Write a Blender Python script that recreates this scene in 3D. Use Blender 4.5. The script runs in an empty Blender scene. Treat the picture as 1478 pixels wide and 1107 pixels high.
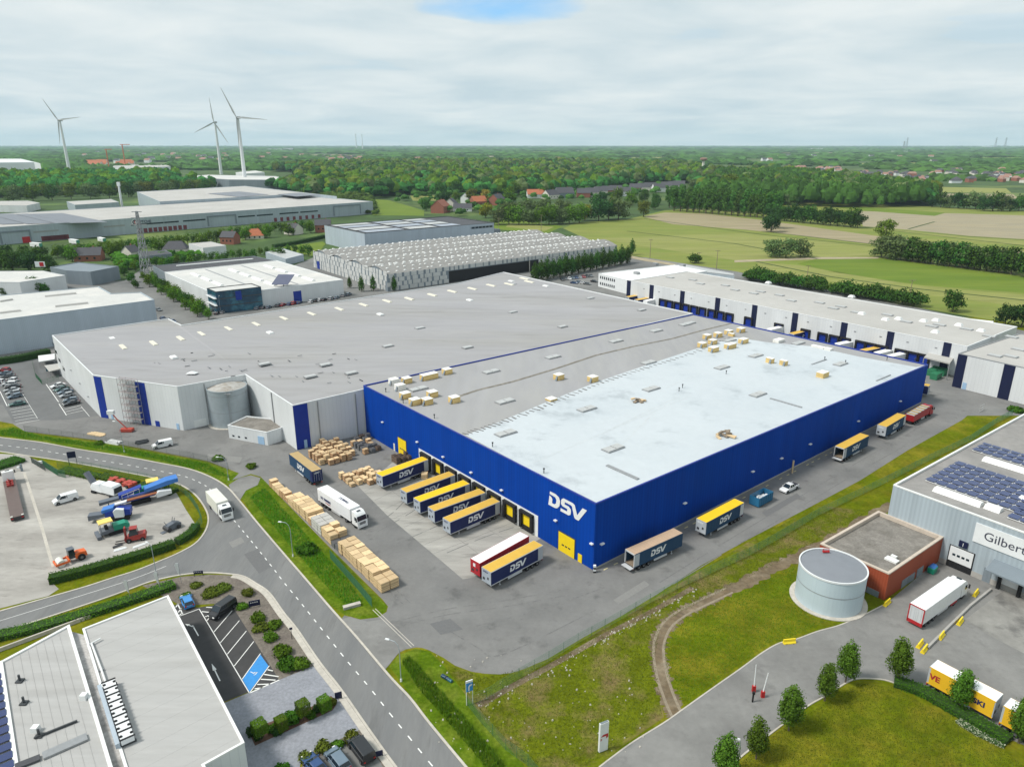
import bpy, bmesh, math, random
import numpy as np
from mathutils import Vector, Matrix
R = math.radians
random.seed(7); RNG = np.random.default_rng(7)
S = bpy.context.scene
COL = S.collection
# ------------------------------------------------------------------ camera, sky, sun, exposure
CAM_H = 78.0; F = 1030.0; CX, CY, HOR = 739.0, 553.5, 207.0
PITCH = math.atan((CY - HOR) / F)
cam = bpy.data.objects.new("camera", bpy.data.cameras.new("camera")); COL.objects.link(cam)
cam.location = (0, 0, CAM_H); cam.rotation_euler = (math.pi/2 - PITCH, 0, 0)
cam.data.sensor_fit = 'HORIZONTAL'; cam.data.sensor_width = 36.0; cam.data.lens = 36.0 * F / 1478.0
cam.data.clip_start = 1.0; cam.data.clip_end = 60000
S.camera = cam
SUN_EL, SUN_AZ = 52.0, 255.0        # azimuth clockwise from +Y: the sun stands left and a little behind the camera
world = bpy.data.worlds.new("World"); S.world = world; world.use_nodes = True
def _world():
    nt = world.node_tree; N = nt.nodes; L = nt.links; N.clear()
    out = N.new('ShaderNodeOutputWorld'); bg = N.new('ShaderNodeBackground'); L.new(bg.outputs[0], out.inputs[0])
    sky = N.new('ShaderNodeTexSky'); sky.sky_type = 'NISHITA'; sky.sun_disc = False
    sky.sun_elevation = R(SUN_EL); sky.sun_rotation = R(SUN_AZ); sky.air_density = 1.0; sky.dust_density = 1.2
    tc = N.new('ShaderNodeTexCoord'); sp = N.new('ShaderNodeSeparateXYZ'); L.new(tc.outputs['Generated'], sp.inputs[0])
    def m(op, a, b=None, c=None):
        n = N.new('ShaderNodeMath'); n.operation = op
        for i, v in enumerate((a, b, c)):
            if v is None: continue
            if isinstance(v, (int, float)): n.inputs[i].default_value = v
            else: L.new(v, n.inputs[i])
        return n.outputs[0]
    zz = m('ADD', m('MAXIMUM', sp.outputs[2], 0.0), 0.09)     # flat cloud deck seen in perspective
    cb = N.new('ShaderNodeCombineXYZ'); L.new(m('DIVIDE', sp.outputs[0], zz), cb.inputs[0]); L.new(m('DIVIDE', sp.outputs[1], zz), cb.inputs[1])
    n1 = N.new('ShaderNodeTexNoise'); L.new(cb.outputs[0], n1.inputs['Vector'])
    n1.inputs['Scale'].default_value = .85; n1.inputs['Detail'].default_value = 8; n1.inputs['Roughness'].default_value = .55; n1.inputs['Distortion'].default_value = .35
    n2 = N.new('ShaderNodeTexNoise'); L.new(cb.outputs[0], n2.inputs['Vector'])
    n2.inputs['Scale'].default_value = .42; n2.inputs['Detail'].default_value = 4; n2.inputs['Roughness'].default_value = .5
    cr = N.new('ShaderNodeValToRGB'); L.new(n1.outputs[0], cr.inputs[0])
    cr.color_ramp.elements[0].position = .32; cr.color_ramp.elements[0].color = (6.3, 7.6, 8.2, 1)
    cr.color_ramp.elements[1].position = .66; cr.color_ramp.elements[1].color = (8.9, 9.55, 9.6, 1)
    cov = m('MULTIPLY', m('SUBTRACT', m('ADD', m('MULTIPLY', n2.outputs[0], .7), m('MULTIPLY', n1.outputs[0], .3)), .29), 9.0)
    cov = m('MAXIMUM', m('MINIMUM', cov, 1.0), 0.0)
    # towards the horizon the deck closes
    low = m('MULTIPLY', m('SUBTRACT', .155, sp.outputs[2]), 14.0); low = m('MAXIMUM', m('MINIMUM', low, 1.0), 0.0)
    cov = m('MAXIMUM', m('MAXIMUM', cov, low), .93)
    # one clear gap in the deck high above the middle of the view
    gx, gy = m('SUBTRACT', m('DIVIDE', sp.outputs[0], zz), -.05), m('SUBTRACT', m('DIVIDE', sp.outputs[1], zz), 3.92)
    gap = m('ADD', m('MULTIPLY', m('MULTIPLY', gx, gx), 5.5), m('MULTIPLY', m('MULTIPLY', gy, gy), 6.0))
    gap = m('ADD', gap, m('MULTIPLY', m('SUBTRACT', n1.outputs[0], .5), 3.0))
    cov = m('MULTIPLY', cov, m('MAXIMUM', m('MINIMUM', m('ADD', gap, .05), 1.0), .0))
    mx = N.new('ShaderNodeMixRGB'); br = N.new('ShaderNodeVectorMath'); br.operation = 'MULTIPLY'; br.inputs[1].default_value = (1.15, 1.75, 2.15); L.new(sky.outputs[0], br.inputs[0])
    L.new(cov, mx.inputs[0]); L.new(br.outputs[0], mx.inputs[1]); L.new(cr.outputs[0], mx.inputs[2])
    L.new(mx.outputs[0], bg.inputs[0]); bg.inputs[1].default_value = 0.069
_world()
sl = bpy.data.lights.new("sun", 'SUN'); sl.energy = 2.8; sl.angle = R(13); sl.color = (1.0, .955, .88)
so = bpy.data.objects.new("sun", sl); COL.objects.link(so)
_d = Vector((math.sin(R(SUN_AZ))*math.cos(R(SUN_EL)), math.cos(R(SUN_AZ))*math.cos(R(SUN_EL)), math.sin(R(SUN_EL))))
so.rotation_euler = _d.to_track_quat('Z', 'Y').to_euler(); so.location = (0, 0, 300)
S.view_settings.view_transform = 'Standard'; S.view_settings.look = 'None'; S.view_settings.gamma = 1; S.view_settings.exposure = 0.42
S.cycles.max_bounces = 6; S.cycles.volume_bounces = 1; S.cycles.transparent_max_bounces = 8

# ------------------------------------------------------------------ survey helpers: where a sight line meets a level or a wall
_c, _s = math.cos(PITCH), math.sin(PITCH)
def ray(x, y):
    u, v = (x - CX) / F, -(y - CY) / F
    return Vector((u, _c + v*_s, v*_c - _s))
def P(x, y, z=0.0):
    d = ray(x, y); t = (z - CAM_H) / d.z
    return Vector((d.x*t, d.y*t, z))
def proj(q):
    z = q[2] - CAM_H; zc = q[1]*_c - z*_s; yc = q[1]*_s + z*_c
    return CX + F*q[0]/zc, CY - F*yc/zc
def HZ(xb, yb, yt):
    b = P(xb, yb); lo, hi = 0, 400
    for _ in range(50):
        m = (lo+hi)/2
        if proj((b.x, b.y, m))[1] > yt: lo = m
        else: hi = m
    return lo
def W(px, py, a, b):
    """(metres along the wall a->b, height) where the sight line meets that upright wall"""
    d = ray(px, py); e = Vector((b.x-a.x, b.y-a.y)); ln = e.length; e /= ln
    n = Vector((-e.y, e.x)); t = (n.x*a.x + n.y*a.y) / (n.x*d.x + n.y*d.y)
    q = Vector((d.x*t, d.y*t, CAM_H + d.z*t))
    return (q.x-a.x)*e.x + (q.y-a.y)*e.y, q.z
def xy(v): return Vector((v.x, v.y, 0))
def spline(pts, n=6, closed=False):
    pts = [Vector(p) for p in pts]; out = []; N = len(pts)
    for i in range(N if closed else N-1):
        g = (lambda k: pts[k % N]) if closed else (lambda k: pts[max(0, min(N-1, k))])
        p0, p1, p2, p3 = g(i-1), g(i), g(i+1), g(i+2)
        for j in range(n):
            t = j/n
            out.append(.5*((2*p1) + (p2-p0)*t + (2*p0-5*p1+4*p2-p3)*t*t + (3*p1-p0-3*p2+p3)*t*t*t))
    if not closed: out.append(pts[-1])
    return out

# ------------------------------------------------------------------ materials
MATS = {}
def mat(name, col, rough=.8, var=.08, scale=1.0, var2=0, scale2=.05, bump=0, bscale=None, metal=0, spec=.3, col2=None, mix=(.45, .6), detail=5, rnd=0, stretch=None, coat=0, stain=None):
    """Principled material; colour wanders with two noises of different size, may mix in a second colour in patches"""
    if name in MATS: return MATS[name]
    m = bpy.data.materials.new(name); m.use_nodes = True; nt = m.node_tree; N = nt.nodes; L = nt.links
    b = N['Principled BSDF']; b.inputs['Roughness'].default_value = rough; b.inputs['Metallic'].default_value = metal
    b.inputs['Specular IOR Level'].default_value = spec
    if coat: b.inputs['Coat Weight'].default_value = coat; b.inputs['Coat Roughness'].default_value = .1
    tc = N.new('ShaderNodeTexCoord'); vec = tc.outputs['Object']
    if stretch:
        mp = N.new('ShaderNodeMapping'); L.new(vec, mp.inputs[0]); mp.inputs['Scale'].default_value = stretch[:3]
        if len(stretch) > 3: mp.inputs['Rotation'].default_value = (0, 0, stretch[3])
        vec = mp.outputs[0]
    def noise(sc, det=detail, ro=.6):
        n = N.new('ShaderNodeTexNoise'); L.new(vec, n.inputs['Vector']); n.inputs['Scale'].default_value = sc; n.inputs['Detail'].default_value = det; n.inputs['Roughness'].default_value = ro; return n.outputs[0]
    def mul(colsock, f, amt):
        mr = N.new('ShaderNodeMapRange'); L.new(f, mr.inputs[0]); mr.inputs[1].default_value = .25; mr.inputs[2].default_value = .75; mr.inputs[3].default_value = 1-amt; mr.inputs[4].default_value = 1+amt
        v = N.new('ShaderNodeVectorMath'); v.operation = 'SCALE'; L.new(colsock, v.inputs[0]); L.new(mr.outputs[0], v.inputs['Scale']); return v.outputs[0]
    rgb = N.new('ShaderNodeRGB'); rgb.outputs[0].default_value = (*col, 1); c = rgb.outputs[0]
    if col2:
        r = N.new('ShaderNodeValToRGB'); L.new(noise(scale2, 6, .65), r.inputs[0]); r.color_ramp.elements[0].position = mix[0]; r.color_ramp.elements[1].position = mix[1]
        x = N.new('ShaderNodeMixRGB'); L.new(r.outputs[0], x.inputs[0]); L.new(c, x.inputs[1]); x.inputs[2].default_value = (*col2, 1); c = x.outputs[0]
    if var: c = mul(c, noise(scale), var)
    if var2: c = mul(c, noise(scale2*1.7+.013), var2)
    if stain:
        r = N.new('ShaderNodeMapRange'); r.interpolation_type = 'SMOOTHSTEP'; L.new(noise(stain[0], 7, .62), r.inputs[0]); r.inputs[1].default_value = .54; r.inputs[2].default_value = .72; r.inputs[3].default_value = 1; r.inputs[4].default_value = 1-stain[1]
        v = N.new('ShaderNodeVectorMath'); v.operation = 'SCALE'; L.new(c, v.inputs[0]); L.new(r.outputs[0], v.inputs['Scale']); c = v.outputs[0]
    if rnd:
        oi = N.new('ShaderNodeObjectInfo'); c = mul(c, oi.outputs['Random'], rnd)
    L.new(c, b.inputs['Base Color'])
    if bump:
        bp = N.new('ShaderNodeBump'); bp.inputs['Strength'].default_value = bump; L.new(noise(bscale or scale*2), bp.inputs['Height']); L.new(bp.outputs[0], b.inputs['Normal'])
    MATS[name] = m; return m
def stripes(name, col, col2, period, duty=.5, axis=0, rough=.5, var=.05, spec=.3, metal=0, seams=None, vary=0):
    """sheet cladding: fine ribs along UV, panel joints and slight shade differences from panel to panel"""
    if name in MATS: return MATS[name]
    m = mat(name, col, rough, 0, spec=spec, metal=metal); nt = m.node_tree; N = nt.nodes; L = nt.links; b = N['Principled BSDF']
    uv = N.new('ShaderNodeUVMap'); sp = N.new('ShaderNodeSeparateXYZ'); L.new(uv.outputs[0], sp.inputs[0])
    def mt(op, a, bb):
        n = N.new('ShaderNodeMath'); n.operation = op
        for i, v in enumerate((a, bb)):
            if isinstance(v, (int, float)): n.inputs[i].default_value = v
            else: L.new(v, n.inputs[i])
        return n.outputs[0]
    u = sp.outputs[axis]
    fr = mt('FRACT', mt('DIVIDE', u, period), 0); f = mt('LESS_THAN', fr, duty)
    x = N.new('ShaderNodeMixRGB'); L.new(f, x.inputs[0]); x.inputs[1].default_value = (*col, 1); x.inputs[2].default_value = (*col2, 1); c = x.outputs[0]
    if vary:
        wn = N.new('ShaderNodeTexWhiteNoise'); wn.noise_dimensions = '1D'; L.new(mt('FLOOR', mt('DIVIDE', u, vary), 0), wn.inputs['W'])
        mr = N.new('ShaderNodeMapRange'); L.new(wn.outputs[0], mr.inputs[0]); mr.inputs[3].default_value = 1-var; mr.inputs[4].default_value = 1+var
        v = N.new('ShaderNodeVectorMath'); v.operation = 'SCALE'; L.new(c, v.inputs[0]); L.new(mr.outputs[0], v.inputs['Scale']); c = v.outputs[0]
    n = N.new('ShaderNodeTexNoise'); n.inputs['Scale'].default_value = .18; n.inputs['Detail'].default_value = 6; tc = N.new('ShaderNodeTexCoord')
    mp = N.new('ShaderNodeMapping'); mp.inputs['Scale'].default_value = (1, 1, .35); L.new(tc.outputs['Object'], mp.inputs[0]); L.new(mp.outputs[0], n.inputs['Vector'])
    mr = N.new('ShaderNodeMapRange'); L.new(n.outputs[0], mr.inputs[0]); mr.inputs[1].default_value = .25; mr.inputs[2].default_value = .75; mr.inputs[3].default_value = 1-.09; mr.inputs[4].default_value = 1+.07
    v = N.new('ShaderNodeVectorMath'); v.operation = 'SCALE'; L.new(c, v.inputs[0]); L.new(mr.outputs[0], v.inputs['Scale']); L.new(v.outputs[0], b.inputs['Base Color'])
    return m
def leafmat(name, col, var=.42, hue=.018, trans=.25):
    if name in MATS: return MATS[name]
    m = bpy.data.materials.new(name); m.use_nodes = True; nt = m.node_tree; N = nt.nodes; L = nt.links; b = N['Principled BSDF']
    b.inputs['Roughness'].default_value = .7; b.inputs['Specular IOR Level'].default_value = .05
    at = N.new('ShaderNodeAttribute'); at.attribute_name = 'tint'; oi = N.new('ShaderNodeObjectInfo')
    hs = N.new('ShaderNodeHueSaturation'); hs.inputs['Color'].default_value = (*col, 1)
    def mr(src, lo, hi):
        n = N.new('ShaderNodeMapRange'); L.new(src, n.inputs[0]); n.inputs[3].default_value = lo; n.inputs[4].default_value = hi; return n.outputs[0]
    ad = N.new('ShaderNodeMath'); ad.operation = 'MULTIPLY'; L.new(mr(at.outputs['Fac'], 1-var, 1+var), ad.inputs[0]); L.new(mr(oi.outputs['Random'], .78, 1.22), ad.inputs[1])
    L.new(ad.outputs[0], hs.inputs['Value']); L.new(mr(oi.outputs['Random'], .5-hue, .5+hue), hs.inputs['Hue'])
    L.new(hs.outputs[0], b.inputs['Base Color'])
    if trans:
        tr = N.new('ShaderNodeBsdfTranslucent'); L.new(hs.outputs[0], tr.inputs[0]); mx = N.new('ShaderNodeMixShader'); mx.inputs[0].default_value = trans
        L.new(b.outputs[0], mx.inputs[1]); L.new(tr.outputs[0], mx.inputs[2]); L.new(mx.outputs[0], N['Material Output'].inputs[0])
    MATS[name] = m; return m

# ------------------------------------------------------------------ mesh builder and object bookkeeping
ORG = {}
class MB:
    def __init__(s): s.v = []; s.f = []; s.uv = {}; s.smooth = set()
    def face(s, pts, uv=None):
        i = len(s.v); s.v += [tuple(p) for p in pts]; s.f.append(tuple(range(i, i+len(pts))))
        if uv: s.uv[len(s.f)-1] = uv
        return s
    def mesh(s, verts, faces, smooth=False):
        i = len(s.v); s.v += [tuple(p) for p in verts]
        for f in faces:
            if smooth: s.smooth.add(len(s.f))
            s.f.append(tuple(k+i for k in f))
        return s
    def box(s, c, d, rz=0, top=(1, 1), tilt=0):
        """box centred at c, size d; top scales the upper face; tilt about local Y"""
        x, y, z = d[0]/2, d[1]/2, d[2]/2; vs = []
        for k, (sx, sy, sz) in enumerate(((-1,-1,-1),(1,-1,-1),(1,1,-1),(-1,1,-1),(-1,-1,1),(1,-1,1),(1,1,1),(-1,1,1))):
            t = top if sz > 0 else (1, 1); p = Vector((sx*x*t[0], sy*y*t[1], sz*z))
            if tilt: p = Matrix.Rotation(tilt, 3, 'Y') @ p
            if rz: p = Matrix.Rotation(rz, 3, 'Z') @ p
            vs.append(p + Vector(c))
        return s.mesh(vs, ((3,2,1,0),(4,5,6,7),(0,1,5,4),(1,2,6,5),(2,3,7,6),(3,0,4,7)))
    def b2(s, a, b): return s.box([(a[i]+b[i])/2 for i in range(3)], [abs(b[i]-a[i]) for i in range(3)])
    def prism(s, poly, z0, z1, cap=True, bottom=False):
        """upright prism over plan polygon (ccw)"""
        n = len(poly)
        zt = z1 if isinstance(z1, (list, tuple)) else [z1]*n
        u = 0
        for i in range(n):
            a, b = poly[i], poly[(i+1) % n]; l = math.hypot(b[0]-a[0], b[1]-a[1])
            s.face([(a[0],a[1],z0),(b[0],b[1],z0),(b[0],b[1],zt[(i+1)%n]),(a[0],a[1],zt[i])], [(u,0),(u+l,0),(u+l,zt[(i+1)%n]-z0),(u,zt[i]-z0)]); u += l
        if cap: s.face([(p[0],p[1],zt[i]) for i, p in enumerate(poly)], [(p[0],p[1]) for p in poly])
        if bottom: s.face([(p[0],p[1],z0) for p in reversed(poly)])
        return s
    def tube(s, a, b, r0, r1=None, n=8, cap=True):
        a, b = Vector(a), Vector(b); r1 = r0 if r1 is None else r1; d = (b-a).normalized()
        x = d.orthogonal().normalized(); y = d.cross(x); vs = []
        for p, r in ((a, r0), (b, r1)):
            for k in range(n):
                t = 2*math.pi*k/n; vs.append(p + (x*math.cos(t)+y*math.sin(t))*r)
        fs = [(k, (k+1) % n, n+(k+1) % n, n+k) for k in range(n)]
        s.mesh(vs, fs, n > 6)
        if cap: s.mesh(vs, [tuple(reversed(range(n))), tuple(range(n, 2*n))])
        return s
    def path(s, pts, r, n=6):
        for a, b in zip(pts, pts[1:]): s.tube(a, b, r, r, n)
        return s
    def lathe(s, c, prof, n=48, uv=False):
        for i, ((r0, z0), (r1, z1)) in enumerate(zip(prof, prof[1:])):
            for k in range(n):
                t0, t1 = 2*math.pi*k/n, 2*math.pi*(k+1)/n
                q = [(c[0]+r0*math.cos(t0), c[1]+r0*math.sin(t0), c[2]+z0), (c[0]+r0*math.cos(t1), c[1]+r0*math.sin(t1), c[2]+z0), (c[0]+r1*math.cos(t1), c[1]+r1*math.sin(t1), c[2]+z1), (c[0]+r1*math.cos(t0), c[1]+r1*math.sin(t0), c[2]+z1)]
                if r0 < 1e-4: q = q[1:] if False else [q[0], q[2], q[3]]
                elif r1 < 1e-4: q = q[:3]
                s.face(q, [(t0*r0, z0), (t1*r0, z0), (t1*r0, z1), (t0*r0, z1)][:len(q)])
        return s
    def strip(s, pts, w, z0, z1):
        """kerb: boxy strip of width w along an open path (world xy), from z0 up to z1"""
        L_, R_ = offset(pts, w/2), offset(pts, -w/2)
        for i in range(len(pts)-1):
            a, b, c, d = L_[i], L_[i+1], R_[i+1], R_[i]
            s.face([(d.x,d.y,z1),(c.x,c.y,z1),(b.x,b.y,z1),(a.x,a.y,z1)])
            s.face([(a.x,a.y,z1),(b.x,b.y,z1),(b.x,b.y,z0),(a.x,a.y,z0)])
            s.face([(d.x,d.y,z0),(c.x,c.y,z0),(c.x,c.y,z1),(d.x,d.y,z1)])
        return s
    def build(s, name, m, parent=None, shade=False):
        o_ = ORG.get(parent, Vector((0, 0, 0))) if parent else Vector((0, 0, 0))
        me = bpy.data.meshes.new(name)
        me.from_pydata([(v[0]-o_.x, v[1]-o_.y, v[2]-o_.z) for v in s.v], [], s.f)
        if s.uv:
            l = me.uv_layers.new(name='UVMap')
            for pi, uv in s.uv.items():
                for li, c in zip(me.polygons[pi].loop_indices, uv): l.data[li].uv = c
        for k in (range(len(s.f)) if shade else s.smooth): me.polygons[k].use_smooth = True
        me.materials.append(m); ob = bpy.data.objects.new(name, me); COL.objects.link(ob)
        if parent: ob.parent = parent; ORG[ob] = o_
        return ob
def offset(pts, d):
    out = []
    for i, p in enumerate(pts):
        a = pts[max(0, i-1)]; b = pts[min(len(pts)-1, i+1)]; t = Vector((b[0]-a[0], b[1]-a[1]))
        t = t.normalized() if t.length > 1e-6 else Vector((1, 0)); out.append(Vector((p[0]-t.y*d, p[1]+t.x*d, 0)))
    return out
def tag(o, label=None, cat=None, group=None, kind=None):
    if label: o['label'] = label
    if cat: o['category'] = cat
    if group: o['group'] = group
    if kind: o['kind'] = kind
    return o
def thing(name, label, cat, loc=(0, 0, 0), group=None):
    o = bpy.data.objects.new(name, None); COL.objects.link(o); o.location = loc; o.empty_display_size = .5; ORG[o] = Vector(loc)
    return tag(o, label, cat, group)
def copy_tree(o, parent=None):
    c = o.copy(); COL.objects.link(c)
    if parent: c.parent = parent
    for ch in o.children: copy_tree(ch, c)
    return c
USED = set()
def put(proto, label, loc, rz, group=None, cat=None, scale=None):
    """first call moves the prototype itself, later calls copy it with all its parts"""
    o = proto if proto not in USED else copy_tree(proto); USED.add(proto)
    o.location = (loc[0], loc[1], loc[2] if len(loc) > 2 else 0); o.rotation_euler = (0, 0, rz)
    if scale: o.scale = (scale,)*3
    o['label'] = label
    if group: o['group'] = group
    elif 'group' in o: del o['group']
    if cat: o['category'] = cat
    return o
def puttop(proto, label, a, b, z, group=None, half=0):
    """stand a thing so that its top centre line runs through the two sight lines a (rear end) and b (front end)"""
    p, q = P(*a, z), P(*b, z); m = (p+q)/2
    if half: m = q-(q-p).normalized()*half
    return put(proto, label, (m.x, m.y, 0), math.atan2(q.y-p.y, q.x-p.x), group)
def ccw(poly):
    a = sum(poly[i][0]*poly[(i+1) % len(poly)][1]-poly[(i+1) % len(poly)][0]*poly[i][1] for i in range(len(poly)))
    return poly if a > 0 else list(reversed(poly))
def sheet(name, pts, z, m, kind='structure'):
    mb = MB(); pts = ccw(pts); mb.face([(p[0], p[1], z) for p in pts]); o = mb.build(name, m)
    bm = bmesh.new(); bm.from_mesh(o.data); bmesh.ops.triangulate(bm, faces=bm.faces[:], ngon_method='EAR_CLIP'); bm.to_mesh(o.data); bm.free()
    return tag(o, kind=kind)
def px(*pts): return [P(a, b) for a, b in pts]
ORD = ['first','second','third','fourth','fifth','sixth','seventh','eighth','ninth','tenth','eleventh','twelfth','thirteenth','fourteenth','fifteenth','sixteenth','seventeenth','eighteenth','nineteenth','twentieth','twenty-first','twenty-second','twenty-third','twenty-fourth','twenty-fifth','twenty-sixth','twenty-seventh','twenty-eighth','twenty-ninth','thirtieth','thirty-first','thirty-second','thirty-third','thirty-fourth','thirty-fifth','thirty-sixth']
def polyobj(mb, poly2, fr, ext=0.0):
    """flat lettering: 2-D outline mapped through fr(u, v) -> world point"""
    bm = bmesh.new(); f = bm.faces.new([bm.verts.new((u, v, 0)) for u, v in poly2]); bmesh.ops.triangulate(bm, faces=[f], ngon_method='EAR_CLIP')
    bm.verts.ensure_lookup_table(); mb.mesh([fr(v.co.x, v.co.y) for v in bm.verts], [[v.index for v in f.verts] for f in bm.faces]); bm.free(); return mb
def text_mesh(mb, txt, fr, size=1.0, bold=0.0):
    """text outlines filled and mapped through fr(u, v); returns the width"""
    cu = bpy.data.curves.new('lettering', 'FONT'); cu.body = txt; cu.size = size; cu.resolution_u = 3; cu.offset = bold
    ob = bpy.data.objects.new('lettering', cu); COL.objects.link(ob); dg = bpy.context.evaluated_depsgraph_get(); me = ob.evaluated_get(dg).to_mesh()
    w = max((v.co.x for v in me.vertices), default=1)
    mb.mesh([fr(v.co.x, v.co.y) for v in me.vertices], [tuple(p.vertices) for p in me.polygons])
    ob.evaluated_get(dg).to_mesh_clear(); bpy.data.objects.remove(ob); bpy.data.curves.remove(cu); return w
LOGO = [[(0,1),(.5,1),(.76,.9),(.9,.68),(.9,.3),(.74,.06),(.56,0),(0,0),(0,.70),(.2,.62),(.28,.5),(.28,.24),(.48,.24),(.6,.36),(.6,.62),(.48,.76),(0,.80)],
        [(1.02,.9),(1.14,1),(1.9,1),(2.05,.93),(2.34,.33),(2.66,1),(3,1),(2.5,0),(2.24,0),(2.14,.08),(1.86,.74),(1.76,.78),(1.28,.78),(1.28,.62),(1.62,.62),(1.8,.5),(1.84,.35),(1.84,.12),(1.7,0),(1.02,0),(1.02,.22),(1.54,.22),(1.54,.39),(1.14,.41),(.99,.52),(.98,.8)]]
def logo(mb, fr):
    for g in LOGO: polyobj(mb, g, lambda u, v: fr(u+.12*v, v))
# ------------------------------------------------------------------ ground materials
M = {}
M['terrain'] = mat('terrain', (.045, .085, .02), .95, .25, .02, .3, .004, col2=(.12, .165, .04), mix=(.52, .62))
M['lawn'] = mat('lawn', (.100, .128, .004), .95, .32, 1.3, .3, .10, bump=.6, bscale=5, col2=(.18, .16, .014), mix=(.44, .66), spec=.03, detail=8)
M['lush'] = mat('lush_grass', (.072, .125, .005), .95, .35, 1.6, .28, .2, bump=.8, bscale=4, col2=(.13, .165, .018), mix=(.45, .65), spec=.03, detail=8)
M['rough'] = mat('rough_grass', (.105, .128, .006), .95, .38, 1.8, .3, .16, bump=.8, bscale=5, col2=(.175, .135, .055), mix=(.48, .66), spec=.03, detail=9)
M['asphalt'] = mat('yard_asphalt', (.190, .188, .183), .9, .07, 1.2, .15, .06, bump=.15, bscale=20, col2=(.15, .15, .148), mix=(.38, .7), detail=8, stain=(.22, .30))
M['road'] = mat('road_asphalt', (.155, .158, .160), .9, .07, 3.0, .08, .25, bump=.15, bscale=20, col2=(.185, .186, .184), mix=(.4, .65), detail=8, stretch=(1, .16, 1, .63), stain=(.5, .24))
M['parkasphalt'] = mat('fresh_asphalt', (.055, .054, .055), .9, .12, .8, .15, .1, bump=.1, bscale=10)
M['industrial'] = mat('street_asphalt', (.19, .19, .185), .9, .1, .3, .15, .03, col2=(.13, .132, .13), mix=(.4, .65))
M['concrete'] = mat('dock_concrete', (.335, .325, .30), .85, .12, .7, .16, .12, col2=(.25, .245, .225), mix=(.44, .72), detail=9, stretch=(.35, 1.6, 1, 2.24-math.pi), stain=(.3, .3))
M['yardslab'] = mat('concrete_slabs', (.36, .345, .32), .85, .10, .8, .16, .06, col2=(.27, .255, .235), mix=(.42, .68), detail=9, stretch=(.6, 1.5, 1, -.2), stain=(.35, .25))
M['paver'] = mat('block_paving', (.24, .25, .28), .85, .22, 2.2, .12, .2, detail=8, bump=.2, bscale=6)
M['mulch'] = mat('gravel_mulch', (.135, .115, .10), .95, .35, 2.5, .2, .3, bump=.5, bscale=8, col2=(.19, .17, .14), mix=(.4, .7), detail=9)
M['kerb'] = mat('kerb_concrete', (.46, .43, .38), .85, .14, 1.5, .12, .1)
M['line'] = mat('road_paint', (.72, .72, .70), .7, .12, 1.5)
M['bluepaint'] = mat('blue_bay_paint', (.04, .24, .58), .7, .08, 2)
M['dirt'] = mat('track_earth', (.135, .10, .06), .95, .3, 1.2, .25, .2, bump=.5, bscale=4, col2=(.22, .18, .125), mix=(.45, .66), detail=9)
M['track'] = mat('farm_track', (.33, .28, .19), .95, .2, .2)
M['accessroad'] = mat('access_asphalt', (.215, .213, .205), .9, .08, 1.0, .13, .08, bump=.1, bscale=15, col2=(.165, .163, .158), mix=(.42, .68), detail=8, stain=(.3, .22))
M['wetconcrete'] = mat('stained_concrete', (.24, .235, .22), .8, .14, .7, .2, .15, col2=(.10, .098, .095), mix=(.5, .68), detail=9)
def fieldm(n, a, b, s=.03, rot=.5, va=.12): return mat(n, a, .95, va, .12, .14, s, col2=b, mix=(.38, .66), detail=8, stretch=(.25, 1.6, 1, rot))
M['meadow'] = fieldm('meadow', (.150, .195, .030), (.205, .215, .05), .03, -.45)
M['hay'] = fieldm('mown_meadow', (.235, .24, .072), (.19, .215, .045), .04, -.45)
M['green'] = fieldm('green_meadow', (.10, .16, .010), (.135, .185, .016), .04, -.45)
M['plough'] = fieldm('bare_field', (.30, .25, .16), (.25, .22, .12), .05, -.45, .08)
M['plough2'] = fieldm('bare_field_grey', (.27, .24, .165), (.31, .265, .17), .05, -.45, .08)
M['ditch'] = mat('ditch_grass', (.045, .075, .016), .95, .3, .4)

# ------------------------------------------------------------------ ground sheets (photo sight lines give the plan)
sheet('terrain', [(-23500, -280), (23500, -280), (23500, 23500), (-23500, 23500)], 0, M['terrain'])
sheet('grassland', [(-420, 40), (330, 40), (330, 330), (60, 330), (-420, 330)], .012, M['lawn'])
sheet('industrial_ground', px((-260, 560), (0, 505), (-120, 430), (60, 412), (180, 405), (215, 382), (420, 385), (452, 372), (700, 330), (895, 372), (985, 372), (1075, 390), (1480, 478), (1500, 600), (860, 600), (300, 640), (20, 612)), .020, M['industrial'])
# meadow mosaic
sheet('meadow_field', px((813, 330), (830, 322), (905, 317), (960, 304), (1190, 290), (1500, 306), (1530, 480), (1478, 470), (1300, 440), (1062, 392), (892, 366)), .03, M['meadow'])
sheet('bare_field', px((928, 313), (960, 307), (1020, 309), (1100, 318), (1265, 341), (1500, 366), (1500, 374), (1265, 353), (1078, 332), (971, 324)), .06, M['plough'])
sheet('bare_field', px((1236, 305), (1366, 308), (1500, 312), (1500, 347), (1400, 341), (1311, 332), (1246, 327)), .075, M['plough2'])
sheet('mown_field', px((1246, 329), (1311, 333.5), (1400, 343), (1500, 349), (1500, 357), (1292, 334)), .085, M['hay'])
sheet('mown_field', px((860, 344), (1078, 337), (1265, 357), (1268, 369), (1180, 372), (1060, 376), (905, 352)), .06, M['hay'])
sheet('green_field', px((1180, 374), (1270, 373), (1500, 402), (1500, 425), (1330, 412), (1210, 394), (1150, 381)), .06, M['green'])
sheet('mown_field', px((1092, 378), (1150, 383), (1330, 414), (1500, 428), (1500, 446), (1300, 421), (1100, 392)), .06, M['hay'])
sheet('green_field', px((1178, 295), (1240, 299), (1365, 307.5), (1349, 312), (1240, 304)), .09, M['green'])
sheet('mown_field', px((1349, 270), (1452, 272), (1460, 279), (1349, 278)), .06, M['hay'])
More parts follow.
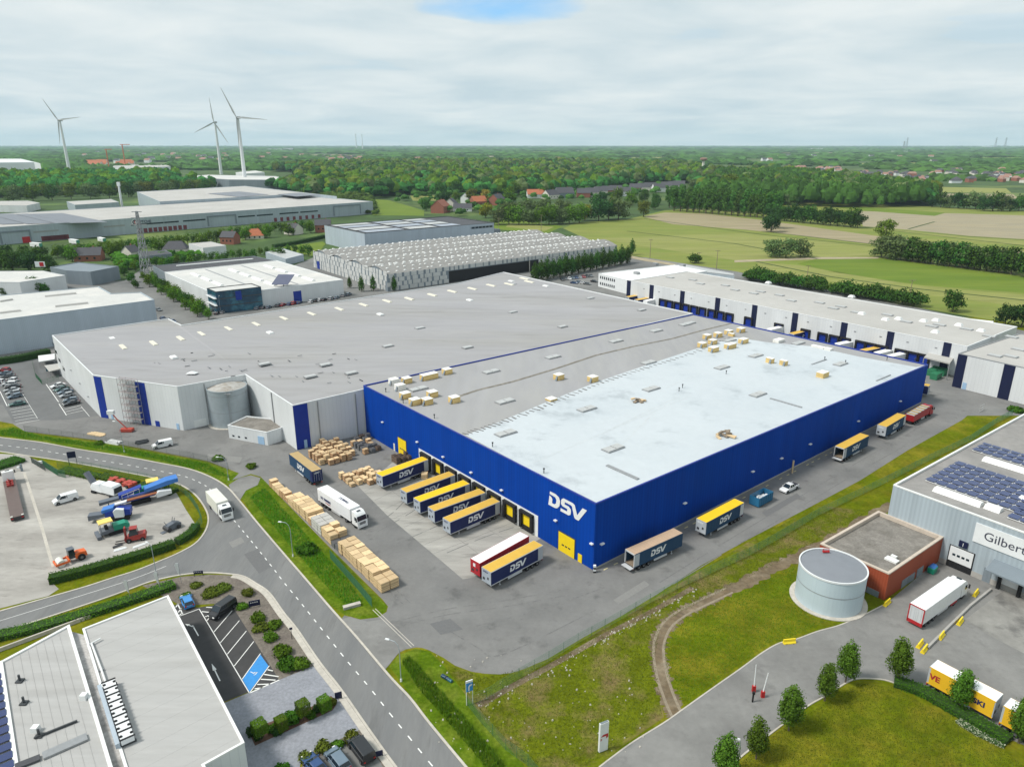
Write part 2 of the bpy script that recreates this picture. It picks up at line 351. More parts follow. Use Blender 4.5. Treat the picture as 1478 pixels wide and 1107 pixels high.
sheet('bare_field', px((1349, 279.5), (1462, 280.5), (1470, 287), (1352, 287)), .06, M['plough'])
sheet('green_field', px((714, 318), (745, 317), (813, 327), (790, 337), (712, 331)), .06, M['green'])
sheet('mown_field', px((735, 322), (800, 328), (786, 334), (730, 328)), .09, M['hay'])
sheet('green_field', px((538, 288), (560, 289), (612, 304), (612, 312), (538, 311)), .06, M['green'])
sheet('mown_field', px((592, 283), (634, 282), (634, 290), (596, 290)), .06, M['hay'])
sheet('green_field', px((408, 357), (466, 349), (470, 352), (456, 371), (430, 366)), .09, M['green'])
sheet('farm_track', px((1060, 376), (1180, 371.5), (1268, 371.5), (1268, 373.5), (1180, 374.5), (1060, 379)), .10, M['track'])
sheet('farm_track', px((892, 366), (940, 375), (985, 383), (985, 386), (930, 377), (890, 369)), .10, M['track'])
for a in (((930,316),(1100,339),(1265,356),(1500,378)), ((905,334),(1060,352),(1180,374)), ((1100,334),(1265,353.5),(1500,374.5)), ((1246,328),(1400,342),(1500,348)), ((1292,334),(1500,357.5)), ((1311,331),(1349,320.5)), ((1092,378),(1200,400),(1330,418),(1500,436))):
    sheet('ditch', [*offset(px(*a), 1.1), *reversed(offset(px(*a), -1.1))], .12, M['ditch'])

# DSV yard, one asphalt sheet that also runs under the halls
yard = px((-40, 560), (-40, 500), (75, 500), (500, 480), (900, 425), (1080, 440), (1500, 560), (1500, 596), (1462, 584), (1445, 586), (1418, 586.5), (1400, 597), (1388, 606.7), (1310, 650), (1242, 693), (1178, 727), (1077, 780), (1012, 816), (947, 858.5), (900, 887), (854, 913), (790, 951), (755, 966), (738, 971), (721, 973), (700, 972), (680, 969), (657, 960.5), (640, 949), (620, 938.5), (610, 935), (601, 934), (585, 937), (574, 943), (563, 958), (556, 966), (513, 920), (492, 894), (497, 888), (520, 894), (545, 891), (558, 883), (560, 875), (552, 865), (470, 784), (385, 697), (376, 688), (362, 684), (335, 693), (345, 683), (300, 665.5), (203, 647), (138, 635), (36.5, 623), (20, 613), (4, 584))
sheet('asphalt_yard', yard, .028, M['asphalt'])
apron = px((512, 697), (540, 690), (575, 660), (640, 655), (775, 760), (792, 770), (690, 832), (668, 836), (640, 812), (560, 745))
sheet('concrete_apron', apron, .036, M['concrete'])
cp = px((-40, 525), (75, 513), (142, 600), (100, 606), (40, 607), (20, 610), (4, 584), (-40, 586))
M['carpark'] = mat('car_park_asphalt', (.135, .138, .14), .9, .08, 1, .12, .1)
sheet('car_park', cp, .034, M['carpark'])
# main road and side street
outer = spline(px((-180, 612), (-60, 624), (0, 632), (57.6, 639), (115, 649.5), (175, 658.7), (230, 669), (272, 677.5), (304, 689.5), (327, 704), (345, 724), (371, 756), (411, 803), (437, 833), (475, 877.5), (513, 920), (560, 976), (590, 1008), (617, 1043), (670, 1107), (740, 1190), (800, 1260)))
inner = spline(px((-180, 636), (-60, 645), (0, 651.5), (37, 657), (92, 665), (143, 674), (196, 684), (230, 691), (260, 699), (281, 712), (295, 729), (302, 746), (299, 764), (285, 783), (260, 798), (230, 811), (196, 824.5), (161, 835.5), (129, 846), (95, 856), (0, 883), (-160, 928)))
low = spline(px((-160, 962), (0, 912), (75, 888), (150, 863), (189, 849), (220, 838), (262, 829), (300, 826), (330, 827.5), (352, 831), (370, 841), (390, 855), (412, 885), (430, 907), (463, 955), (493, 993), (528, 1043), (560, 1088), (580, 1115), (640, 1200), (690, 1275)))
roadpoly = [*outer, *reversed(low), *reversed(inner)]
sheet('main_road', roadpoly, .044, M['road'])
k = MB()
for pts, s_ in ((outer, 1), (inner, -1), (low, -1)): k.strip(offset(pts, .2*s_) if s_ > 0 else offset(pts, -.2), .34, 0, .13)
tag(k.build('kerb', M['kerb']), kind='structure')
k = MB(); k.strip(offset(low[int(len(low)*.42):], -.85), .9, 0, .10); tag(k.build('kerb_strip', M['kerb']), kind='structure')
dash = spline(px((-60, 637), (23, 645), (62, 650.5), (122, 661), (177, 670), (223, 678.5), (262, 686.5), (286, 695.5), (303, 706), (320, 726), (336, 748.7), (359.5, 777), (391, 816), (411, 842), (435, 871), (470, 915), (500, 952.6), (532.7, 991.4), (567, 1035), (593.4, 1067.5), (622, 1102.7), (680, 1172)), 14)
def dashes(mb, pts, on, off, w, z):
    d = 0; cur = []
    for a, b in zip(pts, pts[1:]):
        a, b = xy(a), xy(b); l = (b-a).length; n = max(1, int(l/.12))
        for i in range(n):
            q = a+(b-a)*(i/n); ph = (d+l*i/n) % (on+off)
            if ph < on: cur.append(q)
            elif cur:
                if len(cur) > 2: A, B = offset(cur, w/2), offset(cur, -w/2); mb.face([(p.x, p.y, z) for p in [B[0], B[-1], A[-1], A[0]]])
                cur = []
        d += l
mk = MB(); dashes(mk, dash, 1.15, 1.55, .17, .052)
side = spline(px((0, 896), (90, 868), (185, 838), (240, 817)), 8); A, B = offset(side, .05), offset(side, -.05)
for i in range(len(A)-1): mk.face([(p.x, p.y, .052) for p in (B[i], B[i+1], A[i+1], A[i])])
tag(mk.build('road_markings', M['line']), kind='structure')
sheet('driveway_apron', px((500, 905), (490, 895), (505, 890), (530, 897), (556, 893), (568, 905), (585, 934), (574, 944), (556, 966), (528, 938)), .050, M['accessroad'])
sheet('driveway_apron', px((345, 724), (335, 712), (330, 700), (345, 690), (362, 686), (376, 690), (372, 700), (355, 708)), .050, M['accessroad'])
# gate rail across the yard entrance
g = MB(); a, b = P(538, 880), P(594, 934); g.strip([a, b], .12, 0, .06); g.strip(offset([a, b], .5), .12, 0, .06); tag(g.build('gate_rail', M['kerb']), kind='structure')
# machine yard in pale slabs, with its light drain line
myard = px((37, 657), (0, 655), (-120, 650), (-160, 915), (0, 878), (70, 860), (85, 850), (72, 838), (78, 828), (110, 822), (190, 803), (250, 786), (272, 772), (281, 755), (268, 735), (255, 712), (230, 703), (190, 700), (130, 692), (100, 684), (70, 672))
sheet('slab_yard', myard, .036, M['yardslab'])
sl_ = spline(px((35, 682), (52, 735), (60, 760), (70, 795), (77, 818)), 6); A, B = offset(sl_, .28), offset(sl_, -.28)
mb = MB()
for i in range(len(A)-1): mb.face([(p.x, p.y, .05) for p in (B[i], B[i+1], A[i+1], A[i])])
tag(mb.build('drain_channel', M['kerb']), kind='structure')
# grass strips that are lusher than the lawn
sheet('verge', px((0, 618), (20, 616), (60, 628), (138, 637.5), (203, 649), (300, 667), (345, 684), (338, 694), (330, 699), (304, 687), (272, 675), (230, 667), (175, 656), (115, 647), (57, 637), (0, 629)), .022, M['lush'])
sheet('verge', px((335, 701), (378, 690), (470, 786), (552, 867), (559, 875), (556, 883), (545, 890), (520, 893), (497, 887), (476, 872), (437, 828), (372, 752)), .022, M['lush'])
sheet('verge', px((562, 962), (575, 945), (600, 936), (620, 940), (640, 960), (700, 1040), (770, 1120), (860, 1240), (800, 1255), (672, 1104), (620, 1040)), .022, M['lush'])
sheet('rough_grassland', px((620, 942), (657, 963), (700, 975), (738, 974), (790, 953), (854, 916), (947, 862), (1077, 784), (1180, 730), (1270, 737), (1185, 785), (1120, 825), (1016, 872), (960, 905), (950, 940), (958, 1035), (900, 1075), (840, 1125), (760, 1120), (700, 1045)), .018, M['rough'])
dt = spline(px((1290, 728), (1200, 779), (1120, 818), (1060, 848), (1016, 869), (985, 884.6), (963, 902), (952, 924.7), (951, 949), (957, 980.5), (968, 1011.8), (978, 1034)), 14)
rj = random.Random(4); jag = lambda d: [p+(a-p)*rj.uniform(.55, 1.2) for p, a in zip(dt, offset(dt, d))]
sheet('dirt_track', [*jag(1.55), *reversed(jag(-1.55))], .03, M['dirt'])
for s_ in (-.8, .8):
    o_ = offset(dt[44:], s_); sheet('wheel_rut', [*offset(o_, .22), *reversed(offset(o_, -.22))], .038, mat('rut_earth', (.24, .20, .145), .95, .25, 2, .2, .3, detail=8))
dl = spline(px((690, 1018), (740, 990), (800, 958), (860, 924), (900, 903), (945, 880), (1000, 848)), 5)
sheet('ditch_line', [*offset(dl, .55), *reversed(offset(dl, -.55))], .026, M['dirt'])
# bottom-left plot
sheet('planting_bed', px((205, 845), (262, 832), (300, 829), (330, 830), (350, 834), (368, 843), (390, 858), (412, 888), (430, 910), (461, 957), (402, 983), (335, 876), (330, 870), (262, 874)), .024, M['mulch'])
sheet('bay_asphalt', px((200, 890), (256, 872), (262, 871), (284, 877), (328, 871), (336, 876), (403, 981), (300, 1022), (280, 1010)), .032, M['parkasphalt'])
sheet('block_paving', px((250, 1040), (327, 1013), (403, 981), (462, 957), (492, 995), (530, 1048), (436, 1092), (425, 1140), (300, 1180)), .034, M['paver'])
sheet('parking_slab', px((436, 1094), (500, 1062), (540, 1045), (580, 1115), (600, 1180), (440, 1200)), .030, M['mulch'])
sheet('parking_slab', px((425, 1112), (470, 1088), (512, 1068), (548, 1098), (580, 1160), (430, 1200)), .036, M['industrial'])
mk = MB()
def seg(mb, a, b, w=.14, z=.045):
    a, b = P(*a), P(*b); A, B = offset([a, b], w/2), offset([a, b], -w/2); mb.face([(p.x, p.y, z) for p in (B[0], B[1], A[1], A[0])])
z3 = lambda x, y: (250+x/3.997, 830+y/3.997)
seg(mk, z3(150, 195), z3(440, 680)); seg(mk, z3(40, 235), z3(150, 195))
for a, b in (((235,328),(340,205)), ((272,390),(382,262)), ((312,456),(422,322)), ((352,524),(465,382)), ((398,600),(503,452)), ((440,680),(555,522))): seg(mk, z3(*a), z3(*b))
for a, b in (((190,185),(245,188)), ((165,210),(222,215)), ((185,238),(215,240)), ((195,262),(218,235)), ((250,160),(280,166)), ((290,165),(308,148)), ((15,185),(30,165)), ((30,215),(45,190)), ((5,220),(22,205)), ((35,232),(55,215)), ((25,165),(55,225)), ((470,655),(520,648)), ((485,630),(560,628)), ((505,600),(590,605)), ((525,572),(608,585)), ((545,545),(575,552)), ((440,680),(612,604))): seg(mk, z3(*a), z3(*b), .2)
def arrow(mb, tail, tip, w=.18, bend=None):
    a, b = P(*tail), P(*tip); d = (b-a).normalized(); n = Vector((-d.y, d.x, 0)); L_ = (b-a).length; z = Vector((0, 0, .045)); h = a+d*(L_*.62)
    mb.face([p+z for p in (a-n*w/2, h-n*w/2, h+n*w/2, a+n*w/2)]); mb.face([p+z for p in (h-n*w*1.6, b, h+n*w*1.6)])
arrow(mk, z3(270, 610), z3(222, 510)); seg(mk, z3(146, 350), z3(112, 290), .18); arrow(mk, z3(122, 300), z3(70, 282))
tag(mk.build('parking_markings', M['line']), kind='structure')
sheet('disabled_bay', px(*[z3(*p) for p in ((400,602),(503,458),(550,524),(440,672))]), .040, M['bluepaint'])
mk = MB(); c = P(*z3(468, 568)); t = R(60)
def wp(u, v): return (c.x + u*math.cos(t)-v*math.sin(t), c.y + u*math.sin(t)+v*math.cos(t), .046)
ringp = [(.34*math.cos(a), .34*math.sin(a)) for a in np.linspace(-2.6, 1.2, 14)]
for (a0, b0), (a1, b1) in zip(ringp, ringp[1:]): mk.face([wp(a0, b0), wp(a1, b1), wp(a1*.68, b1*.68), wp(a0*.68, b0*.68)])
mk.face([wp(-.06, 0), wp(.06, 0), wp(.06, .62), wp(-.06, .62)]); mk.face([wp(-.06, 0), wp(.35, 0), wp(.35, .1), wp(-.06, .1)]); mk.face([wp(.27, 0), wp(.35, 0), wp(.47, -.32), wp(.39, -.32)])
mk.face([wp(.09*math.cos(a), .74+.09*math.sin(a)) for a in np.linspace(0, 6, 10)])
tag(mk.build('wheelchair_symbol', M['line']), kind='structure')
# bottom-right access road and its concrete
acc = [*spline(px((840, 1130), (864.5, 1107), (910, 1073), (958, 1043), (985, 1024), (1030, 992), (1070, 964), (1100, 942), (1125, 928), (1150, 922), (1180, 911), (1212, 902), (1245, 888), (1275, 873)), 4), *px((1283, 868), (1345, 815), (1362, 806), (1500, 870), (1500, 1085), (1461, 1068), (1400, 1036), (1330, 1002)), *spline(px((1300, 988), (1285, 983), (1260, 979), (1238, 979), (1222, 984), (1192, 1003), (1164, 1019), (1135, 1038), (1114, 1056), (1090, 1074), (1068, 1092), (1050, 1112), (1030, 1140)), 4)]
sheet('access_road', acc, .040, M['accessroad'])
k = MB(); k.strip(offset(spline(px((1050, 1112), (1068, 1092), (1114, 1056), (1164, 1019), (1192, 1003), (1222, 984), (1238, 979), (1260, 979), (1285, 983), (1330, 1002), (1400, 1036), (1461, 1068))), -.1), .22, 0, .12)
k.strip(spline(px((864.5, 1107), (910, 1073), (958, 1043), (985, 1024), (1030, 992), (1070, 964), (1100, 942), (1125, 928), (1150, 922), (1180, 911), (1212, 902), (1245, 888), (1275, 873))), .2, 0, .07)
tag(k.build('kerb', M['kerb']), kind='structure')
sheet('loading_apron', px((1392, 895), (1440, 858), (1470, 840), (1520, 860), (1520, 960), (1478, 943), (1430, 918)), .048, M['wetconcrete'])
# parking lines on the car park left of the hall
z5 = lambda x, y: (x/9.225, 500+y/9.225)
mk = MB(); seg(mk, z5(0, 600), z5(95, 795), .2, .042); seg(mk, z5(615, 505), z5(780, 740), .2, .042); seg(mk, z5(785, 765), z5(885, 918), .2, .042); seg(mk, z5(1080, 800), z5(1190, 930), .12, .042)
for i in range(6): seg(mk, z5(130+i*18, 842+i*38), z5(400+i*25, 795+i*37), .16, .042)
for i in range(3): seg(mk, z5(855+i*20, 842+i*30), z5(1075+i*28, 785+i*32), .16, .042)
seg(mk, z5(300, 630), z5(500, 960), .1, .042)
tag(mk.build('car_park_markings', M['line']), kind='structure')
# skid arcs and repair seams in the big yard
mk = MB(); rt = M['rut'] = mat('tyre_marks', (.155, .154, .152), .9, .3, 1.5)
for pts in (((640, 905), (690, 935), (712, 947), (760, 930), (860, 880)), ((520, 760), (560, 745), (585, 722)), ((960, 850), (1100, 765), (1250, 675), (1340, 625)), ((940, 848), (1080, 762), (1230, 672), (1330, 615)), ((560, 900), (640, 880), (720, 868), (820, 850)), ((566, 906), (646, 887), (726, 876), (824, 858)), ((430, 700), (500, 790), (590, 880)), ((440, 698), (510, 788), (600, 878)), ((540, 770), (600, 735), (640, 700)), ((560, 790), (640, 755), (690, 730)), ((680, 905), (780, 880), (880, 845)), ((640, 800), (700, 775), (745, 760)), ((60, 600), (200, 632), (330, 668))):
    q = spline(px(*pts), 8)
    A, B = offset(q, .11), offset(q, -.11)
    for i in range(len(A)-1): rt_k = (i*7) % 5 and mk.face([(p.x, p.y, .041) for p in (B[i], B[i+1], A[i+1], A[i])])
tag(mk.build('tyre_marks', rt), kind='structure')

# joints of the dock slabs, repair patches on road and yard
mk = MB()
for k in range(1, 9):
    f = k/9; a, b = P(512+(640-512)*f*1.0, 697+(812-697)*f), P(575+(775-575)*f, 660+(760-660)*f); A, B = offset([a, b], .035), offset([a, b], -.035); mk.face([(p.x, p.y, .040) for p in (B[0], B[1], A[1], A[0])])
for f in (.33, .66):
    a, b = P(512+(575-512)*f, 697+(660-697)*f), P(668+(785-668)*f, 833+(765-833)*f); A, B = offset([a, b], .03), offset([a, b], -.03); mk.face([(p.x, p.y, .040) for p in (B[0], B[1], A[1], A[0])])
tag(mk.build('slab_joint', M['rut']), kind='structure')
for i, q in enumerate((((352,800),(372,792),(392,818),(374,828)), ((330,783),(348,775),(353,782),(336,791)), ((620,900),(650,893),(668,908),(636,916)), ((885,866),(930,838),(938,844),(893,872)), ((1100,740),(1150,712),(1156,717),(1106,746)), ((300,655),(350,660),(346,668),(298,662)))):
    sheet('repair_patch', px(*q), .048, mat('patch_asphalt', (.135, .136, .138), .9, .08, 2) if i % 2 == 0 else mat('pale_patch', (.21, .208, .20), .9, .08, 2))

FARF = [((1225,236),(1330,235),(1345,238.5),(1240,239.5)), ((1380,228),(1478,227),(1500,231),(1390,232)), ((640,226),(720,225.5),(735,228),(650,228.5)), ((880,228),(960,227),(975,230),(890,231)), ((1060,234),(1120,233),(1126,236.5),(1066,238)), ((430,224),(500,223.5),(510,226),(440,226.5)), ((200,222),(280,221.5),(285,224),(205,224.5)), ((760,219),(860,218.5),(868,220.5),(770,221)), ((1100,221),(1220,220.5),(1230,222.5),(1110,223))]
for i, q in enumerate(FARF): sheet('field', px(*q), .2, M[('hay', 'green', 'plough')[i % 3]])
# ------------------------------------------------------------------ buildings
M['blue_wall'] = stripes('blue_sheet', (.002, .046, .31), (.002, .041, .278), .9, .5, var=.07, vary=1.0, rough=.6, spec=.04)
M['white_wall'] = stripes('white_sheet', (.62, .64, .65), (.57, .59, .605), 1.1, .12, var=.04, vary=5.5, rough=.5)
M['grey_wall'] = stripes('grey_sheet', (.36, .42, .46), (.33, .385, .425), .8, .5, var=.05, vary=1.0, rough=.5)
M['blueish_wall'] = stripes('pale_blue_sheet', (.40, .46, .52), (.37, .43, .49), .6, .5, var=.03, vary=1.2, rough=.5)
M['slate_wall'] = stripes('slate_sheet', (.20, .235, .265), (.185, .22, .25), .8, .5, var=.04, vary=2, rough=.5)
M['blue_trim'] = mat('blue_trim', (.006, .03, .26), .45, .1, .4)
M['navy'] = mat('navy_trim', (.008, .012, .045), .5, .1, .4)
M['white'] = mat('white_paint', (.68, .70, .71), .5, .06, .6)
M['roof_grey'] = mat('grey_membrane', (.315, .313, .325), .9, .05, .25, .10, .03, col2=(.27, .265, .255), mix=(.42, .7), detail=8, stretch=(.25, 1.3, 1, -.66), stain=(.12, .12))
M['roof_grey2'] = mat('ribbed_membrane', (.315, .315, .325), .9, .05, .4, .10, .05, col2=(.29, .288, .28), mix=(.42, .7), detail=8, stretch=(1.6, .25, 1, -.66))
M['roof_white'] = mat('new_white_membrane', (.49, .53, .56), .6, .035, .5, .035, .05, col2=(.42, .465, .50), mix=(.45, .75), detail=8, stain=(.10, .2))
M['roof_pale'] = mat('pale_membrane', (.43, .42, .40), .8, .06, .4, .08, .05, col2=(.36, .35, .33), mix=(.45, .7), detail=8)
M['roof_wh'] = mat('whitish_membrane', (.52, .52, .505), .8, .05, .4, .06, .05, col2=(.58, .56, .53), mix=(.5, .72), detail=8)
M['roof_dark'] = mat('dark_membrane', (.07, .072, .08), .8, .12, .5, .1, .05)
M['roof_gravel'] = mat('gravel_roof', (.22, .205, .185), .95, .25, 3, .2, .3, bump=.3, bscale=10, col2=(.13, .12, .105), mix=(.4, .7), detail=9)
M['steel'] = mat('galvanised_steel', (.36, .41, .44), .45, .07, .6, .06, .2, metal=.35)
M['darksteel'] = mat('dark_steel', (.05, .055, .06), .5, .15, 2)
M['black'] = mat('black_rubber', (.015, .015, .017), .75, .15, 3)
M['glass'] = mat('dark_glass', (.012, .022, .032), .12, .1, .5, spec=.6)
M['bglass'] = mat('blue_glass', (.012, .055, .10), .12, .3, .25, .3, .2, spec=.6, col2=(.03, .12, .17), mix=(.5, .6))
M['yellow'] = mat('yellow_door', (.80, .58, .012), .5, .06, 1)
M['pv'] = stripes('solar_cells', (.035, .045, .13), (.028, .04, .115), 1.0, .92, rough=.25, spec=.5)
M['dome'] = mat('rooflight_plastic', (.72, .73, .72), .4, .08, 1)
M['domegrey'] = mat('rooflight_grey', (.42, .43, .43), .4, .1, 1)
M['ivory'] = mat('ivory_rooflight', (.66, .63, .53), .5, .08, 1)
M['frame'] = mat('aluminium_frame', (.30, .31, .32), .45, .1, 2, metal=.3)
M['orange_wall'] = stripes('rust_red_wall', (.30, .065, .028), (.27, .055, .024), .5, .5, var=.05, vary=2, rough=.6)
M['timber'] = mat('pale_timber', (.60, .45, .27), .8, .14, 2.2, .12, .4)
M['concrete_dark'] = mat('bare_concrete', (.36, .35, .33), .85, .12, .8)
M['wood'] = mat('weathered_wood', (.24, .19, .14), .9, .2, 2)
M['red'] = mat('red_paint', (.42, .02, .025), .45, .1, 1)
M['slate'] = mat('slate_tiles', (.075, .075, .085), .8, .15, 1)
M['tiles'] = mat('clay_tiles', (.38, .13, .065), .85, .18, 1)
M['brick'] = mat('house_brick', (.28, .11, .075), .9, .15, 1.5)
M['render'] = mat('house_render', (.62, .59, .53), .85, .06, .6)

def inset(poly, d):
    n = len(poly); out = []
    for i in range(n):
        a, b, c = (Vector(poly[k % n][:2]) for k in (i-1, i, i+1))
        e1, e2 = (b-a).normalized(), (c-b).normalized(); n1, n2 = Vector((-e1.y, e1.x)), Vector((-e2.y, e2.x))
        k = n1+n2; den = 1+n1.dot(n2); out.append(b + k*(d/den if den > .15 else d))
    return out
def hall(name, label, cat, plan, h, wall, roof, par=.5, cap=None, rim=.35, group=None):
    """flat roofed building: outer skin with parapet, coping and a roof deck set lower; h is one height or one per corner"""
    n = len(plan); zs = list(h) if isinstance(h, (list, tuple)) else [h]*n
    if ccw(plan) is not plan: plan = list(reversed(plan)); zs = list(reversed(zs))
    c = sum((Vector((p[0], p[1], 0)) for p in plan), Vector())/n
    t = thing(name, label, cat, c, group); mb = MB(); mb.prism(plan, 0, zs, cap=False)
    w = mb.build('wall', wall, t)
    ip = inset(plan, rim); cp = MB()
    for i in range(n):
        j = (i+1) % n; a, b, ia, ib = plan[i], plan[j], ip[i], ip[j]
        cp.face([(a[0],a[1],zs[i]+.02),(b[0],b[1],zs[j]+.02),(ib[0],ib[1],zs[j]+.02),(ia[0],ia[1],zs[i]+.02)])
        cp.face([(ib[0],ib[1],zs[j]-par),(ia[0],ia[1],zs[i]-par),(ia[0],ia[1],zs[i]+.02),(ib[0],ib[1],zs[j]+.02)])
        e = (Vector(b[:2])-Vector(a[:2])).normalized()*.04; o = Vector((e.y, -e.x))
        cp.face([(a[0]+o.x,a[1]+o.y,zs[i]-.22),(b[0]+o.x,b[1]+o.y,zs[j]-.22),(b[0]+o.x,b[1]+o.y,zs[j]+.02),(a[0]+o.x,a[1]+o.y,zs[i]+.02)])
        cp.face([(a[0]+o.x,a[1]+o.y,zs[i]+.02),(b[0]+o.x,b[1]+o.y,zs[j]+.02),(b[0],b[1],zs[j]+.02),(a[0],a[1],zs[i]+.02)])
    cp.build('parapet', cap or wall, t)
    r = MB(); r.face([(p.x, p.y, zs[i]-par) for i, p in enumerate(ip)]); ro = r.build('roof', roof, t)
    bm = bmesh.new(); bm.from_mesh(ro.data); bmesh.ops.triangulate(bm, faces=bm.faces[:], ngon_method='EAR_CLIP'); bm.to_mesh(ro.data); bm.free()
    return t
def onwall(mb, a, b, u0, u1, z0, z1, out=.06, back=0):
    """slab on the outside of wall a->b (outside lies to the right of the direction of travel)"""
    e = Vector((b.x-a.x, b.y-a.y, 0)).normalized(); nrm = Vector((e.y, -e.x, 0)); a = xy(a)
    q = lambda u, z, o: a+e*u+nrm*o+Vector((0, 0, z)); o0 = -back
    f = [q(u0,z0,out), q(u1,z0,out), q(u1,z1,out), q(u0,z1,out)]; g = [q(u0,z0,o0), q(u1,z0,o0), q(u1,z1,o0), q(u0,z1,o0)]
    mb.face(f, [(u0,z0),(u1,z0),(u1,z1),(u0,z1)]); mb.face([g[0],f[0],f[3],g[3]]); mb.face([f[1],g[1],g[2],f[2]]); mb.face([f[3],f[2],g[2],g[3]]); mb.face([g[0],g[1],f[1],f[0]])
    return mb
def wq(a, b, p0, p1):
    """rectangle on wall a->b seen between two opposite picture corners -> u0,u1,z0,z1"""
    u0, z0 = W(*p0, a, b); u1, z1 = W(*p1, a, b); return min(u0,u1), max(u0,u1), max(.02, min(z0,z1)), max(z0,z1)
def planez(p0, p1, p2):
    n = (p1-p0).cross(p2-p0); return lambda x, y: p0.z-(n.x*(x-p0.x)+n.y*(y-p0.y))/n.z
def Pz(x, y, zf):
    z = 13.
    for _ in range(12): q = P(x, y, z); z = zf(q.x, q.y)
    return P(x, y, z)
def obox(mb, c, e, l, w, h, lift=0, top=(1, 1)):
    return mb.box((c.x, c.y, c.z+h/2+lift), (l, w, h), math.atan2(e.y, e.x), top)

# ---- the blue warehouse
A = P(524.3, 556, 14.55); B = P(860, 727, 14.3); C = P(1340, 526, 12.75); D = Vector((A.x+C.x-B.x, A.y+C.y-B.y, 13.0))
ef = (xy(B)-xy(A)).normalized(); er = (xy(C)-xy(B)).normalized(); lf = (xy(B)-xy(A)).length; lr = (xy(C)-xy(B)).length
bl = hall('warehouse', 'large warehouse with deep blue ribbed walls, half its flat roof covered in new white membrane', 'warehouse', [A, B, C, D], [A.z, B.z, C.z, D.z], M['blue_wall'], M['roof_grey2'], par=.35, cap=M['blue_trim'], rim=.3)
zb0 = planez(A, B, C); zb = lambda x, y: zb0(x, y)-.35
def rp(x, y, lift=0): q = Pz(x, y, zb); return Vector((q.x, q.y, q.z+lift))
r = MB(); wl = [(672,628),(730,605),(790,580),(860,552),(930,528),(1000,505),(1060,487),(1110,494.5),(1172,500),(1240,515),(1322,530),(1336,528),(1240,569),(1100,627),(861,725.5),(760,675)]
wl = [rp(*p, .03) for p in wl]; r.face([tuple(p) for p in wl]); o = r.build('roof_membrane', M['roof_white'], bl)
bm = bmesh.new(); bm.from_mesh(o.data); bmesh.ops.triangulate(bm, faces=bm.faces[:], ngon_method='EAR_CLIP'); bmesh.ops.recalc_face_normals(bm, faces=bm.faces[:]); bm.to_mesh(o.data); bm.free()
# torn seam of old strips along the white edge
rr = random.Random(3); torn = mat('torn_membrane', (.17, .17, .168), .9, .3, 2)
for k in range(62):
    t = k/61; x = 672+(1060-672)*t; y = 628-141*t+(4 if 0 < t < .9 else 0)*math.sin(t*9)*.6
    r = MB(); obox(r, rp(x, y-1.5, .05), (er*.35+ef).normalized() if rr.random() < .6 else ef, rr.uniform(.8, 2.6), rr.uniform(.2, .5), .05); r.build('membrane_strip', torn, bl)
# dirty gutter line down the middle of the grey half
r = MB(); q = [rp(x, y, .04) for x, y in ((648,577),(690,563),(740,551),(800,533),(860,513),(915,500),(970,489),(1010,478),(1055,467))]
for w_, mm, dz in ((1.0, mat('gutter_dirt', (.19, .175, .15), .95, .4, 1.0, .4, .3, detail=9), 0),):
    a_, b_ = offset(q, w_/2), offset(q, -w_/2)
    for i in range(len(q)-1): r.face([(p.x, p.y, q[min(i+k_, len(q)-1)].z+dz) for p, k_ in ((b_[i], 0), (b_[i+1], 1), (a_[i+1], 1), (a_[i], 0))])
r.build('gutter', mm, bl)
r = MB()   # faint weld seams on the new membrane
for (x0, y0), (x1, y1) in (((672,628),(860,727)), ((1060,487),(1240,569)), ((960,560),(1010,540)), ((880,620),(985,570)), ((770,668),(1000,570)), ((900,640),(940,600))):
    r = MB(); a, b = rp(x0, y0, .05), rp(x1, y1, .05)
    if (x0, y0) in ((672,628), (1060,487)): continue
    n_ = 16; pts = [a+(b-a)*(i/n_)+er*rr.uniform(-.5, .5) for i in range(n_+1)]
    L1, L2 = offset(pts, .07), offset(pts, -.07)
    for i in range(n_): r.face([(p.x, p.y, pts[i+k_].z) for p, k_ in ((L2[i],0),(L2[i+1],1),(L1[i+1],1),(L1[i],0))])
    r.build('membrane_seam', mat('seam_grey', (.50, .53, .54), .8, .2, 1), bl)
def rooflight(parent, q, e, l=5.2, w=2.5, glass='domegrey', bars=2, h=.28):
    mb = MB(); obox(mb, q, e, l, w, h); f = mb.build('rooflight', M['frame'], parent)
    g = MB(); n_ = Vector((-e.y, e.x, 0))
    for i in range(bars):
        cc = q + e*((i+.5)/bars-.5)*l; obox(g, cc, e, l/bars-.35, w-.4, .16, h)
    g.build('pane', M[glass], f); return f
for x, y in ((730,626),(604,562),(709,537),(729,580),(798,516),(847,591),(889,493),(936,524),(885,648),(940,562),(1042,531),(1094,570),(1091,514),(947,478),(989,469),(1213,526),(1045,535) if 0 else (1053,492),(1152,496),(877,689) if 0 else (995,467)):
    rooflight(bl, rp(x, y), er)
mb = MB()
for x, y, ee, l, w in ((898, 682, ef, 8.5, .8), (1134, 582, ef, 9, .6), (1182, 523, er, 9, .4), (1275, 546, er, 9, .35)):
    mb = MB(); obox(mb, rp(x, y), ee, l, w, .25); mb.build('roof_duct', M['frame'], bl)
for x, y in ((557,566),(582,582),(627,604),(711,645),(785,683),(1048,540),(1190,520),(1220,525),(1280,520),(1320,522),(985,560),(980,565)):
    m_ = MB(); q = rp(x, y); m_.tube(q, q+Vector((0,0,1.0)), .1); m_.tube(q+Vector((0,0,.9)), q+Vector((0,0,1.15)), .2); m_.build('roof_vent', M['darksteel'], bl)
